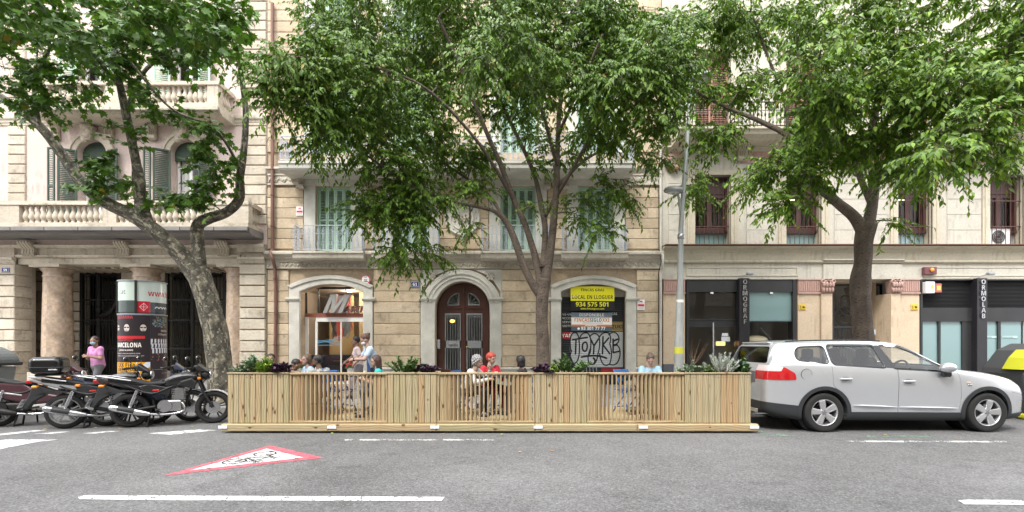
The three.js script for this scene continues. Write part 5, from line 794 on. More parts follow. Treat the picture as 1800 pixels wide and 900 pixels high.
// the plane tree with blotched bark
tree('plane_tree', 'plane tree with blotched grey trunk and lobed leaves before the portico', 385, TD, [
  [[389, 690, TD, 0.42], [386, 640, TD, 0.36], [378, 580, TD, 0.34], [362, 520, TD, 0.34], [348, 478, TD, 0.33]],
  [[356, 500, TD, 0.30], [318, 448, TD - 0.1, 0.26], [280, 412, TD - 0.3, 0.22], [235, 380, TD - 0.4, 0.2], [180, 352, TD - 0.4, 0.18], [140, 318, TD - 0.3, 0.16], [108, 270, TD - 0.2, 0.15], [70, 222, TD - 0.3, 0.13], [25, 186, TD - 0.5, 0.11], [-60, 130, TD - 0.6, 0.08]],
  [[352, 492, TD, 0.24], [349, 440, TD, 0.19], [348, 396, TD, 0.18], [368, 384, TD, 0.17], [400, 372, TD, 0.15], [420, 350, TD, 0.15], [422, 310, TD, 0.12], [428, 270, TD, 0.1], [432, 200, TD, 0.09], [420, 110, TD, 0.07], [400, 20, TD, 0.05]],
  [[262, 400, TD - 0.35, 0.17], [250, 368, TD - 0.4, 0.2], [246, 345, TD - 0.4, 0.14], [244, 318, TD - 0.5, 0.18], [240, 290, TD - 0.5, 0.13], [226, 220, TD - 0.5, 0.12], [212, 155, TD - 0.6, 0.1], [200, 80, TD - 0.6, 0.08], [185, 0, TD - 0.7, 0.06]],
  [[222, 200, TD - 0.5, 0.08], [250, 130, TD - 0.2, 0.06], [320, 70, TD, 0.05], [370, 20, TD + 0.3, 0.04]], [[212, 155, TD - 0.6, 0.06], [160, 90, TD - 1.2, 0.05], [110, 30, TD - 1.8, 0.04]],
  [[424, 300, TD, 0.05], [380, 230, TD - 0.8, 0.04], [300, 190, TD - 1.4, 0.03], [230, 110, TD - 2, 0.03]], [[70, 222, TD - 0.3, 0.06], [60, 150, TD - 0.8, 0.05], [90, 80, TD - 1.4, 0.04]],
], [
  [60, 100, 10, 1.2, 0.8, 1.2, 13], [20, 40, 9.6, 1.2, 0.9, 1.2, 14], [160, 50, 9.6, 1.3, 0.8, 1.2, 16], [260, 40, 10, 1.3, 0.7, 1.3, 15], [350, 40, 10.4, 1.2, 0.7, 1.2, 16], [150, 140, 10.2, 1.1, 0.5, 0.9, 6], [280, 110, 10.6, 1.1, 0.5, 0.9, 6], [40, 180, 10.2, 0.8, 0.35, 0.7, 7], [390, 70, 9.6, 0.7, 0.7, 0.8, 8],
  [330, 30, 8.4, 1.0, 0.5, 0.8, 9], [200, 10, 8.2, 1.5, 0.5, 0.8, 12], [60, 20, 8.0, 1.0, 0.5, 0.8, 10], [270, 190, 10.4, 0.45, 0.3, 0.4, 4], [230, 240, 10.6, 0.2, 0.3, 0.3, 2], [190, 305, 10.7, 0.42, 0.3, 0.3, 6], [165, 325, 10.7, 0.35, 0.18, 0.3, 3], [300, 355, 10.9, 0.55, 0.14, 0.3, 5], [385, 345, 11, 0.45, 0.28, 0.3, 5], [350, 270, 10.8, 0.35, 0.4, 0.3, 4], [400, 300, 10.9, 0.25, 0.3, 0.3, 3], [375, 225, 10.6, 0.3, 0.3, 0.3, 3], [120, -60, 10, 2.6, 0.8, 1.6, 16], [330, -60, 10.5, 1.8, 0.8, 1.5, 12],
], { bark: M.planeBark, leaf: M.planeLeaf, geo: PALM, size: 0.15, colours: [[0.13, 0.25, 0.014], [0.11, 0.215, 0.014], [0.17, 0.305, 0.018], [0.09, 0.175, 0.014]], thick: 0.74, dens: 0.95, seed: 5, perTwig: 7, twigs: 7, droop: 0.45, twigLen: [0.3, 0.6], uv: 1, radial: 20 });
// the tree in the middle
tree('hackberry_tree', 'slender forked street tree with drooping leaves before the arched door', 955, TD, [
  [[954, 660, TD, 0.19], [954, 600, TD, 0.175], [952, 545, TD, 0.175], [954, 515, TD, 0.18], [958, 490, TD, 0.17]],
  [[952, 524, TD, 0.12], [936, 500, TD - 0.05, 0.105], [916, 455, TD - 0.1, 0.1], [900, 410, TD - 0.15, 0.095], [886, 385, TD - 0.2, 0.085], [870, 372, TD - 0.3, 0.05], [800, 355, TD - 0.5, 0.035], [730, 330, TD - 0.9, 0.03], [640, 270, TD - 1.2, 0.022]],
  [[950, 505, TD, 0.11], [945, 470, TD + 0.1, 0.1], [925, 400, TD, 0.085], [905, 355, TD - 0.1, 0.08], [880, 290, TD - 0.4, 0.065], [850, 220, TD - 0.8, 0.055], [815, 130, TD - 1.2, 0.045], [770, 30, TD - 1.7, 0.035]],
  [[958, 495, TD, 0.14], [966, 450, TD, 0.12], [972, 400, TD, 0.11], [978, 330, TD, 0.085], [980, 260, TD + 0.1, 0.075], [985, 180, TD + 0.2, 0.06], [1000, 90, TD + 0.3, 0.05], [1020, -20, TD + 0.4, 0.04]],
  [[955, 470, TD, 0.095], [958, 400, TD + 0.15, 0.085], [952, 365, TD + 0.2, 0.08], [940, 310, TD + 0.3, 0.06], [900, 220, TD + 0.5, 0.05], [850, 120, TD + 0.8, 0.045], [820, 20, TD + 1, 0.03]],
  [[958, 380, TD + 0.15, 0.07], [972, 355, TD + 0.1, 0.06], [1005, 300, TD - 0.2, 0.05], [1040, 240, TD - 0.6, 0.045], [1100, 170, TD - 1, 0.035], [1170, 120, TD - 1.3, 0.025]],
  [[886, 385, TD - 0.2, 0.05], [860, 345, TD + 0.2, 0.045], [800, 300, TD + 0.5, 0.035], [720, 250, TD + 0.8, 0.03], [620, 170, TD + 0.8, 0.022]],
  [[978, 330, TD, 0.05], [1030, 280, TD + 0.5, 0.04], [1090, 250, TD + 0.8, 0.03]], [[905, 355, TD - 0.1, 0.045], [840, 250, TD - 1, 0.04], [740, 150, TD - 1.8, 0.03], [620, 110, TD - 2.4, 0.022], [520, 100, TD - 2.8, 0.015]],
  [[979, 290, TD, 0.05], [950, 190, TD - 1, 0.04], [900, 90, TD - 2, 0.03], [860, 40, TD - 2.8, 0.022]], [[980, 240, TD, 0.05], [1020, 150, TD - 1, 0.04], [1060, 60, TD - 1.6, 0.03]],
], [
  [690, 60, 11.2, 1.8, 1.1, 1.2, 32], [820, 50, 10.6, 1.4, 0.9, 1.3, 30], [960, 60, 11, 1.4, 1.0, 1.2, 30], [1080, 60, 11, 1.2, 0.9, 1.2, 28], [1150, 115, 9.8, 0.72, 0.65, 0.9, 18], [600, 130, 9.4, 1.1, 0.8, 0.8, 26], [530, 150, 8.8, 0.6, 0.7, 0.6, 15], [470, 150, 8.6, 0.25, 0.6, 0.4, 5],
  [700, 190, 10.6, 1.3, 0.8, 1.0, 20], [640, 230, 10, 1.0, 0.6, 0.7, 14], [560, 230, 9.2, 0.6, 0.35, 0.5, 7], [690, 310, 10.4, 0.8, 0.5, 0.6, 12], [670, 375, 10.5, 0.6, 0.5, 0.5, 10], [730, 390, 10.6, 0.35, 0.5, 0.4, 6], [700, 445, 10.6, 0.45, 0.25, 0.3, 5], [760, 440, 10.7, 0.2, 0.3, 0.3, 2],
  [790, 250, 11.4, 1.0, 0.7, 0.9, 14], [880, 170, 11.8, 1.2, 0.8, 0.9, 17], [900, 60, 8.4, 0.55, 0.4, 0.6, 8], [850, 90, 8.0, 0.3, 0.45, 0.4, 5], [1000, 130, 9.4, 1.0, 0.6, 0.7, 13], [1080, 160, 9.4, 0.8, 0.4, 0.6, 9], [1150, 195, 9.7, 0.45, 0.5, 0.5, 8], [1060, 230, 10.8, 0.9, 0.5, 0.6, 9], [1130, 270, 11.2, 0.5, 0.3, 0.4, 4],
  [780, 360, 10.8, 0.6, 0.25, 0.4, 4], [850, 330, 11.2, 0.5, 0.35, 0.4, 4], [1050, 320, 11, 0.55, 0.45, 0.4, 5], [1060, 400, 10.9, 0.25, 0.3, 0.25, 2], [1100, 340, 11, 0.4, 0.25, 0.3, 2], [1010, 380, 11.2, 0.2, 0.3, 0.2, 1.5], [960, 260, 11.6, 0.8, 0.5, 0.7, 7], [920, 370, 11.3, 0.3, 0.2, 0.3, 1], [830, 420, 11, 0.12, 0.25, 0.2, 1],
  [600, 60, 12.2, 1.2, 0.9, 0.6, 14], [760, 110, 12.4, 1.3, 0.9, 0.6, 15], [930, 90, 12.6, 1.4, 0.9, 0.6, 15], [1100, 90, 12.4, 1.3, 0.9, 0.6, 15], [1180, 60, 11.4, 0.6, 0.8, 0.6, 9], [650, -40, 10.6, 1.8, 0.6, 1.8, 14], [850, -70, 10.4, 2.2, 0.7, 2, 18], [1050, -60, 10.6, 2, 0.7, 1.8, 14],
], { bark: M.bark, leaf: M.leaf, geo: LEAF, size: 0.108, colours: [...GREENS, GREENS[0], YOUNG[2]], thick: 0.85, dens: 1.5, seed: 8, perTwig: 15, twigs: 11, droop: 0.85, twigLen: [0.35, 0.75] });
// the thick tree behind the car
tree('hackberry_tree', 'thick-trunked street tree with broad bright crown behind the silver car', 1517, TD, [
  [[1520, 690, TD, 0.31], [1518, 600, TD, 0.27], [1513, 530, TD, 0.265], [1512, 495, TD, 0.3], [1517, 465, TD, 0.235], [1518, 425, TD, 0.24], [1524, 392, TD, 0.27]],
  [[1520, 410, TD, 0.2], [1500, 380, TD, 0.17], [1470, 355, TD - 0.1, 0.14], [1440, 325, TD - 0.3, 0.12], [1420, 300, TD - 0.4, 0.1], [1385, 240, TD - 0.2, 0.085], [1340, 215, TD, 0.07], [1280, 190, TD + 0.2, 0.05], [1220, 160, TD + 0.3, 0.04]],
  [[1524, 405, TD, 0.2], [1534, 355, TD, 0.15], [1536, 300, TD, 0.14], [1528, 260, TD, 0.12], [1540, 190, TD - 0.3, 0.1], [1560, 110, TD - 0.6, 0.08], [1575, 0, TD - 0.8, 0.06]],
  [[1532, 360, TD, 0.1], [1515, 320, TD + 0.1, 0.09], [1495, 260, TD + 0.3, 0.08], [1455, 180, TD + 0.5, 0.06], [1430, 80, TD + 0.7, 0.05], [1400, -20, TD + 0.7, 0.04]],
  [[1535, 330, TD, 0.09], [1580, 250, TD - 0.8, 0.07], [1640, 190, TD - 1.6, 0.055], [1720, 150, TD - 2.2, 0.045], [1800, 110, TD - 2.6, 0.035]],
  [[1530, 270, TD, 0.07], [1500, 200, TD - 1.2, 0.06], [1470, 150, TD - 2.2, 0.045], [1440, 100, TD - 2.8, 0.03]], [[1440, 325, TD - 0.3, 0.06], [1410, 310, TD - 0.8, 0.045], [1380, 320, TD - 1.2, 0.03]],
  [[1385, 240, TD - 0.2, 0.06], [1380, 180, TD, 0.05], [1350, 100, TD + 0.2, 0.04], [1320, 20, TD + 0.3, 0.03]], [[1580, 250, TD - 0.8, 0.05], [1640, 240, TD - 2.2, 0.035], [1700, 230, TD - 3.4, 0.025]],
], [
  [1250, 60, 12.4, 1.2, 1.0, 0.9, 24], [1360, 50, 12, 1.1, 0.9, 0.9, 20], [1260, 170, 11.8, 0.7, 0.5, 0.7, 8], [1250, 250, 11.8, 0.5, 0.6, 0.5, 9], [1222, 330, 11.6, 0.25, 0.5, 0.3, 4], [1330, 140, 11.8, 0.9, 0.5, 0.8, 8], [1300, 325, 11, 0.4, 0.3, 0.35, 3],
  [1470, 50, 10, 1.0, 0.8, 1.0, 16], [1570, 60, 9.6, 1.0, 0.8, 1.1, 17], [1680, 60, 9, 1.0, 0.8, 1.1, 18], [1770, 50, 8.6, 0.7, 0.8, 1.0, 14], [1500, 150, 9, 0.9, 0.6, 0.8, 16], [1600, 150, 8.6, 0.8, 0.6, 0.8, 15], [1700, 150, 8, 0.7, 0.6, 0.8, 15], [1780, 170, 7.6, 0.4, 0.6, 0.6, 8], [1430, 170, 8.8, 0.4, 0.5, 0.5, 8], [1440, 90, 8.2, 0.3, 0.3, 0.4, 4],
  [1440, 245, 10, 0.7, 0.45, 0.6, 11], [1405, 310, 10, 0.4, 0.35, 0.4, 7], [1370, 360, 10.2, 0.28, 0.28, 0.3, 4], [1350, 290, 10.4, 0.35, 0.2, 0.3, 4], [1510, 250, 9.6, 0.7, 0.4, 0.5, 9], [1590, 235, 9, 0.8, 0.45, 0.6, 10], [1620, 290, 9, 0.4, 0.25, 0.4, 4], [1680, 220, 7.4, 0.5, 0.35, 0.4, 7], [1660, 270, 7, 0.3, 0.15, 0.25, 3], [1740, 250, 7.6, 0.3, 0.25, 0.3, 3], [1575, 330, 10.4, 0.15, 0.15, 0.2, 1], [1570, 385, 11, 0.12, 0.12, 0.15, 1], [1560, 300, 10, 0.25, 0.2, 0.2, 3], [1790, 260, 8.6, 0.2, 0.25, 0.3, 2],
  [1400, -50, 10.6, 2, 0.7, 1.6, 13], [1600, -60, 9.6, 2, 0.7, 1.8, 15], [1800, -40, 9, 1.6, 0.8, 1.6, 11], [1900, 120, 8.6, 1, 1, 1, 8],
], { bark: M.bark, leaf: M.leaf, geo: LEAF, size: 0.116, colours: [...GREENS, ...YOUNG], thick: 0.76, dens: 1.05, seed: 19, perTwig: 15, twigs: 11, droop: 0.8, twigLen: [0.35, 0.75], radial: 18 });
// ---------------------------------------------------------------- the wooden terrace on the parking lane
const PD = 8.17, DECK = 0.145;
M.pine = T.pine.map((t) => std(C(0.50, 0.485, 0.46), 0.72, { map: t, bumpMap: T.scratch, bumpScale: 0.0006 }));
M.pineH = T.pineH.map((t) => std(C(0.50, 0.485, 0.46), 0.72, { map: t }));
M.soil = std(C(0.045, 0.03, 0.02), 1, { map: T.granite });
const px2x = (px) => gx(px, PD), yTopP = gy(655, PD), yBotP = gy(743.5, PD);
const woodUV = (g, along = 'y') => { const p = g.attributes.position, n = g.attributes.normal, uv = g.attributes.uv, ox = R() * 3, oy = R() * 3; for (let i = 0; i < p.count; i++) { const side = abs(n.getZ(i)) > 0.5 || along !== 'y' ? p.getX(i) : p.getZ(i); along === 'y' ? uv.setXY(i, side + ox, p.getY(i) + oy) : uv.setXY(i, p.getX(i) + ox, (abs(n.getY(i)) > 0.5 ? p.getZ(i) : p.getY(i)) + oy); } return g; };
const plankGeos = (w, h, d, n, along) => Array.from({ length: n }, () => woodUV(chamfer(w, h, d, 0.004), along));
function planter(px0, px1, label) {
  const x0 = px2x(px0), x1 = px2x(px1), n = Math.round((x1 - x0) / 0.098), w = (x1 - x0) / n, hgt = yTopP - yBotP - 0.02, dep = 0.42, g = thing('planter_box', label, 'planter', [(x0 + x1) / 2, yBotP, -PD], 0, 'plank planter boxes of the terrace');
  const vs = plankGeos(w - 0.0075, hgt, 0.022, 5, 'y'), L = x1 - x0;
  for (let i = 0; i < n; i++) for (const z of [0, -dep]) { const k = floor(R() * 5), b = mesh('plank', vs[floor(R() * 5)], M.pine[k], g, [-L / 2 + (i + 0.5) * w, hgt / 2, z - 0.011 + rr(-0.0015, 0.0015)]); b.rotation.y = (R() > 0.5 ? PI : 0) + rr(-0.006, 0.006); }
  const e = plankGeos(0.022, hgt - 0.002, dep - 0.03, 2, 'y'); for (const s of [-1, 1]) mesh('end_board', e[s > 0 ? 1 : 0], M.pine[1], g, [s * (L / 2 - 0.014), hgt / 2, -dep / 2]);
  mesh('rim', [woodUV(chamfer(L + 0.01, 0.022, 0.055, 0.004), 'x').translate(0, hgt + 0.011, -0.012), woodUV(chamfer(L + 0.01, 0.022, 0.05, 0.004), 'x').translate(0, hgt + 0.011, -dep - 0.01)], M.pineH[0], g);
  mesh('soil', boxUV(new THREE.PlaneGeometry(L - 0.05, dep - 0.02, 12, 4).rotateX(-PI / 2)), M.soil, g, [0, hgt - 0.05, -dep / 2]);
  for (let i = 0; i < n; i++) if (R() > 0.4) mesh('screw', cyl(0.006, 0.006, 0.003, 8).rotateX(PI / 2), M.steel, g, [-L / 2 + (i + 0.5) * w, hgt - 0.06, 0.002]);
  return g;
}
planter(400, 507.5, 'plank planter box at the motorcycle end of the terrace');
planter(681, 767.5, 'plank planter box before the restaurant and the brown door');
planter(940.5, 1031.5, 'plank planter box before the middle tree');
planter(1204, 1320, 'plank planter box at the silver car end of the terrace');
function finPanel(px0, px1, label, flip, phase) {
  const x0 = px2x(px0), x1 = px2x(px1), L = x1 - x0, h = yTopP - yBotP, g = thing('fin_fence', label, 'fence', [(x0 + x1) / 2, yBotP, -PD], 0, 'twisted slat fences of the terrace');
  const rail = (y) => { const q = mesh('rail', woodUV(chamfer(L, 0.032, 0.1, 0.005), 'x'), M.pineH[1], g, [0, y, -0.05]); q.rotation.x = 0; };
  rail(0.018); rail(h - 0.016);
  for (const s of [-1, 1]) mesh('post', woodUV(chamfer(0.03, h - 0.07, 0.07, 0.004)), M.pine[1], g, [s * (L / 2 - 0.016), h / 2, -0.05]);
  const n = 22, vs = plankGeos(0.08, h - 0.068, 0.024, 5, 'y');
  for (let i = 0; i < n; i++) { const t = (i + 0.5) / n, f = mesh('fin', vs[floor(R() * 5)], M.pine[[1, 3, 3, 0, 1][floor(R() * 5)]], g, [-L / 2 + 0.05 + (L - 0.1) * t, h / 2, -0.05]); const u = t - 0.5; f.rotation.y = flip * (phase + PI * (0.5 + u * (0.35 + 2.6 * u * u))); }
  return g;
}
finPanel(508, 680.5, 'twisted slat fence before the restaurant tables', 1, 0.08);
finPanel(768, 940, 'twisted slat fence before the brown door', 1, 0.0);
finPanel(1032, 1203.5, 'twisted slat fence before the shuttered shop', 1, 0.1);
{                                                                   // platform: deck planks, front beam, feet, reflectors
  const x0 = px2x(397), x1 = px2x(1326), g = thing('terrace_deck', 'low pine plank platform carrying the terrace', 'platform', [0, 0, -PD]), n = 15, L = x1 - x0;
  const vs = plankGeos(L, 0.028, 0.138, 3, 'x'); for (let i = 0; i < n; i++) mesh('deck_plank', vs[i % 3], M.pineH[i % 3], g, [(x0 + x1) / 2, DECK - 0.016 + (i % 2) * 0.001, -0.09 - i * 0.145]);
  const cuts = [394, 580, 768, 940, 1118, 1329].map(px2x);
  for (let i = 0; i < 5; i++) { const w = cuts[i + 1] - cuts[i]; mesh('beam', woodUV(chamfer(w - 0.006, 0.118, 0.11, 0.012), 'x'), M.pineH[i % 3], g, [(cuts[i] + cuts[i + 1]) / 2, 0.092, 0.04]); }
  mesh('joists', Array.from({ length: 16 }, (_, i) => box(0.07, 0.08, 2.0, lerp(x0 + 0.1, x1 - 0.1, i / 15), 0.075, -1.1)), M.pine[2], g).userData.kind = 'stuff';
  for (let i = 0; i < 20; i++) mesh('foot', box(0.24, 0.05, 0.14, lerp(x0 + 0.2, x1 - 0.2, i / 19), 0.026, -0.08), M.pine[2], g);
  for (const px of [398, 587, 766, 945.5, 1128, 1321]) { const r = mesh('reflector', rbox(0.15, 0.05, 0.012, 0.004, px2x(px), 0.105, 0.103), std(C(0.75, 0.75, 0.78), 0.25), g); r.userData.label = 'small white reflector on the front beam'; }
}
// ---- plants in the boxes
function plant(name, label, px, py0, wpx, hpx, { d = PD + 0.2, leafs = 420, size = 0.045, cols, kind = 'bush', seed, lean = 0 }) {
  const r = rng(seed), q = (a, b) => a + (b - a) * r(), s = FOCAL / d, W = wpx / s / 2 * 1.3, Hh = hpx / s * 0.98 + 0.05, base = V(gx(px, d), yTopP - 0.06, -d), g = thing(name, label, 'plant', base.toArray(), 0, 'planting in the terrace boxes');
  const stems = [], L = [[], [], []], m4 = new THREE.Matrix4(), n = kind === 'spike' ? 26 : 20;
  const lg = kind === 'spike' ? leafGeo([[0, 0.02], [0.4, 0.09], [1, 0]], 0.2, 0.1) : leafGeo([[0, 0.02], [0.3, 0.22], [0.65, 0.2], [1, 0]], 0.3, 0.25);
  for (let i = 0; i < n; i++) {
    const a = q(0, 6.28), rad = sqrt(r()), top = V(cos(a) * rad * W + lean * Hh, Hh * (kind === 'mound' ? sqrt(1 - 0.75 * rad * rad) * q(0.75, 1) : (1 - 0.5 * rad) * q(0.55, 1)), sin(a) * rad * min(W, 0.2)), p0 = V(top.x * 0.3, 0, top.z * 0.5), mid = p0.clone().lerp(top, 0.55).add(V(0, 0.03, 0)), c = new THREE.QuadraticBezierCurve3(p0, mid, top);
    stems.push(tube([p0, c.getPoint(0.5), top], [0.006, 0.0045, 0.002], 4, { caps: false }));
    const per = Math.round(leafs * 1.4 / n);
    for (let k = 0; k < per; k++) {
      const t = lerp(0.2, 1, k / per), p = c.getPoint(t), an = k * 2.4 + q(-0.4, 0.4), dir = c.getTangent(t).multiplyScalar(kind === 'spike' ? 1.1 : 0.7).add(V(cos(an), q(-0.15, 0.45), sin(an)).multiplyScalar(0.8)).normalize(), nn = V(q(-0.5, 0.5), 1, q(-0.5, 0.5)); nn.addScaledVector(dir, -nn.dot(dir)).normalize(); const xx = V(0, 0, 0).crossVectors(dir, nn), sz = size * 1.45 * q(0.6, 1.15) * (1.15 - 0.4 * t);
      m4.makeBasis(xx.multiplyScalar(sz), dir.clone().multiplyScalar(sz), nn.multiplyScalar(sz)).setPosition(p); L[floor(r() * 3)].push(flat(lg.clone().applyMatrix4(m4)));
    }
  }
  mesh('stem', stems, M.twig, g).userData.kind = 'stuff';
  L.forEach((a, i) => { if (a.length) mesh('foliage', a, new THREE.MeshPhysicalMaterial({ color: C(...cols[i % cols.length]), roughness: 0.55, transmission: 0.22, thickness: 0, side: THREE.DoubleSide }), g).userData.kind = 'stuff'; });
  return g;
}
const GR = [[0.10, 0.19, 0.045], [0.13, 0.24, 0.06], [0.08, 0.15, 0.04]], GG = [[0.22, 0.30, 0.19], [0.28, 0.36, 0.24], [0.17, 0.25, 0.14]], YG = [[0.22, 0.34, 0.03], [0.28, 0.4, 0.05], [0.15, 0.26, 0.03]], PU = [[0.055, 0.018, 0.045], [0.085, 0.03, 0.075], [0.03, 0.012, 0.03]], SV = [[0.5, 0.54, 0.48], [0.58, 0.61, 0.56], [0.42, 0.47, 0.40]];
plant('bush', 'low grey-green bush at the motorcycle end of the boxes', 424, 655, 44, 17, { cols: GG, seed: 1, kind: 'mound', size: 0.035, leafs: 600 });
plant('shrub', 'tall grey-green shrub behind the purple plant by the portico', 450, 655, 46, 46, { cols: [[0.13, 0.22, 0.10], [0.2, 0.3, 0.16], [0.1, 0.18, 0.08]], seed: 2, size: 0.055, leafs: 480 });
plant('bush', 'bright lime green bush between grey-green shrub and purple plant', 469, 655, 36, 34, { cols: YG, seed: 3, size: 0.05, leafs: 520, d: PD + 0.12 });
plant('purple_plant', 'dark purple mound before the seated man in black', 496, 655, 38, 20, { cols: PU, seed: 4, kind: 'mound', size: 0.05, leafs: 620, d: PD + 0.1 });
plant('shrub', 'loose green shrub in the box beside the turquoise diner', 714, 655, 62, 40, { cols: GR, seed: 5, size: 0.048, leafs: 760 });
plant('purple_plant', 'dark purple mound before the brown door', 750, 655, 36, 16, { cols: PU, seed: 6, kind: 'mound', size: 0.05, leafs: 560, d: PD + 0.12 });
plant('purple_plant', 'dark purple mound beside the middle tree trunk', 954, 655, 38, 16, { cols: PU, seed: 7, kind: 'mound', size: 0.05, leafs: 560, d: PD + 0.12 });
plant('bush', 'small lime green bush next to the purple mound by the trunk', 974, 655, 22, 22, { cols: YG, seed: 8, size: 0.042, leafs: 300 });
plant('shrub', 'spreading green shrub before the graffiti shutter', 1000, 655, 62, 42, { cols: GR, seed: 9, size: 0.045, leafs: 780, lean: 0.1 });
plant('bush', 'pale grey-green bush below the lamp post', 1216, 655, 44, 26, { cols: GG, seed: 10, size: 0.036, leafs: 640 });
plant('bush', 'small mossy green bush beside the silver plant', 1245, 655, 22, 18, { cols: [[0.16, 0.24, 0.04], [0.2, 0.28, 0.05], [0.11, 0.18, 0.03]], seed: 11, size: 0.035, leafs: 380 });
plant('silver_bush', 'tall silvery white bush before the café door', 1268, 655, 56, 48, { cols: SV, seed: 12, kind: 'spike', size: 0.045, leafs: 1100 });
plant('bush', 'dark green bush at the car end of the boxes', 1302, 655, 30, 34, { cols: [[0.05, 0.15, 0.03], [0.08, 0.2, 0.04], [0.04, 0.11, 0.025]], seed: 13, size: 0.05, leafs: 480 });
// white pots with red flowers before the restaurant
function flowerPot(px, label, seed) {
  const d = 15.2, r = rng(seed), q = (a, b) => a + (b - a) * r(), g = thing('flower_pot', label, 'flower pot', [gx(px, d), WALK, -d], 0, 'flower pots at the restaurant door');
  mesh('pot', [lathe([[0, 0.01], [0.15, 0], [0.2, 0.57], [0.215, 0.575], [0.215, 0.6], [0.19, 0.6], [0.18, 0.54], [0, 0.54]], 20)], M.white, g);
  const lf = [], fl = []; for (let i = 0; i < 150; i++) { const a = q(0, 6.28), rad = 0.27 * sqrt(r()), y = 0.58 + 0.22 * r() * (1.2 - rad * 2); lf.push(flat(ball(0.035, 0.008, 0.03, 0, 0, 0, 4).rotateX(q(-0.8, 0.8)).rotateZ(q(-0.8, 0.8)).translate(rad * cos(a), y, rad * sin(a)))); if (i % 4 === 0) for (let k = 0; k < 5; k++) fl.push(flat(ball(0.02, 0.014, 0.02, rad * cos(a) + q(-0.03, 0.03), y + 0.07 + q(-0.02, 0.03), rad * sin(a) + q(-0.03, 0.03), 4))); }
  mesh('leaves', lf, std(C(0.08, 0.17, 0.03), 0.7), g).userData.kind = 'stuff'; mesh('blossoms', fl, std(C(0.62, 0.05, 0.07), 0.6), g).userData.kind = 'stuff';
}
flowerPot(534, 'white pot of red flowers nearer to the portico', 3); flowerPot(622, 'white pot of red flowers behind the waitress', 4);
// ---- bistro tables and blue chairs
M.blue = std(C(0.02, 0.07, 0.22), 0.4, { metalness: 0.1 }); M.blueLight = std(C(0.05, 0.16, 0.42), 0.5);
function table(px, d, label) {
  const g = thing('bistro_table', label, 'table', [gx(px, d), DECK, -d], 0, 'bistro tables on the terrace');
  mesh('table_top', rbox(0.7, 0.025, 0.7, 0.01, 0, 0.735, 0), M.black, g); mesh('column', rod([0, 0.02, 0], [0, 0.725, 0], 0.025, 10), M.black, g); mesh('foot', [bar([-0.26, 0.02, -0.26], [0.26, 0.02, 0.26], 0.05, 0.025), bar([-0.26, 0.021, 0.26], [0.26, 0.021, -0.26], 0.05, 0.023)], M.black, g); return g;
}
function chair(x, d, turn, label) {
  const g = thing('bistro_chair', label, 'chair', [x, DECK, -d], turn, 'blue metal chairs on the terrace');      // faces +z before turning
  mesh('seat', [rbox(0.40, 0.022, 0.40, 0.01, 0, 0.45, 0.0)], M.blue, g);
  for (const s of [-1, 1]) { mesh('leg', tube([[s * 0.19, 0.0, 0.22], [s * 0.185, 0.45, 0.02], [s * 0.18, 0.84, -0.24]], 0.012, 7), M.blue, g); mesh('leg', tube([[s * 0.175, 0.0, -0.26], [s * 0.17, 0.44, 0.14]], 0.012, 7), M.blue, g); }
  mesh('backrest', [rbox(0.36, 0.1, 0.016, 0.006, 0, 0.79, -0.212), rbox(0.36, 0.07, 0.016, 0.006, 0, 0.65, -0.125)], M.blueLight, g);
  mesh('stretcher', [rod([-0.17, 0.1, -0.22], [0.17, 0.1, -0.22], 0.01), rod([-0.185, 0.12, 0.165], [0.185, 0.12, 0.165], 0.01)], M.blue, g); return g;
}
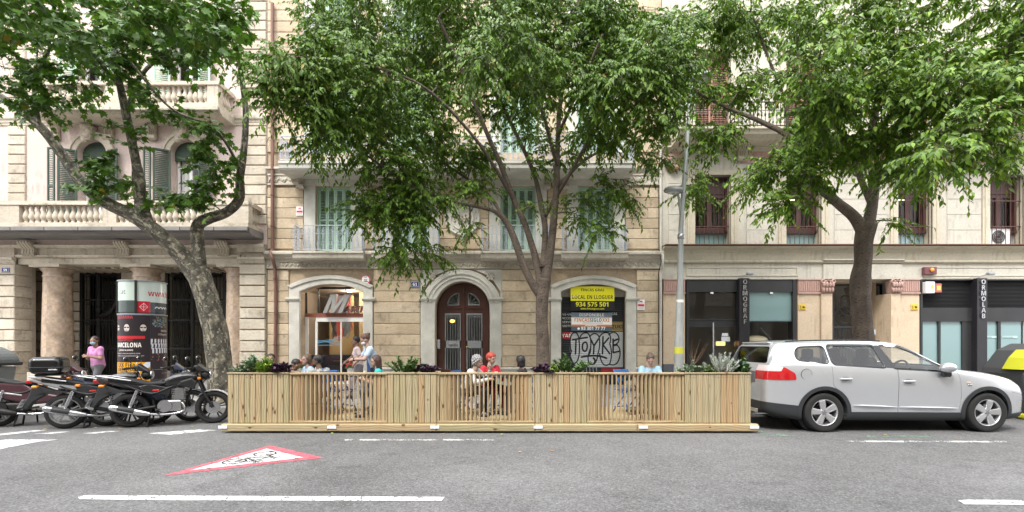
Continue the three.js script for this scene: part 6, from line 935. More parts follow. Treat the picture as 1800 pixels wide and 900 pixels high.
// ---------------------------------------------------------------- the silver car
const curve1 = (pts) => { const x = pts.map((p) => p[0]), y = pts.map((p) => p[1]), n = x.length, m = []; for (let i = 0; i < n; i++) { const a = i ? (y[i] - y[i - 1]) / (x[i] - x[i - 1]) : null, b = i < n - 1 ? (y[i + 1] - y[i]) / (x[i + 1] - x[i]) : null; m.push(a === null ? b : b === null ? a : a * b <= 0 ? 0 : 2 * a * b / (a + b)); } return (t) => { if (t <= x[0]) return y[0]; if (t >= x[n - 1]) return y[n - 1]; let i = 0; while (t > x[i + 1]) i++; const h = x[i + 1] - x[i], s = (t - x[i]) / h, s2 = s * s, s3 = s2 * s; return (2 * s3 - 3 * s2 + 1) * y[i] + (s3 - 2 * s2 + s) * h * m[i] + (-2 * s3 + 3 * s2) * y[i + 1] + (s3 - s2) * h * m[i + 1]; }; };
{
  const yTop = curve1([[-0.97, 0.62], [-0.962, 0.84], [-0.94, 1.0], [-0.88, 1.14], [-0.80, 1.36], [-0.72, 1.49], [-0.64, 1.535], [-0.4, 1.56], [0.2, 1.58], [0.8, 1.578], [1.2, 1.56], [1.42, 1.525], [1.6, 1.46], [1.85, 1.335], [2.1, 1.195], [2.28, 1.105], [2.45, 1.07], [2.8, 1.03], [3.1, 0.98], [3.35, 0.905], [3.52, 0.80], [3.62, 0.67], [3.67, 0.5]]);
  const wB = curve1([[-0.97, 0.66], [-0.95, 0.74], [-0.9, 0.805], [-0.78, 0.865], [-0.5, 0.905], [0, 0.918], [1.2, 0.92], [2.4, 0.916], [2.9, 0.90], [3.2, 0.865], [3.4, 0.80], [3.55, 0.70], [3.63, 0.58], [3.67, 0.46]]);
  const belt = curve1([[-0.97, 1.1], [-0.5, 1.135], [0.3, 1.11], [1.2, 1.075], [2.1, 1.03], [2.6, 0.97], [3.1, 0.88], [3.4, 0.78], [3.67, 0.55]]);
  const y0 = curve1([[-0.97, 0.34], [-0.7, 0.26], [-0.3, 0.2], [2.4, 0.19], [3.1, 0.2], [3.5, 0.22], [3.67, 0.28]]);
  const section = (x, off = 0) => {                                 // half section [z, y] from the keel to the crown
    const t = yTop(x) - off, b = min(belt(x), t - 0.03), w = wB(x) - off, lo = y0(x) + off, G = clamp((t - b - 0.04) / 0.38, 0, 1), hgt = b - lo;
    const re = lerp(w * 0.84, 0.675 - off - 0.05 * sstep(-0.5, -0.9, x), G), ry = lerp(b + (t - b) * 0.62, t - 0.085, G);
    return [[0, lo], [w * 0.5, lo], [w * 0.86, lo + 0.005], [w * 0.945, lo + 0.05], [w * 0.972, lo + hgt * 0.2], [w * 0.985, lo + hgt * 0.42], [w * 0.998, lo + hgt * 0.62], [w * 1.0, lo + hgt * 0.74], [w * 0.99, lo + hgt * 0.88], [w * 0.965, b], [lerp(w * 0.93, w * 0.945, G), b + (ry - b) * lerp(0.45, 0.1, G)], [lerp(w * 0.9, lerp(w * 0.945, re, 0.55), G), lerp(b + (t - b) * 0.5, lerp(b, ry, 0.6), G)], [re, ry], [re * 0.955, lerp(ry + (t - ry) * 0.4, t - 0.045, G)], [re * 0.84, lerp(ry + (t - ry) * 0.65, t - 0.018, G)], [re * 0.5, t - lerp(0.02, 0.005, G)], [0, t]];
  };
  const dense = (s) => { const c = new THREE.CatmullRomCurve3(s.map(([z, y]) => V(z, y, 0)), false, 'centripetal'); return Array.from({ length: 41 }, (_, i) => { const p = c.getPoint(i / 40); return [max(0, p.x), p.y]; }); };
  function loft(xs, off = 0, fn) {
    const pos = [], idx = [], n = 41, ring = n * 2 - 2;
    for (const x of xs) { const s = fn ? fn(x) : dense(section(x, off)); for (let i = 0; i < n; i++) pos.push(x, s[i][1], s[i][0]); for (let i = n - 2; i > 0; i--) pos.push(x, s[i][1], -s[i][0]); }
    for (let k = 0; k < xs.length - 1; k++) for (let i = 0; i < ring; i++) { const a = k * ring + i, b = k * ring + (i + 1) % ring; idx.push(a, a + ring, b, b, a + ring, b + ring); }
    const L = xs.length;
    for (const [k, f] of [[0, 0], [L - 1, 1]]) { const c = pos.length / 3; let sy = 0; for (let i = 0; i < ring; i++) sy += pos[(k * ring + i) * 3 + 1]; pos.push(xs[k] + (f ? 0.012 : -0.012), sy / ring, 0); for (let i = 0; i < ring; i++) { const a = k * ring + i, b = k * ring + (i + 1) % ring; f ? idx.push(b, a, c) : idx.push(a, b, c); } }
    const g = new THREE.BufferGeometry(); g.setAttribute('position', new THREE.Float32BufferAttribute(pos, 3)); g.setIndex(idx); g.computeVertexNormals();
    g.setAttribute('uv', new THREE.Float32BufferAttribute(new Float32Array(pos.length / 3 * 2), 2)); return g;
  }
  const stations = []; for (let i = 0; i <= 80; i++) { const t = i / 80, e = t < 0.18 ? -0.97 + 0.45 * (t / 0.18) ** 1.9 : t > 0.86 ? 3.67 - 0.5 * ((1 - t) / 0.14) ** 1.8 : lerp(-0.52, 3.17, (t - 0.18) / 0.68); stations.push(e); }
  const sideZ = (x, y, off = 0) => { const s = dense(section(x, off)); let best = wB(x); for (let i = 12; i < 40; i++) { const a = s[i], b = s[i + 1]; if (y >= a[1] && y <= b[1]) { best = lerp(a[0], b[0], (y - a[1]) / max(1e-5, b[1] - a[1])); break; } } return best; };
  const ev = new Evaluator(); ev.useGroups = false; ev.attributes = ['position', 'normal', 'uv'];
  const brush = (g) => { if (!g.attributes.uv) g.setAttribute('uv', new THREE.BufferAttribute(new Float32Array(g.attributes.position.count * 2), 2)); const b = new Brush(g); b.updateMatrixWorld(); return b; };
  const sub = (a, b) => ev.evaluate(a, b, SUBTRACTION), and = (a, b) => ev.evaluate(a, b, INTERSECTION);
  const prism = (pts, z0, z1) => { const s = new THREE.Shape(pts.map((p) => new THREE.Vector2(...p))); const g = new THREE.ExtrudeGeometry(s, { depth: z1 - z0, bevelEnabled: false, curveSegments: 4 }).translate(0, 0, z0); return g; };
  const rounded = (pts, r, n = 4) => { const o = []; const L = pts.length; for (let i = 0; i < L; i++) { const p = new THREE.Vector2(...pts[i]), a = new THREE.Vector2(...pts[(i + L - 1) % L]), b = new THREE.Vector2(...pts[(i + 1) % L]), ra = min(r, p.distanceTo(a) / 2.2), rb = min(r, p.distanceTo(b) / 2.2), A = p.clone().lerp(a, ra / p.distanceTo(a)), B = p.clone().lerp(b, rb / p.distanceTo(b)); for (let k = 0; k <= n; k++) { const t = k / n; o.push([(1 - t) ** 2 * A.x + 2 * t * (1 - t) * p.x + t * t * B.x, (1 - t) ** 2 * A.y + 2 * t * (1 - t) * p.y + t * t * B.y]); } } return o; };
  const grow = (pts, d) => { const L = pts.length; let area = 0; for (let i = 0; i < L; i++) { const [a, b] = [pts[i], pts[(i + 1) % L]]; area += a[0] * b[1] - b[0] * a[1]; } const s = area > 0 ? 1 : -1; return pts.map((p, i) => { const a = pts[(i + L - 1) % L], b = pts[(i + 1) % L], n1 = [(p[1] - a[1]) * s, -(p[0] - a[0]) * s], n2 = [(b[1] - p[1]) * s, -(b[0] - p[0]) * s], l1 = hypot(...n1) || 1, l2 = hypot(...n2) || 1, nx = n1[0] / l1 + n2[0] / l2, ny = n1[1] / l1 + n2[1] / l2, l = hypot(nx, ny) || 1; return [p[0] + nx / l * d, p[1] + ny / l * d]; }); };
  const windows = { quarter: rounded([[-0.42, 1.225], [0.09, 1.165], [0.09, 1.45], [-0.34, 1.43], [-0.42, 1.34]], 0.06), rear: rounded([[0.17, 1.16], [1.045, 1.105], [0.965, 1.455], [0.17, 1.46]], 0.04), front: rounded([[1.185, 1.095], [2.06, 1.045], [2.03, 1.11], [1.62, 1.36], [1.42, 1.44], [1.07, 1.455]], 0.04) };
  const doors = { rear: rounded([[0.135, 1.485], [0.135, 0.80], [0.33, 0.62], [0.44, 0.28], [1.235, 0.27], [1.235, 1.07], [1.02, 1.49]], 0.06), front: rounded([[1.245, 0.27], [2.27, 0.28], [2.30, 0.62], [2.27, 1.0], [2.12, 1.045], [1.67, 1.375], [1.43, 1.47], [1.03, 1.49], [1.245, 1.07]], 0.05) };
  const R_ = 0.32, arches = [[0, 0.335], [2.76, 0.335]];
  // cabin hollow, openings, wheel wells
  const cabXs = []; for (let i = 0; i <= 40; i++) cabXs.push(lerp(-0.82, 2.2, i / 40));
  const cab = loft(cabXs, 0.04, (x) => { const s = dense(section(x, 0.045)); return s.map(([z, y]) => [min(z, wB(x) * 0.93), max(y, 0.42)]); });
  let body = sub(brush(loft(stations)), brush(cab));
  for (const k in windows) body = sub(body, brush(prism(windows[k], -1.2, 1.2)));
  const alongX = (pts, x0, x1) => { const g = prism(pts, 0, x1 - x0); g.applyMatrix4(new THREE.Matrix4().makeBasis(V(0, 0, -1), V(0, 1, 0), V(1, 0, 0))).translate(x0, 0, 0); return g; };
  body = sub(body, brush(alongX(rounded([[-0.72, 1.13], [0.72, 1.13], [0.57, 1.45], [-0.57, 1.45]], 0.06), 1.25, 2.6)));
  body = sub(body, brush(alongX(rounded([[-0.68, 1.16], [0.68, 1.16], [0.56, 1.45], [-0.56, 1.45]], 0.06), -1.3, -0.55)));
  for (const [ax, ay] of arches) for (const s of [-1, 1]) body = sub(body, brush(cyl(0.385, 0.385, 0.5, 40).rotateX(PI / 2).translate(ax, ay, s * 0.78)));
  const doorMesh = {}; for (const k in doors) doorMesh[k] = and(body, brush(prism(doors[k], 0.45, 1.2)));
  for (const k in doors) body = sub(body, brush(prism(grow(doors[k], 0.006), 0.45, 1.2)));
  // surface trims
  const trimOf = (off, pts, z0, z1) => and(brush(loft(stations, -off)), brush(prism(pts, z0, z1)));
  const noWheel = (b) => { for (const [ax, ay] of arches) b = sub(b, brush(cyl(0.386, 0.386, 2.4, 40).rotateX(PI / 2).translate(ax, ay, 0))); return b; };

  const sil = new THREE.MeshPhysicalMaterial({ color: C(0.60, 0.615, 0.64), metalness: 0.6, roughness: 0.26, clearcoat: 1, clearcoatRoughness: 0.04 });
  const clad = std(C(0.028, 0.03, 0.033), 0.55), tint = new THREE.MeshPhysicalMaterial({ color: C(0.86, 0.90, 0.88), transmission: 1, roughness: 0.01, ior: 1.5, thickness: 0 }), tintDark = new THREE.MeshPhysicalMaterial({ color: C(0.55, 0.57, 0.57), transmission: 1, roughness: 0.01, ior: 1.5, thickness: 0 });
  const RX = (1451 - 900) * 8.15 / FOCAL, car = thing('parked_car', 'silver family car with alloy wheels parked behind the terrace', 'car', [RX, 0, -9.07]);
  const put = (name, b, mat, parent = car) => mesh(name, b.geometry ?? b, mat, parent);
  put('body', body, sil);
  const paneGeo = (pts, off) => { const s = new THREE.ShapeGeometry(new THREE.Shape(pts.map((p) => new THREE.Vector2(...p)))), p = s.attributes.position; for (let i = 0; i < p.count; i++) p.setZ(i, sideZ(p.getX(i), p.getY(i)) - off); s.computeVertexNormals(); return s; };
  const dr = put('door', doorMesh.rear, sil), df = put('door', doorMesh.front, sil);
  put('window', paneGeo(grow(windows.rear, 0.012), 0.014), tintDark, dr); put('window', paneGeo(grow(windows.front, 0.012), 0.014), tint, df); put('window', paneGeo(grow(windows.quarter, 0.012), 0.014), tintDark);
  for (const [k, t] of [['rear', tintDark], ['front', tint], ['quarter', tintDark]]) put('window', paneGeo(grow(windows[k], 0.012), 0.014).scale(1, 1, -1), t);
  // black window surrounds
  const frameOf = (a, b, off) => { const s = new THREE.Shape(a.map((p) => new THREE.Vector2(...p))); s.holes.push(new THREE.Path(b.map((p) => new THREE.Vector2(...p)))); const g = new THREE.ShapeGeometry(s), p = g.attributes.position; for (let i = 0; i < p.count; i++) p.setZ(i, sideZ(p.getX(i), p.getY(i)) + off); g.computeVertexNormals(); return g; };
  put('window_frame', frameOf(grow(windows.rear, 0.03), windows.rear, 0.003), M.blackGloss, dr); put('window_frame', frameOf(grow(windows.front, 0.03), windows.front, 0.003), M.blackGloss, df); put('window_frame', frameOf(grow(windows.quarter, 0.022), windows.quarter, 0.003), M.blackGloss);
  const pillar = (pts, parent) => { const s = new THREE.ShapeGeometry(new THREE.Shape(pts.map((p) => new THREE.Vector2(...p)))), p = s.attributes.position; for (let i = 0; i < p.count; i++) p.setZ(i, sideZ(p.getX(i), p.getY(i)) + 0.004); s.computeVertexNormals(); put('pillar_trim', s, M.blackGloss, parent); };
  pillar([[1.06, 1.09], [1.225, 1.08], [1.055, 1.47], [0.98, 1.47]], dr); pillar([[1.235, 1.085], [1.2, 1.085], [1.055, 1.465], [1.07, 1.465]], df);
  // handles
  const handle = (x, y, p) => { mesh('handle', [rbox(0.19, 0.035, 0.03, 0.014, x, y, sideZ(x, y) + 0.03), rbox(0.03, 0.025, 0.05, 0.008, x - 0.075, y, sideZ(x, y) + 0.012), rbox(0.04, 0.03, 0.05, 0.008, x + 0.075, y, sideZ(x, y) + 0.012)], sil, p); mesh('handle_recess', ball(0.085, 0.042, 0.006, x, y, sideZ(x, y) + 0.001, 10), std(C(0.16, 0.165, 0.17), 0.5), p); };
  for (const [a, b, ya, yb, p] of [[0.47, 1.225, 0.46, 0.43, dr], [1.255, 2.24, 0.43, 0.41, df]]) mesh('side_moulding', tube([0, 0.25, 0.5, 0.75, 1].map((t) => { const x = lerp(a, b, t), y = lerp(ya, yb, t); return V(x, y, sideZ(x, y) - 0.004); }), [0.004, 0.014, 0.015, 0.014, 0.004], 8, { smooth: 3 }), sil, p);
  handle(0.34, 0.905, dr); handle(1.40, 0.865, df);
  // lower cladding, bumpers, wheel-arch flares
  put('sill_cladding', noWheel(trimOf(0.010, [[0.36, 0.1], [2.4, 0.1], [2.36, 0.335], [0.40, 0.345]], 0.3, 1.3)), clad);
  put('sill_cladding', noWheel(trimOf(0.010, [[0.36, 0.1], [2.4, 0.1], [2.36, 0.335], [0.40, 0.345]], -1.3, -0.3)), clad);
  put('rear_bumper', noWheel(trimOf(0.010, [[-1.1, 0.1], [-0.3, 0.1], [-0.34, 0.44], [-1.1, 0.52]], -1.3, 1.3)), clad);
  put('front_bumper', noWheel(trimOf(0.010, [[3.06, 0.1], [3.9, 0.1], [3.9, 0.36], [3.1, 0.30]], -1.3, 1.3)), clad);
  for (const [ax, ay] of arches) { const ring = []; for (let i = 0; i <= 30; i++) { const a = lerp(-0.34, PI + 0.34, i / 30); ring.push([ax + 0.45 * cos(a), ay + 0.445 * sin(a)]); } for (let i = 30; i >= 0; i--) { const a = lerp(-0.34, PI + 0.34, i / 30); ring.push([ax + 0.384 * cos(a), ay + 0.384 * sin(a)]); } put('arch_flare', trimOf(0.014, ring, 0.5, 1.3), clad); put('wheel_well', cyl(0.39, 0.39, 0.3, 32, 1, true).rotateX(PI / 2).translate(ax, ay, 0.6), M.black); }
  // lamps
  const tl = trimOf(0.008, rounded([[-1.1, 0.88], [-0.48, 0.885], [-0.50, 1.0], [-0.66, 1.10], [-1.1, 1.16]], 0.03), 0.44, 1.3); put('tail_light', sub(tl, brush(prism([[-1.1, 1.03], [-0.72, 1.03], [-0.62, 1.2], [-1.1, 1.2]], 0.4, 1.4))), new THREE.MeshPhysicalMaterial({ color: C(0.42, 0.008, 0.012), roughness: 0.12, clearcoat: 1 }));
  put('reversing_light', and(tl, brush(prism([[-1.1, 1.032], [-0.72, 1.032], [-0.62, 1.2], [-1.1, 1.2]], 0.4, 1.4))), new THREE.MeshPhysicalMaterial({ color: C(0.6, 0.5, 0.5), roughness: 0.12, clearcoat: 1 }));
  put('headlight', trimOf(0.006, rounded([[3.2, 0.68], [3.75, 0.58], [3.75, 0.72], [3.45, 0.80], [3.24, 0.80]], 0.03), 0.35, 1.3), new THREE.MeshPhysicalMaterial({ color: C(0.55, 0.57, 0.6), roughness: 0.08, clearcoat: 1, metalness: 0.3 }));
  mesh('indicator', rbox(0.06, 0.03, 0.02, 0.008, 2.42, 0.84, sideZ(2.42, 0.84) + 0.004), std(C(0.5, 0.42, 0.35), 0.2), car);
  mesh('emblem', rbox(0.07, 0.03, 0.012, 0.005, 2.44, 0.80, sideZ(2.44, 0.8) + 0.004), M.chrome, car);
  // fuel flap: a proud disc with a seam
  mesh('fuel_flap', [cyl(0.088, 0.088, 0.008, 36).rotateX(PI / 2)], sil, car, [-0.31, 0.98, sideZ(-0.31, 0.98) + 0.001]); mesh('fuel_flap_seam', new THREE.TorusGeometry(0.091, 0.004, 5, 36), M.black, car, [-0.31, 0.98, sideZ(-0.31, 0.98)]);
  // windscreen and rear glass
  const glassX = (zw0, zw1, ya, yb, inv, bow) => { const pos = [], idx = [], n = 10; for (let j = 0; j <= n; j++) for (let i = 0; i <= n; i++) { const y = lerp(ya, yb, j / n), z = lerp(-1, 1, i / n) * lerp(zw0, zw1, j / n); pos.push(inv(y) - bow * z * z, y, z); if (i < n && j < n) { const a = j * (n + 1) + i; idx.push(a, a + 1, a + n + 2, a, a + n + 2, a + n + 1); } } const g = new THREE.BufferGeometry(); g.setAttribute('position', new THREE.Float32BufferAttribute(pos, 3)); g.setIndex(idx); g.computeVertexNormals(); return g; };
  const inv = (a, b) => (y) => { let lo = a, hi = b; for (let i = 0; i < 30; i++) { const m = (lo + hi) / 2; ((yTop(m) > y) === (a < b)) ? hi = m : lo = m; } return (lo + hi) / 2; };
  put('windscreen', glassX(0.72, 0.59, 1.12, 1.48, (y) => { let lo = 1.0, hi = 2.4; for (let i = 0; i < 30; i++) { const m = (lo + hi) / 2; yTop(m) > y + 0.006 ? lo = m : hi = m; } return lo; }, 0.16), tint);
  put('rear_window', glassX(0.69, 0.57, 1.15, 1.48, (y) => { let lo = -0.97, hi = -0.3; for (let i = 0; i < 30; i++) { const m = (lo + hi) / 2; yTop(m) < y + 0.008 ? lo = m : hi = m; } return lo + 0.004; }, -0.1), new THREE.MeshPhysicalMaterial({ color: C(0.2, 0.21, 0.21), transmission: 1, roughness: 0.01, ior: 1.5, thickness: 0 }));
  // number plate, hatch trim, exhaust, aerial, roof rail
  mesh('hatch_trim', [rbox(0.02, 0.2, 0.95, 0.008, -0.962, 0.92, 0)], std(C(0.12, 0.12, 0.125), 0.5), car);
  { const t = canvasTex(256, 128, (g, w, h) => { g.fillStyle = '#e8e8e6'; g.fillRect(0, 0, w, h); g.strokeStyle = '#222'; g.lineWidth = 5; g.strokeRect(4, 4, w - 8, h - 8); g.fillStyle = '#23408f'; g.fillRect(6, 6, 26, h - 12); g.fillStyle = '#1c1c1c'; g.font = 'bold 50px sans-serif'; g.fillText('5841', 76, 58); g.fillText('HCR', 84, 112); }); const p = new THREE.PlaneGeometry(0.5, 0.13).rotateY(-PI / 2); mesh('number_plate', p, std(0xffffff, 0.4, { map: t }), car, [-0.975, 0.83, 0.08]); }
  mesh('tailgate_badge', rbox(0.012, 0.02, 0.16, 0.004, -0.955, 0.72, 0.55), M.chrome, car);
  mesh('exhaust', tube([[-0.95, 0.27, 0.45], [-0.6, 0.27, 0.45]], 0.035, 10), M.chrome, car); mesh('bumper_trim', rbox(0.03, 0.07, 0.5, 0.012, -0.985, 0.33, 0.35), M.alu, car);
  mesh('aerial', rod([-0.42, 1.575, 0], [-0.62, 1.80, 0], 0.006, 6), M.black, car);
  for (const s of [-1, 1]) mesh('roof_rail', tube([-0.5, -0.2, 0.3, 0.8, 1.15].map((x) => V(x, yTop(x) - 0.02, s * 0.60)), 0.014, 6, { smooth: 4 }), M.black, car);
  mesh('spoiler', [rbox(0.12, 0.025, 0.96, 0.012, -0.68, 1.515, 0)], sil, car);
  // mirrors
  for (const s of [1, -1]) { const z = s * 1.02, m = mesh('wing_mirror', [ball(0.13, 0.085, 0.10, 1.98, 1.10, z, 14), rbox(0.1, 0.12, 0.05, 0.02, 2.02, 1.0, s * 0.93)], sil, car); mesh('mirror_base', rbox(0.14, 0.1, 0.09, 0.03, 2.0, 0.99, s * 0.96), clad, m); }
  // cabin: floor, seats, wheel
  mesh('cabin_floor', span(-0.8, 2.15, 0.36, 0.44, -0.82, 0.82), M.black, car);
  for (const [x, zz] of [[0.15, [-0.4, 0.4]], [1.15, [-0.38, 0.38]]]) for (const z of zz) mesh('car_seat', [rbox(0.5, 0.2, 0.48, 0.07, x + 0.2, 0.62, z), rbox(0.16, 0.62, 0.48, 0.07, x - 0.1, 0.95, z), rbox(0.1, 0.2, 0.26, 0.05, x - 0.14, 1.31, z)], std(C(0.05, 0.05, 0.052), 0.9), car);
  mesh('dashboard', rbox(0.4, 0.25, 1.5, 0.1, 2.0, 0.98, 0), M.plastic, car); mesh('steering_wheel', new THREE.TorusGeometry(0.19, 0.018, 8, 28).rotateY(PI / 2).rotateZ(-0.4).translate(1.66, 1.02, 0.38), M.black, car);
  // wheels
  const tyre = lathe([[0.225, -0.1], [0.28, -0.112], [0.315, -0.108], [0.327, -0.09], [0.331, -0.04], [0.331, 0.04], [0.327, 0.09], [0.315, 0.108], [0.28, 0.112], [0.225, 0.1]], 56).rotateX(PI / 2);
  const rimRing = lathe([[0.19, -0.09], [0.232, -0.09], [0.236, 0.085], [0.228, 0.1], [0.214, 0.1], [0.206, 0.08], [0.2, -0.02], [0.19, -0.09]], 48).rotateX(PI / 2);
  const spokes = []; for (let k = 0; k < 5; k++) { const a = k * 2 * PI / 5 + PI / 2; const g = poly([[0.03, -0.035], [0.10, -0.046], [0.212, -0.058], [0.212, 0.058], [0.10, 0.046], [0.03, 0.035]], 0.034, 0.011, [], 2).translate(0, 0, 0.05); const p = g.attributes.position; for (let i = 0; i < p.count; i++) { const x = p.getX(i); p.setZ(i, p.getZ(i) + 0.018 * sin(x / 0.21 * PI * 0.6) - (abs(p.getY(i)) < 0.012 ? 0.006 : 0)); } g.computeVertexNormals(); spokes.push(g.rotateZ(a)); }
  spokes.push(cyl(0.055, 0.06, 0.05, 24).rotateX(PI / 2).translate(0, 0, 0.065));
  for (const [ax, ay] of arches) for (const s of [1, -1]) { const w = mesh('wheel', cyl(0.14, 0.14, 0.02, 28).rotateX(PI / 2), M.steel, car, [ax, 0.333, s * 0.80]); if (s < 0) w.rotation.y = PI; w.rotation.z = ax * 0.3 + 0.2; mesh('tyre', tyre, M.rubber, w); mesh('rim', [flat(rimRing.clone()), ...spokes.map((g) => flat(g.clone()))], M.alu, w); mesh('wheel_back', cyl(0.2, 0.2, 0.01, 28).rotateX(PI / 2), M.black, w, [0, 0, -0.03]); mesh('cap', [cyl(0.028, 0.028, 0.01, 20).rotateX(PI / 2).translate(0, 0, 0.094), ...[0, 1, 2, 3, 4].map((k) => cyl(0.009, 0.009, 0.012, 8).rotateX(PI / 2).translate(0.042 * cos(k * 1.2566), 0.042 * sin(k * 1.2566), 0.09))], M.steel, w); }
  mesh('underbody', span(-0.7, 3.4, 0.21, 0.4, -0.6, 0.6), M.black, car);
}
// ---------------------------------------------------------------- lamp post, advertising column, containers
{
  const d = 11.0, o = V(gx(1193, d), WALK, -d), g = thing('street_lamp', 'tall grey double-headed street lamp beside the thick tree crown', 'street lamp', o.toArray());
  const q = (px, py) => at(px, py, d).sub(o), gm = std(C(0.48, 0.50, 0.50), 0.5, { metalness: 0.3, map: T.grey });
  mesh('pole', tube([q(1193, 684), q(1193.5, 600), q(1195.5, 500), q(1197, 400), q(1199, 370), q(1214, 160)], [0.12, 0.1, 0.068, 0.055, 0.05, 0.04], 14), gm, g);
  mesh('pole_band', tube([q(1193.4, 622), q(1193.6, 610)], 0.107, 14, { caps: false }), std(C(0.5, 0.48, 0.05), 0.6), g); mesh('base_collar', tube([V(0, 0, 0), V(0, 0.25, 0)], [0.16, 0.13], 14), gm, g);
  const head = (c, r, tilt) => { const h = mesh('lamp_head', lathe([[0, 0.09], [r * 0.5, 0.085], [r * 0.9, 0.05], [r, 0.0], [r * 0.96, -0.03], [r * 0.6, -0.05], [0, -0.05]], 28).rotateZ(tilt).rotateX(0.1).translate(c.x, c.y, c.z), gm, g); mesh('lens', cyl(r * 0.6, r * 0.6, 0.02, 24).translate(0, -0.055, 0).rotateZ(tilt).rotateX(0.1).translate(c.x, c.y, c.z), std(C(0.65, 0.66, 0.66), 0.25), h); mesh('hub', ball(r * 0.16, 0.03, r * 0.16, c.x, c.y - 0.075, c.z, 8), M.steel, h); };
  head(q(1184, 335), 0.22, -0.06); head(q(1231, 137), 0.27, 0.16);
  mesh('bracket', [tube([q(1198, 390), q(1194, 350), q(1190, 338)], 0.03, 8), tube([q(1213, 175), q(1219, 145), q(1226, 138)], 0.035, 8)], gm, g);
  mesh('clamp', [tube([q(1196.6, 420), q(1196.8, 412)], 0.075, 12)], M.steel, g); mesh('sticker', tube([q(1195.2, 532), q(1195.3, 527)], 0.082, 14, { caps: false }), M.white, g);
}
{
  const d = 13.0, g = thing('advertising_column', 'round advertising column with concert posters on the pavement', 'advertising column', [gx(251, d), WALK, -d]);
  const R0 = 0.525, Y = (py) => gy(py, d) - WALK, seg = (a0, a1, y0, y1, r, draw, W, name, label, rough = 0.45) => { const geo = new THREE.CylinderGeometry(r, r, y1 - y0, 20, 1, true, a0, a1 - a0).translate(0, (y0 + y1) / 2, 0), t = canvasTex(W, Math.round(W * (y1 - y0) / (r * (a1 - a0))), draw); const m = mesh(name, geo, std(0xffffff, rough, { map: t, side: THREE.DoubleSide }), g); m.userData.label = label; return m; };
  mesh('core', [cyl(R0, R0, Y(556) - 0.25, 40).translate(0, (Y(556) + 0.25) / 2, 0)], std(C(0.05, 0.05, 0.055), 0.5), g); mesh('plinth', cyl(R0 + 0.05, R0 + 0.08, 0.25, 36).translate(0, 0.125, 0), M.greyPaint, g);
  // the azimuth that faces the camera is 0 (towards +z) turned to the viewer on the right
  const c = 0.95;
  seg(-0.8, 0.95, Y(635), Y(555), R0 + 0.006, (x, w, h) => {
    x.fillStyle = '#241a20'; x.fillRect(0, 0, w, h); x.fillStyle = '#b8323f'; x.font = 'bold 60px sans-serif'; x.fillText('GUITARRA', 14, 56, w - 28); x.strokeStyle = '#3d6dbd'; x.lineWidth = 10; x.strokeRect(0, 0, w, 6);
    for (const [i, f] of [[0.02, 0.8], [0.34, 1], [0.74, 0.95]]) { const cx = w * (i + 0.1), cy = h * 0.27; x.fillStyle = '#1a1416'; x.beginPath(); x.ellipse(cx, cy, 58 * f, 70 * f, 0, 0, 7); x.fill(); x.fillStyle = '#c9bdb6'; x.beginPath(); x.ellipse(cx, cy + 8, 40 * f, 54 * f, 0, 0, 7); x.fill(); x.fillStyle = '#141214'; x.fillRect(cx - 36 * f, cy - 8, 30 * f, 17); x.fillRect(cx + 6 * f, cy - 8, 30 * f, 17); x.fillRect(cx - 8, cy - 5, 16, 4); x.fillRect(cx - 16 * f, cy + 38 * f, 32 * f, 6); x.fillStyle = '#241a20'; x.fillRect(cx - 40 * f, cy + 54 * f, 80 * f, 16); }
    x.fillStyle = '#c1272d'; x.fillRect(w * 0.02, h * 0.45, w * 0.86, h * 0.06); x.fillStyle = '#b0303a'; x.font = 'bold 40px sans-serif'; x.fillText('SALA APOLO', w * 0.14, h * 0.56, w * 0.6); x.fillStyle = '#f3efe9'; x.font = 'bold 92px sans-serif'; x.fillText('BARCELONA', w * 0.06, h * 0.69, w * 0.74); x.font = 'bold 28px sans-serif'; x.fillText('JUEVES 16 JUNIO', w * 0.18, h * 0.765); x.font = '20px sans-serif'; x.fillText('SALA APOLO · APERTURA PUERTAS 20:00', w * 0.06, h * 0.83, w * 0.8); x.fillRect(w * 0.06, h * 0.87, w * 0.8, 4); x.fillStyle = '#d23c42'; x.fillText('●  ●●●  ●●', w * 0.2, h * 0.95);
  }, 512, 'poster', 'dark concert poster with three faces in sunglasses');
  seg(-0.8, 0.95, Y(672), Y(635.5), R0 + 0.006, (x, w, h) => { x.fillStyle = '#dfe4ee'; x.fillRect(0, 0, w, h); x.fillStyle = '#e8a41c'; for (let i = 0; i < 12; i++) { x.beginPath(); x.moveTo(w * 0.45, h * 0.75); const a = i * PI / 6; x.lineTo(w * 0.45 + 900 * cos(a), h * 0.75 + 900 * sin(a)); x.lineTo(w * 0.45 + 900 * cos(a + 0.27), h * 0.75 + 900 * sin(a + 0.27)); x.fill(); } x.fillStyle = '#e8a41c'; x.fillRect(0, 0, w * 0.68, h); x.fillStyle = '#1c1712'; x.font = 'bold 84px sans-serif'; x.fillText('XXX Fira', w * 0.1, h * 0.22, w * 0.56); x.fillText('del disc', w * 0.1, h * 0.42, w * 0.56); x.font = 'bold 40px sans-serif'; x.fillText('de col·leccionisme', w * 0.1, h * 0.54, w * 0.56); x.fillText('musical de bcn', w * 0.1, h * 0.64, w * 0.56); x.font = 'bold 64px sans-serif'; x.fillText('4, 5 i 6 JUNY', w * 0.08, h * 0.8, w * 0.6); x.font = '22px sans-serif'; x.fillText('entrada lliure · estació del nord', w * 0.1, h * 0.9, w * 0.56); }, 512, 'poster', 'yellow sunburst record fair poster');
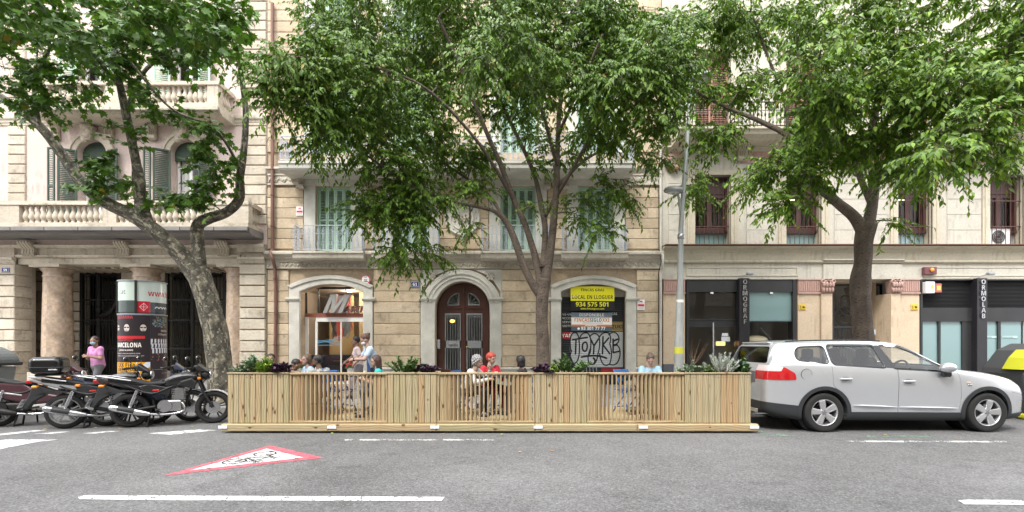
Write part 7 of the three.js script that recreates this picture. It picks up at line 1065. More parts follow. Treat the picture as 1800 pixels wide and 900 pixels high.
  seg(0.97, 2.1, Y(665), Y(557), R0 + 0.006, (x, w, h) => { x.fillStyle = '#2a1c26'; x.fillRect(0, 0, w, h); const r = rng(12); for (let i = 0; i < 160; i++) { x.fillStyle = ['#3f86b0', '#d8c23a', '#2f6a8f', '#7fb0c4', '#b59d2a'][floor(r() * 5)]; x.fillRect(w * 0.05 + r() * w * 0.8, r() * h * 0.17, 14 + 30 * r(), 7); } x.fillStyle = '#f0eee8'; x.font = '54px serif'; x.textAlign = 'right'; x.fillText('Escolania', w * 0.92, h * 0.24); x.fillText('i l\'Orquestra', w * 0.92, h * 0.3); for (let j = 0; j < 3; j++) for (let i = 0; i < 7; i++) { const cx = 20 + i * w / 7 + j * 14, cy = h * (0.36 + j * 0.07); x.fillStyle = '#d9dbe2'; x.fillRect(cx - 19, cy, 38, h * 0.09); x.fillStyle = '#7d5d4b'; x.beginPath(); x.arc(cx, cy - 6, 15, 0, 7); x.fill(); } for (let i = 0; i < 40; i++) { x.fillStyle = ['#5a1a1c', '#86402f', '#1b1214', '#a8867a'][floor(r() * 4)]; x.beginPath(); x.arc(r() * w, h * (0.6 + 0.13 * r()), 9 + 9 * r(), 0, 7); x.fill(); } x.fillStyle = '#efe9e4'; x.font = 'bold 30px sans-serif'; x.fillText('28 de juny a les 19', w * 0.92, h * 0.83); x.fillRect(w * 0.06, h * 0.85, w * 0.86, 3); x.font = '20px serif'; x.fillText('Basílica de Santa Maria', w * 0.92, h * 0.92); }, 512, 'poster', 'dark choir and orchestra concert poster');
  const ring = (y) => mesh('ring', [cyl(R0 + 0.02, R0 + 0.02, 0.035, 40).translate(0, y, 0)], M.greyPaint, g); ring(Y(554)); ring(Y(497)); 
  mesh('top_core', cyl(R0 - 0.06, R0 - 0.06, Y(496) - Y(553), 36).translate(0, (Y(496) + Y(553)) / 2, 0), std(C(0.16, 0.2, 0.19), 0.4), g); mesh('roof', lathe([[0, 0.03], [R0 * 0.7, 0.025], [R0, 0.0], [0, 0]], 36).translate(0, Y(496), 0), M.greyPaint, g);
  seg(-0.75, 0.34, Y(551), Y(498), R0, (x, w, h) => { x.fillStyle = '#c5d3ca'; x.fillRect(0, 0, w, h); x.fillStyle = '#4a5553'; x.fillRect(0, h * 0.62, w, h); x.fillStyle = '#151515'; x.font = '110px sans-serif'; x.textAlign = 'right'; x.fillText('.cat', w * 0.6, h * 0.42); }, 384, 'header_panel', 'pale header panel reading .cat', 0.2);
  seg(0.42, 2.1, Y(551), Y(498), R0, (x, w, h) => { x.fillStyle = '#ced9d4'; x.fillRect(0, 0, w, h); x.fillStyle = '#454b50'; x.fillRect(0, h * 0.66, w, h); x.fillStyle = '#c32536'; x.fillRect(0, h * 0.64, w * 0.32, h * 0.36); x.strokeStyle = '#f0dede'; x.lineWidth = 5; x.beginPath(); x.moveTo(w * 0.16, h * 0.7); x.lineTo(w * 0.26, h * 0.82); x.lineTo(w * 0.16, h * 0.94); x.lineTo(w * 0.06, h * 0.82); x.closePath(); x.stroke(); x.beginPath(); x.moveTo(w * 0.16, h * 0.7); x.lineTo(w * 0.16, h * 0.94); x.moveTo(w * 0.06, h * 0.82); x.lineTo(w * 0.26, h * 0.82); x.stroke(); x.fillStyle = '#bf2234'; x.font = 'bold 120px sans-serif'; x.fillText('www.b', w * 0.26, h * 0.46, w * 0.7); x.strokeStyle = '#e6eaec'; x.lineWidth = 14; for (let i = 0; i < 4; i++) { x.beginPath(); x.arc(w * (0.5 + i * 0.12), h * 0.86, 26, PI, 2 * PI); x.stroke(); } }, 512, 'header_panel', 'pale header panel with red www. lettering', 0.2);
  mesh('mullion', [-0.8, 0.38, 2.15].map((a) => box(0.05, Y(497) - Y(552), 0.04, 0, 0, 0).rotateY(a).translate((R0 + 0.01) * sin(a), (Y(497) + Y(552)) / 2, (R0 + 0.01) * cos(a))), M.darkIron, g);
}
{                                                                   // dome-lidded grey container, cut by the left edge
  const g = thing('waste_container', 'grey dome-lidded waste container at the left edge', 'container', [-10.62, 0, -9.2]);
  mesh('body', poly([[-0.62, 0.12], [0.50, 0.12], [0.66, 1.05], [-0.74, 1.05]], 1.1, 0.05).translate(0, 0, -0.55), std(C(0.17, 0.18, 0.175), 0.55), g);
  const dome = Array.from({ length: 19 }, (_, i) => { const a = i / 18 * PI; return [0.72 * cos(a) - 0.03, 1.12 + 0.36 * sin(a)]; }); mesh('lid', poly([[-0.75, 1.1], [0.69, 1.1], ...dome.slice(1, -1)], 1.16, 0.04).translate(0, 0, -0.58), std(C(0.12, 0.13, 0.13), 0.5), g); mesh('lid_rim', rbox(1.52, 0.07, 1.2, 0.03, -0.03, 1.1, 0), M.plastic, g);
  for (const z of [-0.45, 0.45]) for (const x of [-0.45, 0.35]) mesh('wheel', cyl(0.1, 0.1, 0.06, 18).rotateX(PI / 2), M.rubber, g, [x, 0.1, z]); mesh('hinge', cyl(0.07, 0.07, 0.2, 14).rotateX(PI / 2), M.plastic, g, [0.68, 0.98, 0.5]);
}
{                                                                   // recycling container with yellow lids
  const g = thing('recycling_container', 'black recycling container with bright yellow lids before the car', 'container', [11.05, 0, -9.9]), dark = std(C(0.05, 0.053, 0.057), 0.5, { bumpMap: T.scratch, bumpScale: 0.001 }), yel = std(C(0.56, 0.56, 0.03), 0.35);
  mesh('body', poly([[-0.98, 0.14], [0.98, 0.14], [1.06, 1.0], [0.95, 1.24], [0.6, 1.5], [-0.42, 1.5], [-0.72, 1.36], [-1.0, 1.0], [-1.05, 0.9]], 0.9, 0.05, [], 3).translate(0, 0, -0.45), dark, g);
  const lid = (pts, z0, z1) => mesh('lid', poly(pts, z1 - z0, 0.03, [], 3).translate(0, 0, z0), yel, g);
  lid([[-1.09, 0.99], [-0.9, 1.02], [-0.72, 1.2], [-0.68, 1.38], [-0.8, 1.38], [-0.96, 1.22]], 0.05, 0.49); lid([[-0.3, 1.50], [-0.24, 1.36], [0.1, 1.10], [0.6, 1.2], [0.62, 1.53], [0.1, 1.58]], 0.0, 0.5);
  mesh('side_bracket', [rbox(0.17, 0.62, 0.03, 0.06, -0.1, 0.62, 0.46), cyl(0.05, 0.05, 0.05, 16).rotateX(PI / 2).translate(-0.1, 0.84, 0.48), cyl(0.03, 0.03, 0.05, 12).rotateX(PI / 2).translate(-0.14, 0.6, 0.48)], M.alu, g);
  mesh('foot', [rbox(0.5, 0.12, 0.3, 0.05, -0.75, 0.07, 0.4), rbox(0.5, 0.12, 0.3, 0.05, 0.75, 0.07, 0.4), rbox(0.5, 0.12, 0.3, 0.05, -0.75, 0.07, -0.35), rbox(0.5, 0.12, 0.3, 0.05, 0.75, 0.07, -0.35)], yel, g); mesh('seam', rbox(1.9, 0.02, 0.93, 0.008, 0, 0.98, 0), M.black, g);
}
// ---------------------------------------------------------------- motorcycles
function motorcycle(label, px, d, turn, o) {
  const g = thing('motorcycle', label, 'motorcycle', [gx(px, d), 0, -d], turn, 'motorcycles parked side by side'), paint = new THREE.MeshPhysicalMaterial({ color: C(...o.paint), roughness: 0.3, clearcoat: 0.8, clearcoatRoughness: 0.1 }), tail = o.tail ? new THREE.MeshPhysicalMaterial({ color: C(...o.tail), roughness: 0.3, clearcoat: 0.6, metalness: 0.2 }) : paint, seatM = std(C(0.014, 0.014, 0.015), 0.75, { bumpMap: T.scratch, bumpScale: 0.001 });
  const lean = new THREE.Group(); lean.name = 'machine'; g.rotation.x = 0; const P = g;
  const WB = 1.30, r = 0.305, both = (f) => [f(1), f(-1)];
  const tyre = lathe([[r - 0.075, -0.045], [r - 0.04, -0.055], [r - 0.012, -0.042], [r, -0.012], [r, 0.012], [r - 0.012, 0.042], [r - 0.04, 0.055], [r - 0.075, 0.045]], 40).rotateX(PI / 2), rim = lathe([[r - 0.1, -0.03], [r - 0.07, -0.045], [r - 0.068, 0.045], [r - 0.1, 0.03], [r - 0.1, -0.03]], 36).rotateX(PI / 2);
  const spoke = []; for (let k = 0; k < 5; k++) { const a = k * 2 * PI / 5 + 0.3; for (const s of [-1, 1]) spoke.push(bar([0.04 * cos(a), 0.04 * sin(a), 0], [(r - 0.095) * cos(a + s * 0.16), (r - 0.095) * sin(a + s * 0.16), 0], 0.022, 0.022)); } spoke.push(cyl(0.055, 0.055, 0.09, 16).rotateX(PI / 2));
  for (const x of [0, WB]) { const w = mesh('wheel', spoke, o.rim ?? M.greyPaint, P, [x, r, 0]); mesh('tyre', tyre, M.rubber, w); mesh('rim', rim, o.rim ?? M.greyPaint, w); mesh('brake_disc', cyl(x ? 0.12 : 0.085, x ? 0.12 : 0.085, 0.006, 24).rotateX(PI / 2), M.steel, w, [0, 0, x ? 0.06 : -0.06]); }
  mesh('fork', both((s) => tube([[WB, r, s * 0.085], [WB - 0.16, 0.62, s * 0.085], [WB - 0.29, 0.98, s * 0.085]], [0.026, 0.022, 0.019], 8)).concat(both((s) => rbox(0.05, 0.1, 0.03, 0.01, WB - 0.03, r + 0.06, s * 0.09))), M.darkIron, P);
  mesh('front_fender', (() => { const a = []; for (let i = 0; i <= 10; i++) { const t = lerp(0.25, 2.5, i / 10); a.push([WB + (r + 0.03) * cos(t), r + (r + 0.03) * sin(t)]); } for (let i = 10; i >= 0; i--) { const t = lerp(0.25, 2.5, i / 10); a.push([WB + (r + 0.015) * cos(t), r + (r + 0.015) * sin(t)]); } return poly(a, 0.13, 0.01, [], 1).translate(0, 0, -0.065); })(), o.fender ? std(C(...o.fender), 0.3) : paint, P);
  mesh('frame', [...both((s) => tube([[WB - 0.33, 0.86, s * 0.03], [0.62, 0.7, s * 0.12], [0.36, 0.6, s * 0.12], [-0.05, 0.76, s * 0.09]], 0.02, 7, { smooth: 3 })), tube([[WB - 0.3, 0.86, 0], [WB - 0.42, 0.5, 0], [0.82, 0.3, 0], [0.4, 0.28, 0], [0.34, 0.5, 0]], 0.022, 7, { smooth: 3 }), ...both((s) => tube([[0, r, s * 0.09], [0.4, 0.36, s * 0.08]], 0.024, 7))], M.darkIron, P);
  mesh('shock', both((s) => tube([[0.02, r + 0.03, s * 0.12], [0.14, 0.66, s * 0.12]], 0.03, 9)).concat(both((s) => lathe([[0.034, 0], [0.038, 0.01], [0.03, 0.02], [0.038, 0.04], [0.03, 0.05], [0.038, 0.07], [0.03, 0.08], [0.038, 0.1], [0.03, 0.11], [0.038, 0.13], [0.034, 0.15]], 10).rotateZ(-0.33).translate(0.06, r + 0.12, s * 0.12))), M.steel, P);
  if (o.scooter) {
    mesh('body_panel', [poly([[-0.28, 0.74], [0.1, 0.50], [0.5, 0.38], [0.95, 0.42], [1.0, 0.52], [0.62, 0.62], [0.42, 0.78], [-0.05, 0.82], [-0.32, 0.84]], 0.26, 0.05, [], 3).translate(0, 0, -0.13)], paint, P); mesh('leg_shield', [poly([[0.84, 0.34], [1.0, 0.4], [1.07, 0.9], [0.99, 0.98], [0.92, 0.6]], 0.38, 0.05, [], 3).translate(0, 0, -0.19)], paint, P); mesh('side_stripe', poly([[-0.2, 0.66], [0.4, 0.55], [0.4, 0.575], [-0.2, 0.69]], 0.27, 0.004, [], 1).translate(0, 0, -0.135), M.alu, P);
    mesh('engine', [rbox(0.5, 0.2, 0.24, 0.06, 0.2, 0.34, 0), ...both((s) => cyl(0.1, 0.1, 0.05, 18).rotateX(PI / 2).translate(0.1, 0.34, s * 0.13))], M.darkIron, P);
  } else {
    const tk = []; for (let i = 0; i <= 16; i++) { const a = i / 16 * 2 * PI; tk.push([0.80 + 0.27 * cos(a) * (1 + 0.12 * sin(a)), 0.84 + 0.125 * sin(a) + 0.05 * cos(a)]); } mesh('tank', [poly(tk, 0.29, 0.085, [], 5).translate(0, 0, -0.145)], paint, P); mesh('tank_cap', cyl(0.045, 0.045, 0.02, 18), M.chrome, P, [0.84, 0.985, 0]);
    mesh('side_panel', [poly([[0.24, 0.60], [0.62, 0.56], [0.66, 0.70], [0.3, 0.78], [0.16, 0.74]], 0.25, 0.02, [], 2).translate(0, 0, -0.125)], paint, P); mesh('tank_shroud', [poly([[0.74, 0.74], [1.02, 0.66], [1.06, 0.80], [0.98, 0.88], [0.8, 0.82]], 0.33, 0.03, [], 2).translate(0, 0, -0.165)], paint, P);
    mesh('engine', [rbox(0.36, 0.22, 0.26, 0.05, 0.64, 0.37, 0), ...both((s) => cyl(0.11, 0.1, 0.05, 20).rotateX(PI / 2).translate(0.56, 0.37, s * 0.14)), rbox(0.16, 0.24, 0.16, 0.02, 0.76, 0.58, 0), ...Array.from({ length: 6 }, (_, i) => box(0.22, 0.012, 0.21, 0.76, 0.49 + i * 0.035, 0))], o.engine ?? M.steel, P); mesh('side_decal', rbox(0.1, 0.03, 0.27, 0.005, 0.42, 0.66, 0), std(C(0.5, 0.02, 0.02), 0.4), P);
  }
  mesh('seat', [poly([[-0.3, 0.83], [0.2, 0.75], [0.5, 0.74], [0.6, 0.79], [0.5, 0.815], [0.3, 0.80], [0.1, 0.86], [-0.3, 0.905]], 0.25, 0.04, [], 3).translate(0, 0, -0.125)], seatM, P);
  mesh('tail_cowl', [poly([[-0.46, 0.85], [-0.1, 0.72], [0.26, 0.66], [0.3, 0.75], [-0.1, 0.81], [-0.46, 0.90]], 0.21, 0.03, [], 3).translate(0, 0, -0.105)], tail, P); mesh('grab_rail', tube([[0.05, 0.84, 0.13], [-0.36, 0.92, 0.12], [-0.5, 0.93, 0.0], [-0.36, 0.92, -0.12], [0.05, 0.84, -0.13]], 0.013, 7, { smooth: 5 }), M.alu, P);
  mesh('tail_light', rbox(0.09, 0.06, 0.16, 0.02, -0.47, 0.84, 0), std(C(0.45, 0.01, 0.01), 0.2), P); for (const s of [1, -1]) { mesh('indicator', [rbox(0.08, 0.045, 0.05, 0.02, -0.36, 0.76, s * 0.17), rod([-0.34, 0.77, s * 0.08], [-0.36, 0.76, s * 0.15], 0.01)], std(C(0.75, 0.25, 0.02), 0.3), P); mesh('indicator', rbox(0.06, 0.045, 0.06, 0.02, WB - 0.2, 0.86, s * 0.17), std(C(0.75, 0.25, 0.02), 0.3), P); }
  mesh('rear_fender', [poly([[-0.42, 0.8], [-0.14, 0.68], [0.18, 0.66], [0.0, 0.7], [-0.22, 0.64], [-0.42, 0.50], [-0.5, 0.38], [-0.56, 0.40], [-0.48, 0.6]], 0.15, 0.01, [], 1).translate(0, 0, -0.075)], M.plastic, P);
  { const t = canvasTex(128, 96, (c, w, h) => { c.fillStyle = '#e8e8ea'; c.fillRect(0, 0, w, h); c.fillStyle = '#2749a0'; c.fillRect(0, 0, 20, h); c.fillStyle = '#1a1a1a'; c.font = 'bold 36px sans-serif'; c.fillText(o.plate[0], 34, 42); c.fillText(o.plate[1], 38, 82); }); const pl = mesh('number_plate', new THREE.PlaneGeometry(0.22, 0.16), std(0xffffff, 0.4, { map: t, side: THREE.DoubleSide }), P, [-0.585, 0.47, 0]); pl.rotation.set(0, -PI / 2, 0); pl.rotateX(-0.45); }
  mesh('exhaust', [tube([[0.82, 0.42, 0.1], [0.86, 0.28, 0.13], [0.6, 0.22, 0.15], [0.3, 0.24, 0.16]], 0.022, 8, { smooth: 4 })], M.steel, P); mesh('silencer', tube([[0.34, 0.24, 0.165], [0.2, 0.27, 0.17], [-0.18, 0.375, 0.175], [-0.24, 0.39, 0.175]], [0.035, 0.058, 0.062, 0.045], 14), o.silencer ?? M.steel, P);
  mesh('heat_shield', tube([[0.12, 0.30, 0.185], [-0.12, 0.365, 0.19]], 0.052, 10), M.plastic, P);
  mesh('handlebar', [tube([[WB - 0.36, 1.05, 0.36], [WB - 0.28, 1.06, 0.18], [WB - 0.28, 1.0, 0.05], [WB - 0.28, 1.0, -0.05], [WB - 0.28, 1.06, -0.18], [WB - 0.36, 1.05, -0.36]], 0.013, 7, { smooth: 4 }), ...both((s) => tube([[WB - 0.32, 1.055, s * 0.24], [WB - 0.37, 1.05, s * 0.38]], 0.02, 8)), ...both((s) => rod([WB - 0.27, 1.05, s * 0.22], [WB - 0.30, 1.05, s * 0.36], 0.007, 5))], M.black, P);
  for (const s of [1, -1]) { mesh('mirror', ball(0.03, 0.045, 0.075, WB - 0.33, 1.23, s * 0.37, 8).rotateY(0), M.black, P); mesh('mirror_glass', ball(0.012, 0.038, 0.066, WB - 0.352, 1.23, s * 0.37, 8), M.chrome, P); mesh('mirror_stalk', tube([[WB - 0.3, 1.06, s * 0.22], [WB - 0.28, 1.15, s * 0.3], [WB - 0.32, 1.21, s * 0.36]], 0.007, 5), M.black, P); }
  mesh('headlight', [ball(0.09, 0.095, 0.1, WB - 0.12, 0.92, 0, 12)], o.scooter ? paint : M.black, P); mesh('headlight_lens', ball(0.03, 0.08, 0.09, WB - 0.045, 0.92, 0, 10), M.chrome, P); mesh('fly_screen', poly([[WB - 0.26, 1.0], [WB - 0.12, 0.98], [WB - 0.06, 0.98], [WB - 0.24, 1.13]], 0.22, 0.02, [], 2).translate(0, 0, -0.11), paint, P); mesh('dash', rbox(0.1, 0.07, 0.18, 0.02, WB - 0.26, 1.06, 0), M.plastic, P);
  mesh('foot_peg', [rbox(0.04, 0.03, 0.5, 0.01, 0.46, 0.31, 0)], M.black, P); mesh('side_stand', [tube([[0.5, 0.28, -0.1], [0.44, 0.02, -0.26]], 0.014, 7), ...both((s) => tube([[0.34, 0.26, s * 0.09], [0.28, 0.01, s * 0.14]], 0.015, 7)), rod([0.28, 0.02, -0.14], [0.28, 0.02, 0.14], 0.014)], M.black, P); mesh('chain_guard', poly([[0.0, 0.34], [0.42, 0.36], [0.44, 0.43], [0.02, 0.42]], 0.02, 0.005, [], 1).translate(0, 0, -0.12), M.black, P);
  mesh('cables', [tube([[WB - 0.3, 1.04, 0.1], [WB - 0.05, 0.95, 0.1], [WB - 0.18, 0.72, 0.06], [WB - 0.1, 0.5, 0.1]], 0.006, 5, { smooth: 5 }), tube([[WB - 0.3, 1.04, -0.1], [WB - 0.02, 1.0, -0.1], [WB - 0.2, 0.76, -0.05]], 0.006, 5, { smooth: 5 })], M.black, P);
  if (o.box) { mesh('top_box', rbox(0.46, 0.30, 0.44, 0.1, -0.22, 1.12, 0, 5), M.blackGloss, P); mesh('box_seam', rbox(0.468, 0.014, 0.448, 0.006, -0.22, 1.09, 0), M.plastic, P); mesh('box_label', rbox(0.12, 0.022, 0.45, 0.003, -0.1, 1.05, 0), M.alu, P); mesh('rack', [rbox(0.36, 0.03, 0.24, 0.01, -0.2, 0.955, 0)], M.black, P); }
  return g;
}
motorcycle('maroon step-through motorcycle cut by the left edge', -3, 8.75, 0.33, { paint: [0.06, 0.018, 0.026], scooter: true, plate: ['4127', 'FKD'], silencer: M.darkIron });
motorcycle('silver-tailed motorcycle carrying a black top box', 116, 8.55, 0.40, { paint: [0.015, 0.015, 0.017], tail: [0.34, 0.35, 0.37], box: true, plate: ['8603', 'GPX'] });
motorcycle('dark blue motorcycle squeezed between the top box one and the black one', 188, 8.82, 0.42, { paint: [0.03, 0.045, 0.085], scooter: true, plate: ['2950', 'HTL'] });
motorcycle('glossy black naked motorcycle next to the wooden terrace', 229, 8.68, 0.36, { paint: [0.008, 0.008, 0.009], plate: ['7316', 'JBM'], fender: [0.45, 0.46, 0.48], rim: M.black, silencer: M.chrome });
// ---------------------------------------------------------------- people
function surfaceNet(f, lo, hi, cell) {                              // smooth mesh of the zero set of f
  const nx = Math.ceil((hi.x - lo.x) / cell) + 1, ny = Math.ceil((hi.y - lo.y) / cell) + 1, nz = Math.ceil((hi.z - lo.z) / cell) + 1, F = new Float32Array(nx * ny * nz), I = new Int32Array(nx * ny * nz).fill(-1), at3 = (i, j, k) => (k * ny + j) * nx + i, pos = [], idx = [];
  for (let k = 0; k < nz; k++) for (let j = 0; j < ny; j++) for (let i = 0; i < nx; i++) F[at3(i, j, k)] = f(lo.x + i * cell, lo.y + j * cell, lo.z + k * cell);
  const E = [[0, 1], [2, 3], [4, 5], [6, 7], [0, 2], [1, 3], [4, 6], [5, 7], [0, 4], [1, 5], [2, 6], [3, 7]];
  for (let k = 0; k < nz - 1; k++) for (let j = 0; j < ny - 1; j++) for (let i = 0; i < nx - 1; i++) {
    const v = []; let m = 0; for (let c = 0; c < 8; c++) { v.push(F[at3(i + (c & 1), j + ((c >> 1) & 1), k + (c >> 2))]); if (v[c] < 0) m |= 1 << c; }
    if (m === 0 || m === 255) continue;
    let x = 0, y = 0, z = 0, n = 0; for (const [a, b] of E) if ((v[a] < 0) !== (v[b] < 0)) { const t = v[a] / (v[a] - v[b]); x += (a & 1) + t * ((b & 1) - (a & 1)); y += ((a >> 1) & 1) + t * (((b >> 1) & 1) - ((a >> 1) & 1)); z += (a >> 2) + t * ((b >> 2) - (a >> 2)); n++; }
    I[at3(i, j, k)] = pos.length / 3; pos.push(lo.x + (i + x / n) * cell, lo.y + (j + y / n) * cell, lo.z + (k + z / n) * cell);
  }
  for (let k = 1; k < nz - 1; k++) for (let j = 1; j < ny - 1; j++) for (let i = 1; i < nx - 1; i++) {
    const a = F[at3(i, j, k)] < 0, quad = (b, p, q, r, s) => { if (a === b) return; const w = [p, q, r, s].map((e) => I[e]); if (w.some((e) => e < 0)) return; a ? idx.push(w[0], w[1], w[2], w[0], w[2], w[3]) : idx.push(w[0], w[2], w[1], w[0], w[3], w[2]); };
    quad(F[at3(i + 1, j, k)] < 0, at3(i, j - 1, k - 1), at3(i, j, k - 1), at3(i, j, k), at3(i, j - 1, k)); quad(F[at3(i, j + 1, k)] < 0, at3(i - 1, j, k - 1), at3(i - 1, j, k), at3(i, j, k), at3(i, j, k - 1)); quad(F[at3(i, j, k + 1)] < 0, at3(i - 1, j - 1, k), at3(i, j - 1, k), at3(i, j, k), at3(i - 1, j, k));
  }
  const g = new THREE.BufferGeometry(); g.setAttribute('position', new THREE.Float32BufferAttribute(pos, 3)); g.setIndex(idx);
  const nor = new Float32Array(pos.length), e = cell * 0.5; for (let i = 0; i < pos.length; i += 3) { const [x, y, z] = [pos[i], pos[i + 1], pos[i + 2]], dx = f(x + e, y, z) - f(x - e, y, z), dy = f(x, y + e, z) - f(x, y - e, z), dz = f(x, y, z + e) - f(x, y, z - e), l = hypot(dx, dy, dz) || 1; nor[i] = dx / l; nor[i + 1] = dy / l; nor[i + 2] = dz / l; }
  g.setAttribute('normal', new THREE.BufferAttribute(nor, 3)); return g;
}
const cap = (a, b, ra, rb) => { const dx = b[0] - a[0], dy = b[1] - a[1], dz = b[2] - a[2], L = dx * dx + dy * dy + dz * dz || 1e-9; return Object.assign((x, y, z) => { const px = x - a[0], py = y - a[1], pz = z - a[2], t = clamp((px * dx + py * dy + pz * dz) / L, 0, 1); return hypot(px - t * dx, py - t * dy, pz - t * dz) - (ra + (rb - ra) * t); }, { box: [a, b, max(ra, rb)] }); };
const ell = (c, r) => Object.assign((x, y, z) => { const X = (x - c[0]) / r[0], Y = (y - c[1]) / r[1], Z = (z - c[2]) / r[2], k0 = hypot(X, Y, Z), k1 = hypot(X / r[0], Y / r[1], Z / r[2]); return k0 < 1e-6 ? -min(...r) : k0 * (k0 - 1) / k1; }, { box: [c, c, max(...r)] });
const blend = (fs, k) => (x, y, z) => { let d = 1e9; for (const f of fs) { const e = f(x, y, z); if (e > d + k) continue; const h = clamp(0.5 + 0.5 * (d - e) / k, 0, 1); d = d > 1e8 ? e : lerp(d, e, h) - k * h * (1 - h); } return d; };
function solid(fs, k, cell, cut) { const lo = V(9, 9, 9), hi = V(-9, -9, -9); for (const f of fs) { const [a, b, r] = f.box; for (const p of [a, b]) { lo.min(V(p[0] - r, p[1] - r, p[2] - r)); hi.max(V(p[0] + r, p[1] + r, p[2] + r)); } } const m = cell * 2.5 + k * 0.3; lo.subScalar(m); hi.addScalar(m); const f = blend(fs, k); return surfaceNet(cut ? (x, y, z) => max(f(x, y, z), cut(x, y, z)) : f, lo, hi, cell); }
const paintG = (g, fn) => { const p = g.attributes.position, c = new Float32Array(p.count * 3); for (let i = 0; i < p.count; i++) c.set(typeof fn === 'function' ? fn(p.getX(i), p.getY(i), p.getZ(i)) : fn, i * 3); g.setAttribute('color', new THREE.BufferAttribute(c, 3)); return g; };
const handGeo = (side) => {                                         // fingers along -y, palm facing -z, thumb to side
  const f = [ell([0, -0.045, 0], [0.038, 0.05, 0.016]), cap([0, 0.0, 0], [0, -0.05, 0], 0.027, 0.03)];
  [[-0.028, 0.062, 0.0078], [-0.009, 0.072, 0.0085], [0.010, 0.068, 0.0083], [0.028, 0.054, 0.0072]].forEach(([x, L, r]) => { const a = [x, -0.08, 0], b = [x * 1.12, -0.08 - L * 0.5, -0.012], c = [x * 1.15, -0.08 - L * 0.86, -0.04]; f.push(cap(a, b, r * 1.12, r), cap(b, c, r, r * 0.85)); });
  f.push(cap([-side * 0.026, -0.02, -0.005], [-side * 0.052, -0.055, -0.02], 0.014, 0.011), cap([-side * 0.052, -0.055, -0.02], [-side * 0.055, -0.085, -0.032], 0.011, 0.009)); return solid(f, 0.008, 0.006);
};
const HANDS = [handGeo(1), handGeo(-1)];
const headGeo = (() => solid([ell([0, 0.02, -0.012], [0.077, 0.098, 0.098]), ell([0, -0.045, 0.03], [0.058, 0.072, 0.062]), cap([0, 0.005, 0.088], [0, -0.03, 0.104], 0.009, 0.014), cap([-0.04, 0.02, 0.072], [0.04, 0.02, 0.072], 0.018, 0.018), ell([0.078, -0.01, -0.01], [0.012, 0.032, 0.02]), ell([-0.078, -0.01, -0.01], [0.012, 0.032, 0.02]), ell([0, -0.1, 0.06], [0.026, 0.018, 0.022])], 0.022, 0.008))();
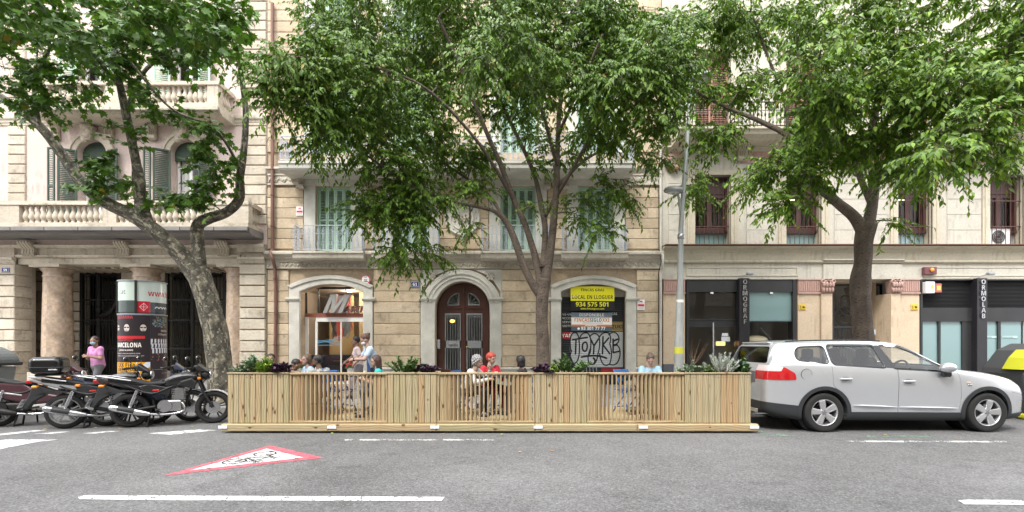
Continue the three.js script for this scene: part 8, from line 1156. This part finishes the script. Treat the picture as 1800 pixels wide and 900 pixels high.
// pose: sit or stand; joints in metres, x to the person's left when facing +z
function person(label, px, d, turn, o) {
  const sit = !o.stand, base = o.base ?? DECK, k = o.k ?? 1, g = thing('person', label, 'person', [gx(px, d), base, -d], turn);
  const skin = (o.skin ?? [0.50, 0.30, 0.21]).map((c) => c * 0.66), sw = o.w ?? 1, ly = o.lean ?? 0.1, pelY = sit ? 0.52 : 0.92, dir = [o.tilt ?? 0, cos(ly), sin(ly)], up = (t) => [dir[0] * t, pelY + dir[1] * t, dir[2] * t], chest = up(0.30), neck = up(0.50), hd = o.head ?? [0, 0];
  const hc = [neck[0] + sin(hd[0]) * 0.03, neck[1] + 0.155 - 0.02 * abs(hd[1]), neck[2] + 0.025 + sin(hd[1]) * 0.05 + sin(ly) * 0.05];
  const shl = [1, -1].map((s) => { const p = up(0.44); return [p[0] + s * 0.17 * sw, p[1] - 0.01, p[2]]; });
  const arm = (o.arms ?? [[[0.24, -0.24, 0.06], [0.12, -0.20, 0.30]], [[-0.24, -0.24, 0.06], [-0.12, -0.20, 0.30]]]).map(([e, w], i) => { const nrm = (p, q, L) => { const v = V(q[0] - p[0], q[1] - p[1], q[2] - p[2]).setLength(L); return [p[0] + v.x, p[1] + v.y, p[2] + v.z]; }, s = shl[i], E = nrm(s, [neck[0] + e[0], neck[1] + e[1], neck[2] + e[2]], 0.27), W = nrm(E, [neck[0] + w[0], neck[1] + w[1], neck[2] + w[2]], 0.24); return [s, E, W]; });
  const legs = [1, -1].map((s, i) => { if (sit) return [[s * 0.09, 0.52, 0.02], [s * 0.12, 0.53, 0.42], [s * 0.12, 0.09, 0.40 + (o.feet ?? 0)], [s * 0.13, 0.035, 0.55 + (o.feet ?? 0)]]; const st = (o.stride ?? 0) * (i ? -1 : 1); return [[s * 0.09, 0.90, 0], [s * 0.095, 0.49, 0.03 + st * 0.5], [s * 0.095, 0.085, st - 0.02], [s * 0.11, 0.035, st + 0.13]]; });
  const torso = (e) => [cap([0, pelY + 0.0, 0], up(0.12), 0.115 + e, 0.11 + e), ...[1, -1].map((s) => cap([s * 0.06, pelY, -0.01], [chest[0] + s * 0.075 * sw, chest[1], chest[2]], 0.105 * sw + e, 0.095 + e)), ...[1, -1].map((s) => cap([chest[0] + s * 0.07, chest[1], chest[2]], shl[s > 0 ? 0 : 1], 0.095 + e, 0.062 + e)), cap(up(0.42), neck, 0.07 + e, 0.052 + e * 0.4)], armB = (a, e, to = 2) => to === 2 ? [cap(a[0], a[1], 0.055 + e, 0.042 + e), cap(a[1], a[2], 0.041 + e, 0.029 + e)] : [cap(a[0], [0, 1, 2].map((i) => lerp(a[0][i], a[1][i], to)), 0.055 + e, 0.046 + e)], legB = (l, e) => [cap(l[0], l[1], 0.088 + e, 0.058 + e), cap(l[1], l[2], 0.056 + e, 0.04 + e)];
  // body
  const parts = [solid([...torso(0), ...arm.flatMap((a) => armB(a, 0)), ...legs.flatMap((l) => legB(l, 0)), cap(neck, [hc[0], hc[1] - 0.05, hc[2] - 0.02], 0.052, 0.05), ...legs.map((l) => cap(l[2], l[3], 0.035, 0.028))], 0.035, 0.02)];
  arm.forEach((a, i) => { const q = new THREE.Quaternion().setFromUnitVectors(V(0, -1, 0), V(a[2][0] - a[1][0], a[2][1] - a[1][1], a[2][2] - a[1][2]).normalize()); parts.push(HANDS[i].clone().applyQuaternion(q).translate(...a[2])); });
  const M4 = new THREE.Matrix4().makeRotationFromEuler(new THREE.Euler(hd[1], hd[0], o.roll ?? 0, 'YXZ')).setPosition(...hc), lips = [skin[0] * 0.8, skin[1] * 0.45, skin[2] * 0.45];
  const head = paintG(headGeo.clone(), (x, y, z) => (z > 0.075 && abs(y + 0.062) < 0.009 && abs(x) < 0.024) ? lips : (z > 0.06 && abs(y - 0.042) < 0.007 && abs(abs(x) - 0.035) < 0.02) ? skin.map((c) => c * 0.3) : skin), eyes = [1, -1].flatMap((s) => [paintG(ball(0.011, 0.008, 0.006, s * 0.033, 0.012, 0.086, 6), [0.55, 0.53, 0.5]), paintG(ball(0.006, 0.0065, 0.004, s * 0.033, 0.012, 0.0905, 6), [0.02, 0.015, 0.01])]);
  const body = parts.map((p) => paintG(p, skin)).concat([head, ...eyes].map((p) => p.applyMatrix4(M4)));
  mesh('body', body, std(0xffffff, 0.6, { vertexColors: true }), g);
  // clothes
  const cl = (c, r = 0.85) => std(C(...c), r, { bumpMap: T.stoneB, bumpScale: 0.006 });
  const neckCut = (x, y, z) => 0.075 - hypot(x - neck[0], (y - neck[1] - 0.02) * 0.9, z - neck[2] - 0.015), hem = (x, y, z) => (sit ? 0.47 : 0.80) - y;
  mesh('top', [solid([...torso(0.012), ...arm.flatMap((a) => o.sleeve === 'long' ? armB(a, 0.011).slice(0, 2) : o.sleeve === 'none' ? armB(a, 0.01, 0.12) : armB(a, 0.014, 0.6))], 0.03, 0.018, (x, y, z) => max(neckCut(x, y, z), hem(x, y, z)))], cl(o.top), g);
  if (o.inner) mesh('inner_top', [solid([cap([chest[0], chest[1] - 0.12, chest[2] + 0.055], [chest[0], chest[1] + 0.13, chest[2] + 0.03], 0.062, 0.045)], 0.02, 0.014)], cl(o.inner), g);
  mesh('trousers', [solid([...legs.flatMap((l) => legB(l, 0.012)), cap([0.05, pelY - 0.03, 0], [-0.05, pelY - 0.03, 0], 0.125, 0.125)], 0.04, 0.02)], cl(o.legs ?? [0.03, 0.035, 0.05]), g);
  mesh('shoes', legs.map((l) => solid([cap([l[2][0], 0.05, l[2][2] - 0.03], l[3], 0.046, 0.038)], 0.01, 0.014, (x, y) => 0.004 - y)), cl(o.shoes ?? [0.05, 0.05, 0.055]), g);
  if (o.apron) mesh('apron', [solid([cap([0, pelY - 0.1, 0.075], up(0.10).map((v, i) => v + [0, 0, 0.07][i]), 0.10, 0.085), cap(up(0.1).map((v, i) => v + [0, 0, 0.06][i]), up(0.36).map((v, i) => v + [0, 0, 0.055][i]), 0.085, 0.062), cap([0, pelY - 0.1, 0.06], [0, pelY - 0.45, 0.08], 0.11, 0.12)], 0.03, 0.018), tube([up(0.36).map((v, i) => v + [0.06, 0, 0.09][i]), up(0.47).map((v, i) => v + [0.07, 0.02, 0.02][i]), up(0.45).map((v, i) => v + [0, 0.03, -0.07][i]), up(0.47).map((v, i) => v + [-0.07, 0.02, 0.02][i]), up(0.36).map((v, i) => v + [-0.06, 0, 0.09][i])], 0.014, 6, { smooth: 4 })], cl(o.apron), g);
  // hair in head space, then turned with the head
  const hk = o.hair ?? {}, hf = [ell([0, 0.036, -0.024], [0.086 * (hk.puff ?? 1), 0.097 * (hk.puff ?? 1), 0.099 * (hk.puff ?? 1)])], len = hk.long ?? 0;
  if (len) hf.push(cap([0.045, 0.0, -0.055], [0.055, -len, -0.06], 0.05, 0.034), cap([-0.045, 0.0, -0.055], [-0.055, -len, -0.06], 0.05, 0.034), cap([0, 0.0, -0.07], [0, -len, -0.07], 0.055, 0.04), cap([0.07, 0.03, -0.005], [0.08, -len * 0.8, 0.0], 0.025, 0.02), cap([-0.07, 0.03, -0.005], [-0.08, -len * 0.8, 0.0], 0.025, 0.02));
  if (hk.bun) hf.push(ell([0, 0.075, -0.115], [0.045, 0.042, 0.04])); if (hk.crop) hf.push(ell([0.02, 0.075, 0.03], [0.06, 0.04, 0.06]));
  const lumps = hk.curl ? (x, y, z) => 0.008 * sin(x * 95 + 1) * sin(y * 90 + 2) * sin(z * 92) * 2 : hk.strands ?? true ? (x, y, z) => 0.0025 * sin(x * 160 + y * 20) + 0.002 * sin(z * 150 + x * 60) : () => 0;
  const faceCut = (x, y, z) => z > 0.0 ? min(0.02, (0.062 - (y + 0.25 * abs(x) * 1.6)) * 1 + (z > 0.03 ? 0.0 : -(0.03 - z) * 1.6)) : -1;
  const hairG = solid(hf, 0.02, 0.009, (x, y, z) => max(faceCut(x, y, z), -1)); { const p = hairG.attributes.position, n = hairG.attributes.normal; for (let i = 0; i < p.count; i++) { const e = lumps(p.getX(i), p.getY(i), p.getZ(i)); p.setXYZ(i, p.getX(i) + n.getX(i) * e, p.getY(i) + n.getY(i) * e, p.getZ(i) + n.getZ(i) * e); } hairG.computeVertexNormals(); }
  mesh('hair', hairG.applyMatrix4(M4), std(C(...(hk.c ?? [0.02, 0.014, 0.01])), 0.55, { bumpMap: T.stoneB, bumpScale: 0.02 }), g);
  if (hk.beard) mesh('beard', solid([ell([0, -0.078, 0.035], [0.06, 0.05, 0.062])], 0.01, 0.009, (x, y, z) => max(-1, y + 0.045)).applyMatrix4(M4), std(C(0.015, 0.011, 0.009), 0.8), g);
  if (o.mask) mesh('face_mask', [solid([ell([0, -0.05, 0.05], [0.062, 0.052, 0.062])], 0.01, 0.008, (x, y, z) => max(y + 0.005, 0.02 - z)), ...[1, -1].map((s) => tube([[s * 0.055, -0.03, 0.05], [s * 0.08, -0.005, 0.0]], 0.003, 4))].map((q) => q.applyMatrix4(M4)), std(C(...o.mask), 0.8), g);
  if (o.glasses) mesh('glasses', [1, -1].flatMap((s) => [new THREE.TorusGeometry(0.022, 0.003, 5, 16).translate(s * 0.034, 0.01, 0.1), rod([s * 0.056, 0.014, 0.098], [s * 0.08, 0.01, 0.0], 0.003, 4)]).concat([rod([-0.012, 0.014, 0.102], [0.012, 0.014, 0.102], 0.003, 4)]).map((q) => q.applyMatrix4(M4)), M.black, g);
  if (o.watch) mesh('watch', [new THREE.TorusGeometry(0.034, 0.009, 6, 14).applyQuaternion(new THREE.Quaternion().setFromUnitVectors(V(0, 0, 1), V(arm[o.watch - 1][2][0] - arm[o.watch - 1][1][0], arm[o.watch - 1][2][1] - arm[o.watch - 1][1][1], arm[o.watch - 1][2][2] - arm[o.watch - 1][1][2]).normalize())).translate(...arm[o.watch - 1][2])], M.black, g);
  if (k !== 1) g.scale.setScalar(k);
  if (sit) { const c = chair(g.position.x - sin(turn) * 0.0, d, turn, o.chair); c.position.z = g.position.z; }
  return g;
}
const TAN = [0.42, 0.24, 0.16], PALE = [0.56, 0.36, 0.28], HP = PI / 2;
person('person in lilac shirt and blue mask walking behind the motorcycles', 172, 12.1, -0.35, { stand: true, base: WALK, k: 0.915, w: 1.12, top: [0.50, 0.22, 0.42], mask: [0.35, 0.52, 0.62], stride: 0.2, skin: TAN, hair: { c: [0.03, 0.015, 0.01] }, arms: [[[0.25, -0.26, 0.02], [0.1, -0.26, 0.26]], [[-0.25, -0.26, 0.02], [-0.05, -0.22, 0.26]]], head: [0.3, 0.1], legs: [0.12, 0.12, 0.13] });
const tbl = [table(520, 9.5, 'black square table between the man in black and the man in grey'), table(652, 9.5, 'black square table before the waitress'), table(868, 9.35, 'black square table before the red-haired diner'), table(1128, 9.4, 'black square table of the reading diner')];
person('person with glasses and black mask seated behind the purple plant', 478, 9.9, 0.35, { k: 0.9, top: [0.02, 0.02, 0.022], glasses: true, mask: [0.012, 0.012, 0.014], skin: TAN, hair: { c: [0.01, 0.009, 0.009] }, lean: 0.3, chair: 'blue chair of the diner with the black mask' });
person('person in black shirt bending forward over the first table', 500, 9.35, 1.25, { k: 0.86, top: [0.016, 0.016, 0.018], skin: TAN, lean: 0.5, head: [0, 0.6], hair: { c: [0.01, 0.009, 0.009] }, arms: [[[0.24, -0.2, 0.14], [0.1, -0.16, 0.4]], [[-0.24, -0.2, 0.14], [-0.1, -0.16, 0.4]]], chair: 'blue chair of the diner in the black shirt' });
person('person with fair brown hair in pale blue beside the bearded diner', 549, 9.95, -0.9, { k: 0.88, top: [0.30, 0.40, 0.52], skin: PALE, lean: 0.2, hair: { c: [0.09, 0.05, 0.03], long: 0.08 }, chair: 'blue chair of the fair brown-haired diner' });
person('person with black hair and beard in grey patterned shirt', 566, 9.2, -2.2, { k: 0.88, top: [0.30, 0.31, 0.30], skin: [0.2, 0.115, 0.075], lean: 0.22, head: [0.75, 0.1], hair: { c: [0.012, 0.01, 0.01], beard: true, puff: 1.06 }, legs: [0.1, 0.1, 0.11], chair: 'blue chair of the bearded diner' });
person('person in white and pink walking past the restaurant window', 630, 12.2, -1.2, { stand: true, base: WALK, k: 0.91, top: [0.62, 0.50, 0.50], skin: TAN, hair: { c: [0.012, 0.01, 0.012], puff: 1.05 }, stride: 0.22, legs: [0.2, 0.18, 0.2], sleeve: 'short', arms: [[[0.26, -0.26, -0.1], [0.24, -0.45, 0.05]], [[-0.26, -0.26, 0.08], [-0.2, -0.4, 0.25]]] });
person('waitress in blue apron and white mask leaning over the table', 660, 9.95, -1.15, { stand: true, k: 0.93, lean: 0.32, head: [-0.1, 0.5], top: [0.40, 0.50, 0.60], apron: [0.03, 0.06, 0.18], mask: [0.62, 0.58, 0.6], skin: PALE, hair: { c: [0.07, 0.03, 0.018], bun: true }, sleeve: 'short', watch: 1, arms: [[[0.26, -0.24, 0.1], [0.1, -0.28, 0.34]], [[-0.26, -0.24, 0.1], [-0.06, -0.28, 0.34]]], legs: [0.02, 0.03, 0.06] });
person('person with long brown hair in turquoise top smiling at the table', 676, 9.05, -1.35, { k: 0.89, top: [0.02, 0.42, 0.42], skin: PALE, lean: 0.28, head: [0.0, 0.15], hair: { c: [0.05, 0.022, 0.015], long: 0.17 }, sleeve: 'none', chair: 'blue chair of the diner in turquoise' });
person('person with grey curly hair in white jacket leaning on the table', 820, 9.2, 1.2, { k: 0.9, top: [0.5, 0.49, 0.46], sleeve: 'long', skin: PALE, lean: 0.42, head: [0.2, 0.15], hair: { c: [0.24, 0.235, 0.235], curl: true, puff: 1.16, long: 0.06 }, arms: [[[0.22, -0.22, 0.2], [0.1, -0.02, 0.3]], [[-0.24, -0.24, 0.12], [-0.1, -0.2, 0.36]]], legs: [0.02, 0.02, 0.025], chair: 'blue chair of the grey curly diner' });
person('person with short red hair in red cardigan facing the table', 860, 9.75, 0.55, { k: 0.9, top: [0.48, 0.02, 0.035], inner: [0.65, 0.63, 0.62], sleeve: 'long', skin: PALE, lean: 0.06, head: [0.55, 0.1], hair: { c: [0.36, 0.04, 0.022], crop: true, puff: 1.08 }, legs: [0.14, 0.012, 0.02], chair: 'blue chair of the red-haired diner' });
person('person with dark hair seen from behind beside the tree trunk', 926, 9.4, -1.8, { k: 0.87, top: [0.02, 0.02, 0.024], skin: TAN, lean: 0.24, head: [-0.5, 0.1], hair: { c: [0.012, 0.009, 0.01], long: 0.1, puff: 1.1 }, sleeve: 'long', chair: 'blue chair of the dark-haired diner' });
person('person in denim shirt looking down at papers before the shutter', 1141, 9.75, -0.12, { k: 0.9, top: [0.24, 0.38, 0.50], sleeve: 'long', skin: PALE, lean: 0.22, head: [0.0, 0.5], hair: { c: [0.075, 0.05, 0.036], bun: true, puff: 1.04 }, legs: [0.10, 0.025, 0.03], arms: [[[0.24, -0.24, 0.14], [0.1, -0.16, 0.36]], [[-0.24, -0.24, 0.14], [-0.1, -0.16, 0.36]]], chair: 'blue chair of the reading diner' });
chair(gx(1105, 9.5), 9.5, 0.5, 'empty blue chair beside the reading diner'); chair(gx(600, 9.6), 9.6, 2.6, 'empty blue chair between the restaurant tables');
{
  const top = (t, x, z) => [t.position.x + x, DECK + 0.7495, t.position.z + z], paper = mesh('paper_sheet', box(0.22, 0.003, 0.3), M.white, scene, top(tbl[3], 0.14, -0.1)); paper.rotation.y = 0.1; tag(paper, 'white papers lying on the reading diner\'s table', 'paper');
  const cup = (t, x, z, label) => { const c = mesh('cup', lathe([[0, 0.004], [0.025, 0], [0.036, 0.07], [0.033, 0.07], [0.023, 0.008], [0, 0.008]], 14), M.white, scene, top(t, x, z)); tag(c, label, 'cup', 'cups on the terrace tables'); };
  cup(tbl[0], 0.1, 0.1, 'white cup on the table of the man in black'); cup(tbl[1], -0.1, 0.05, 'white cup on the table before the waitress'); cup(tbl[2], 0.05, 0.12, 'white cup on the red-haired diner\'s table');
}
scene.traverse((o) => { if (o.isMesh) { o.castShadow = true; o.receiveShadow = true; } });
renderer.render(scene, camera);
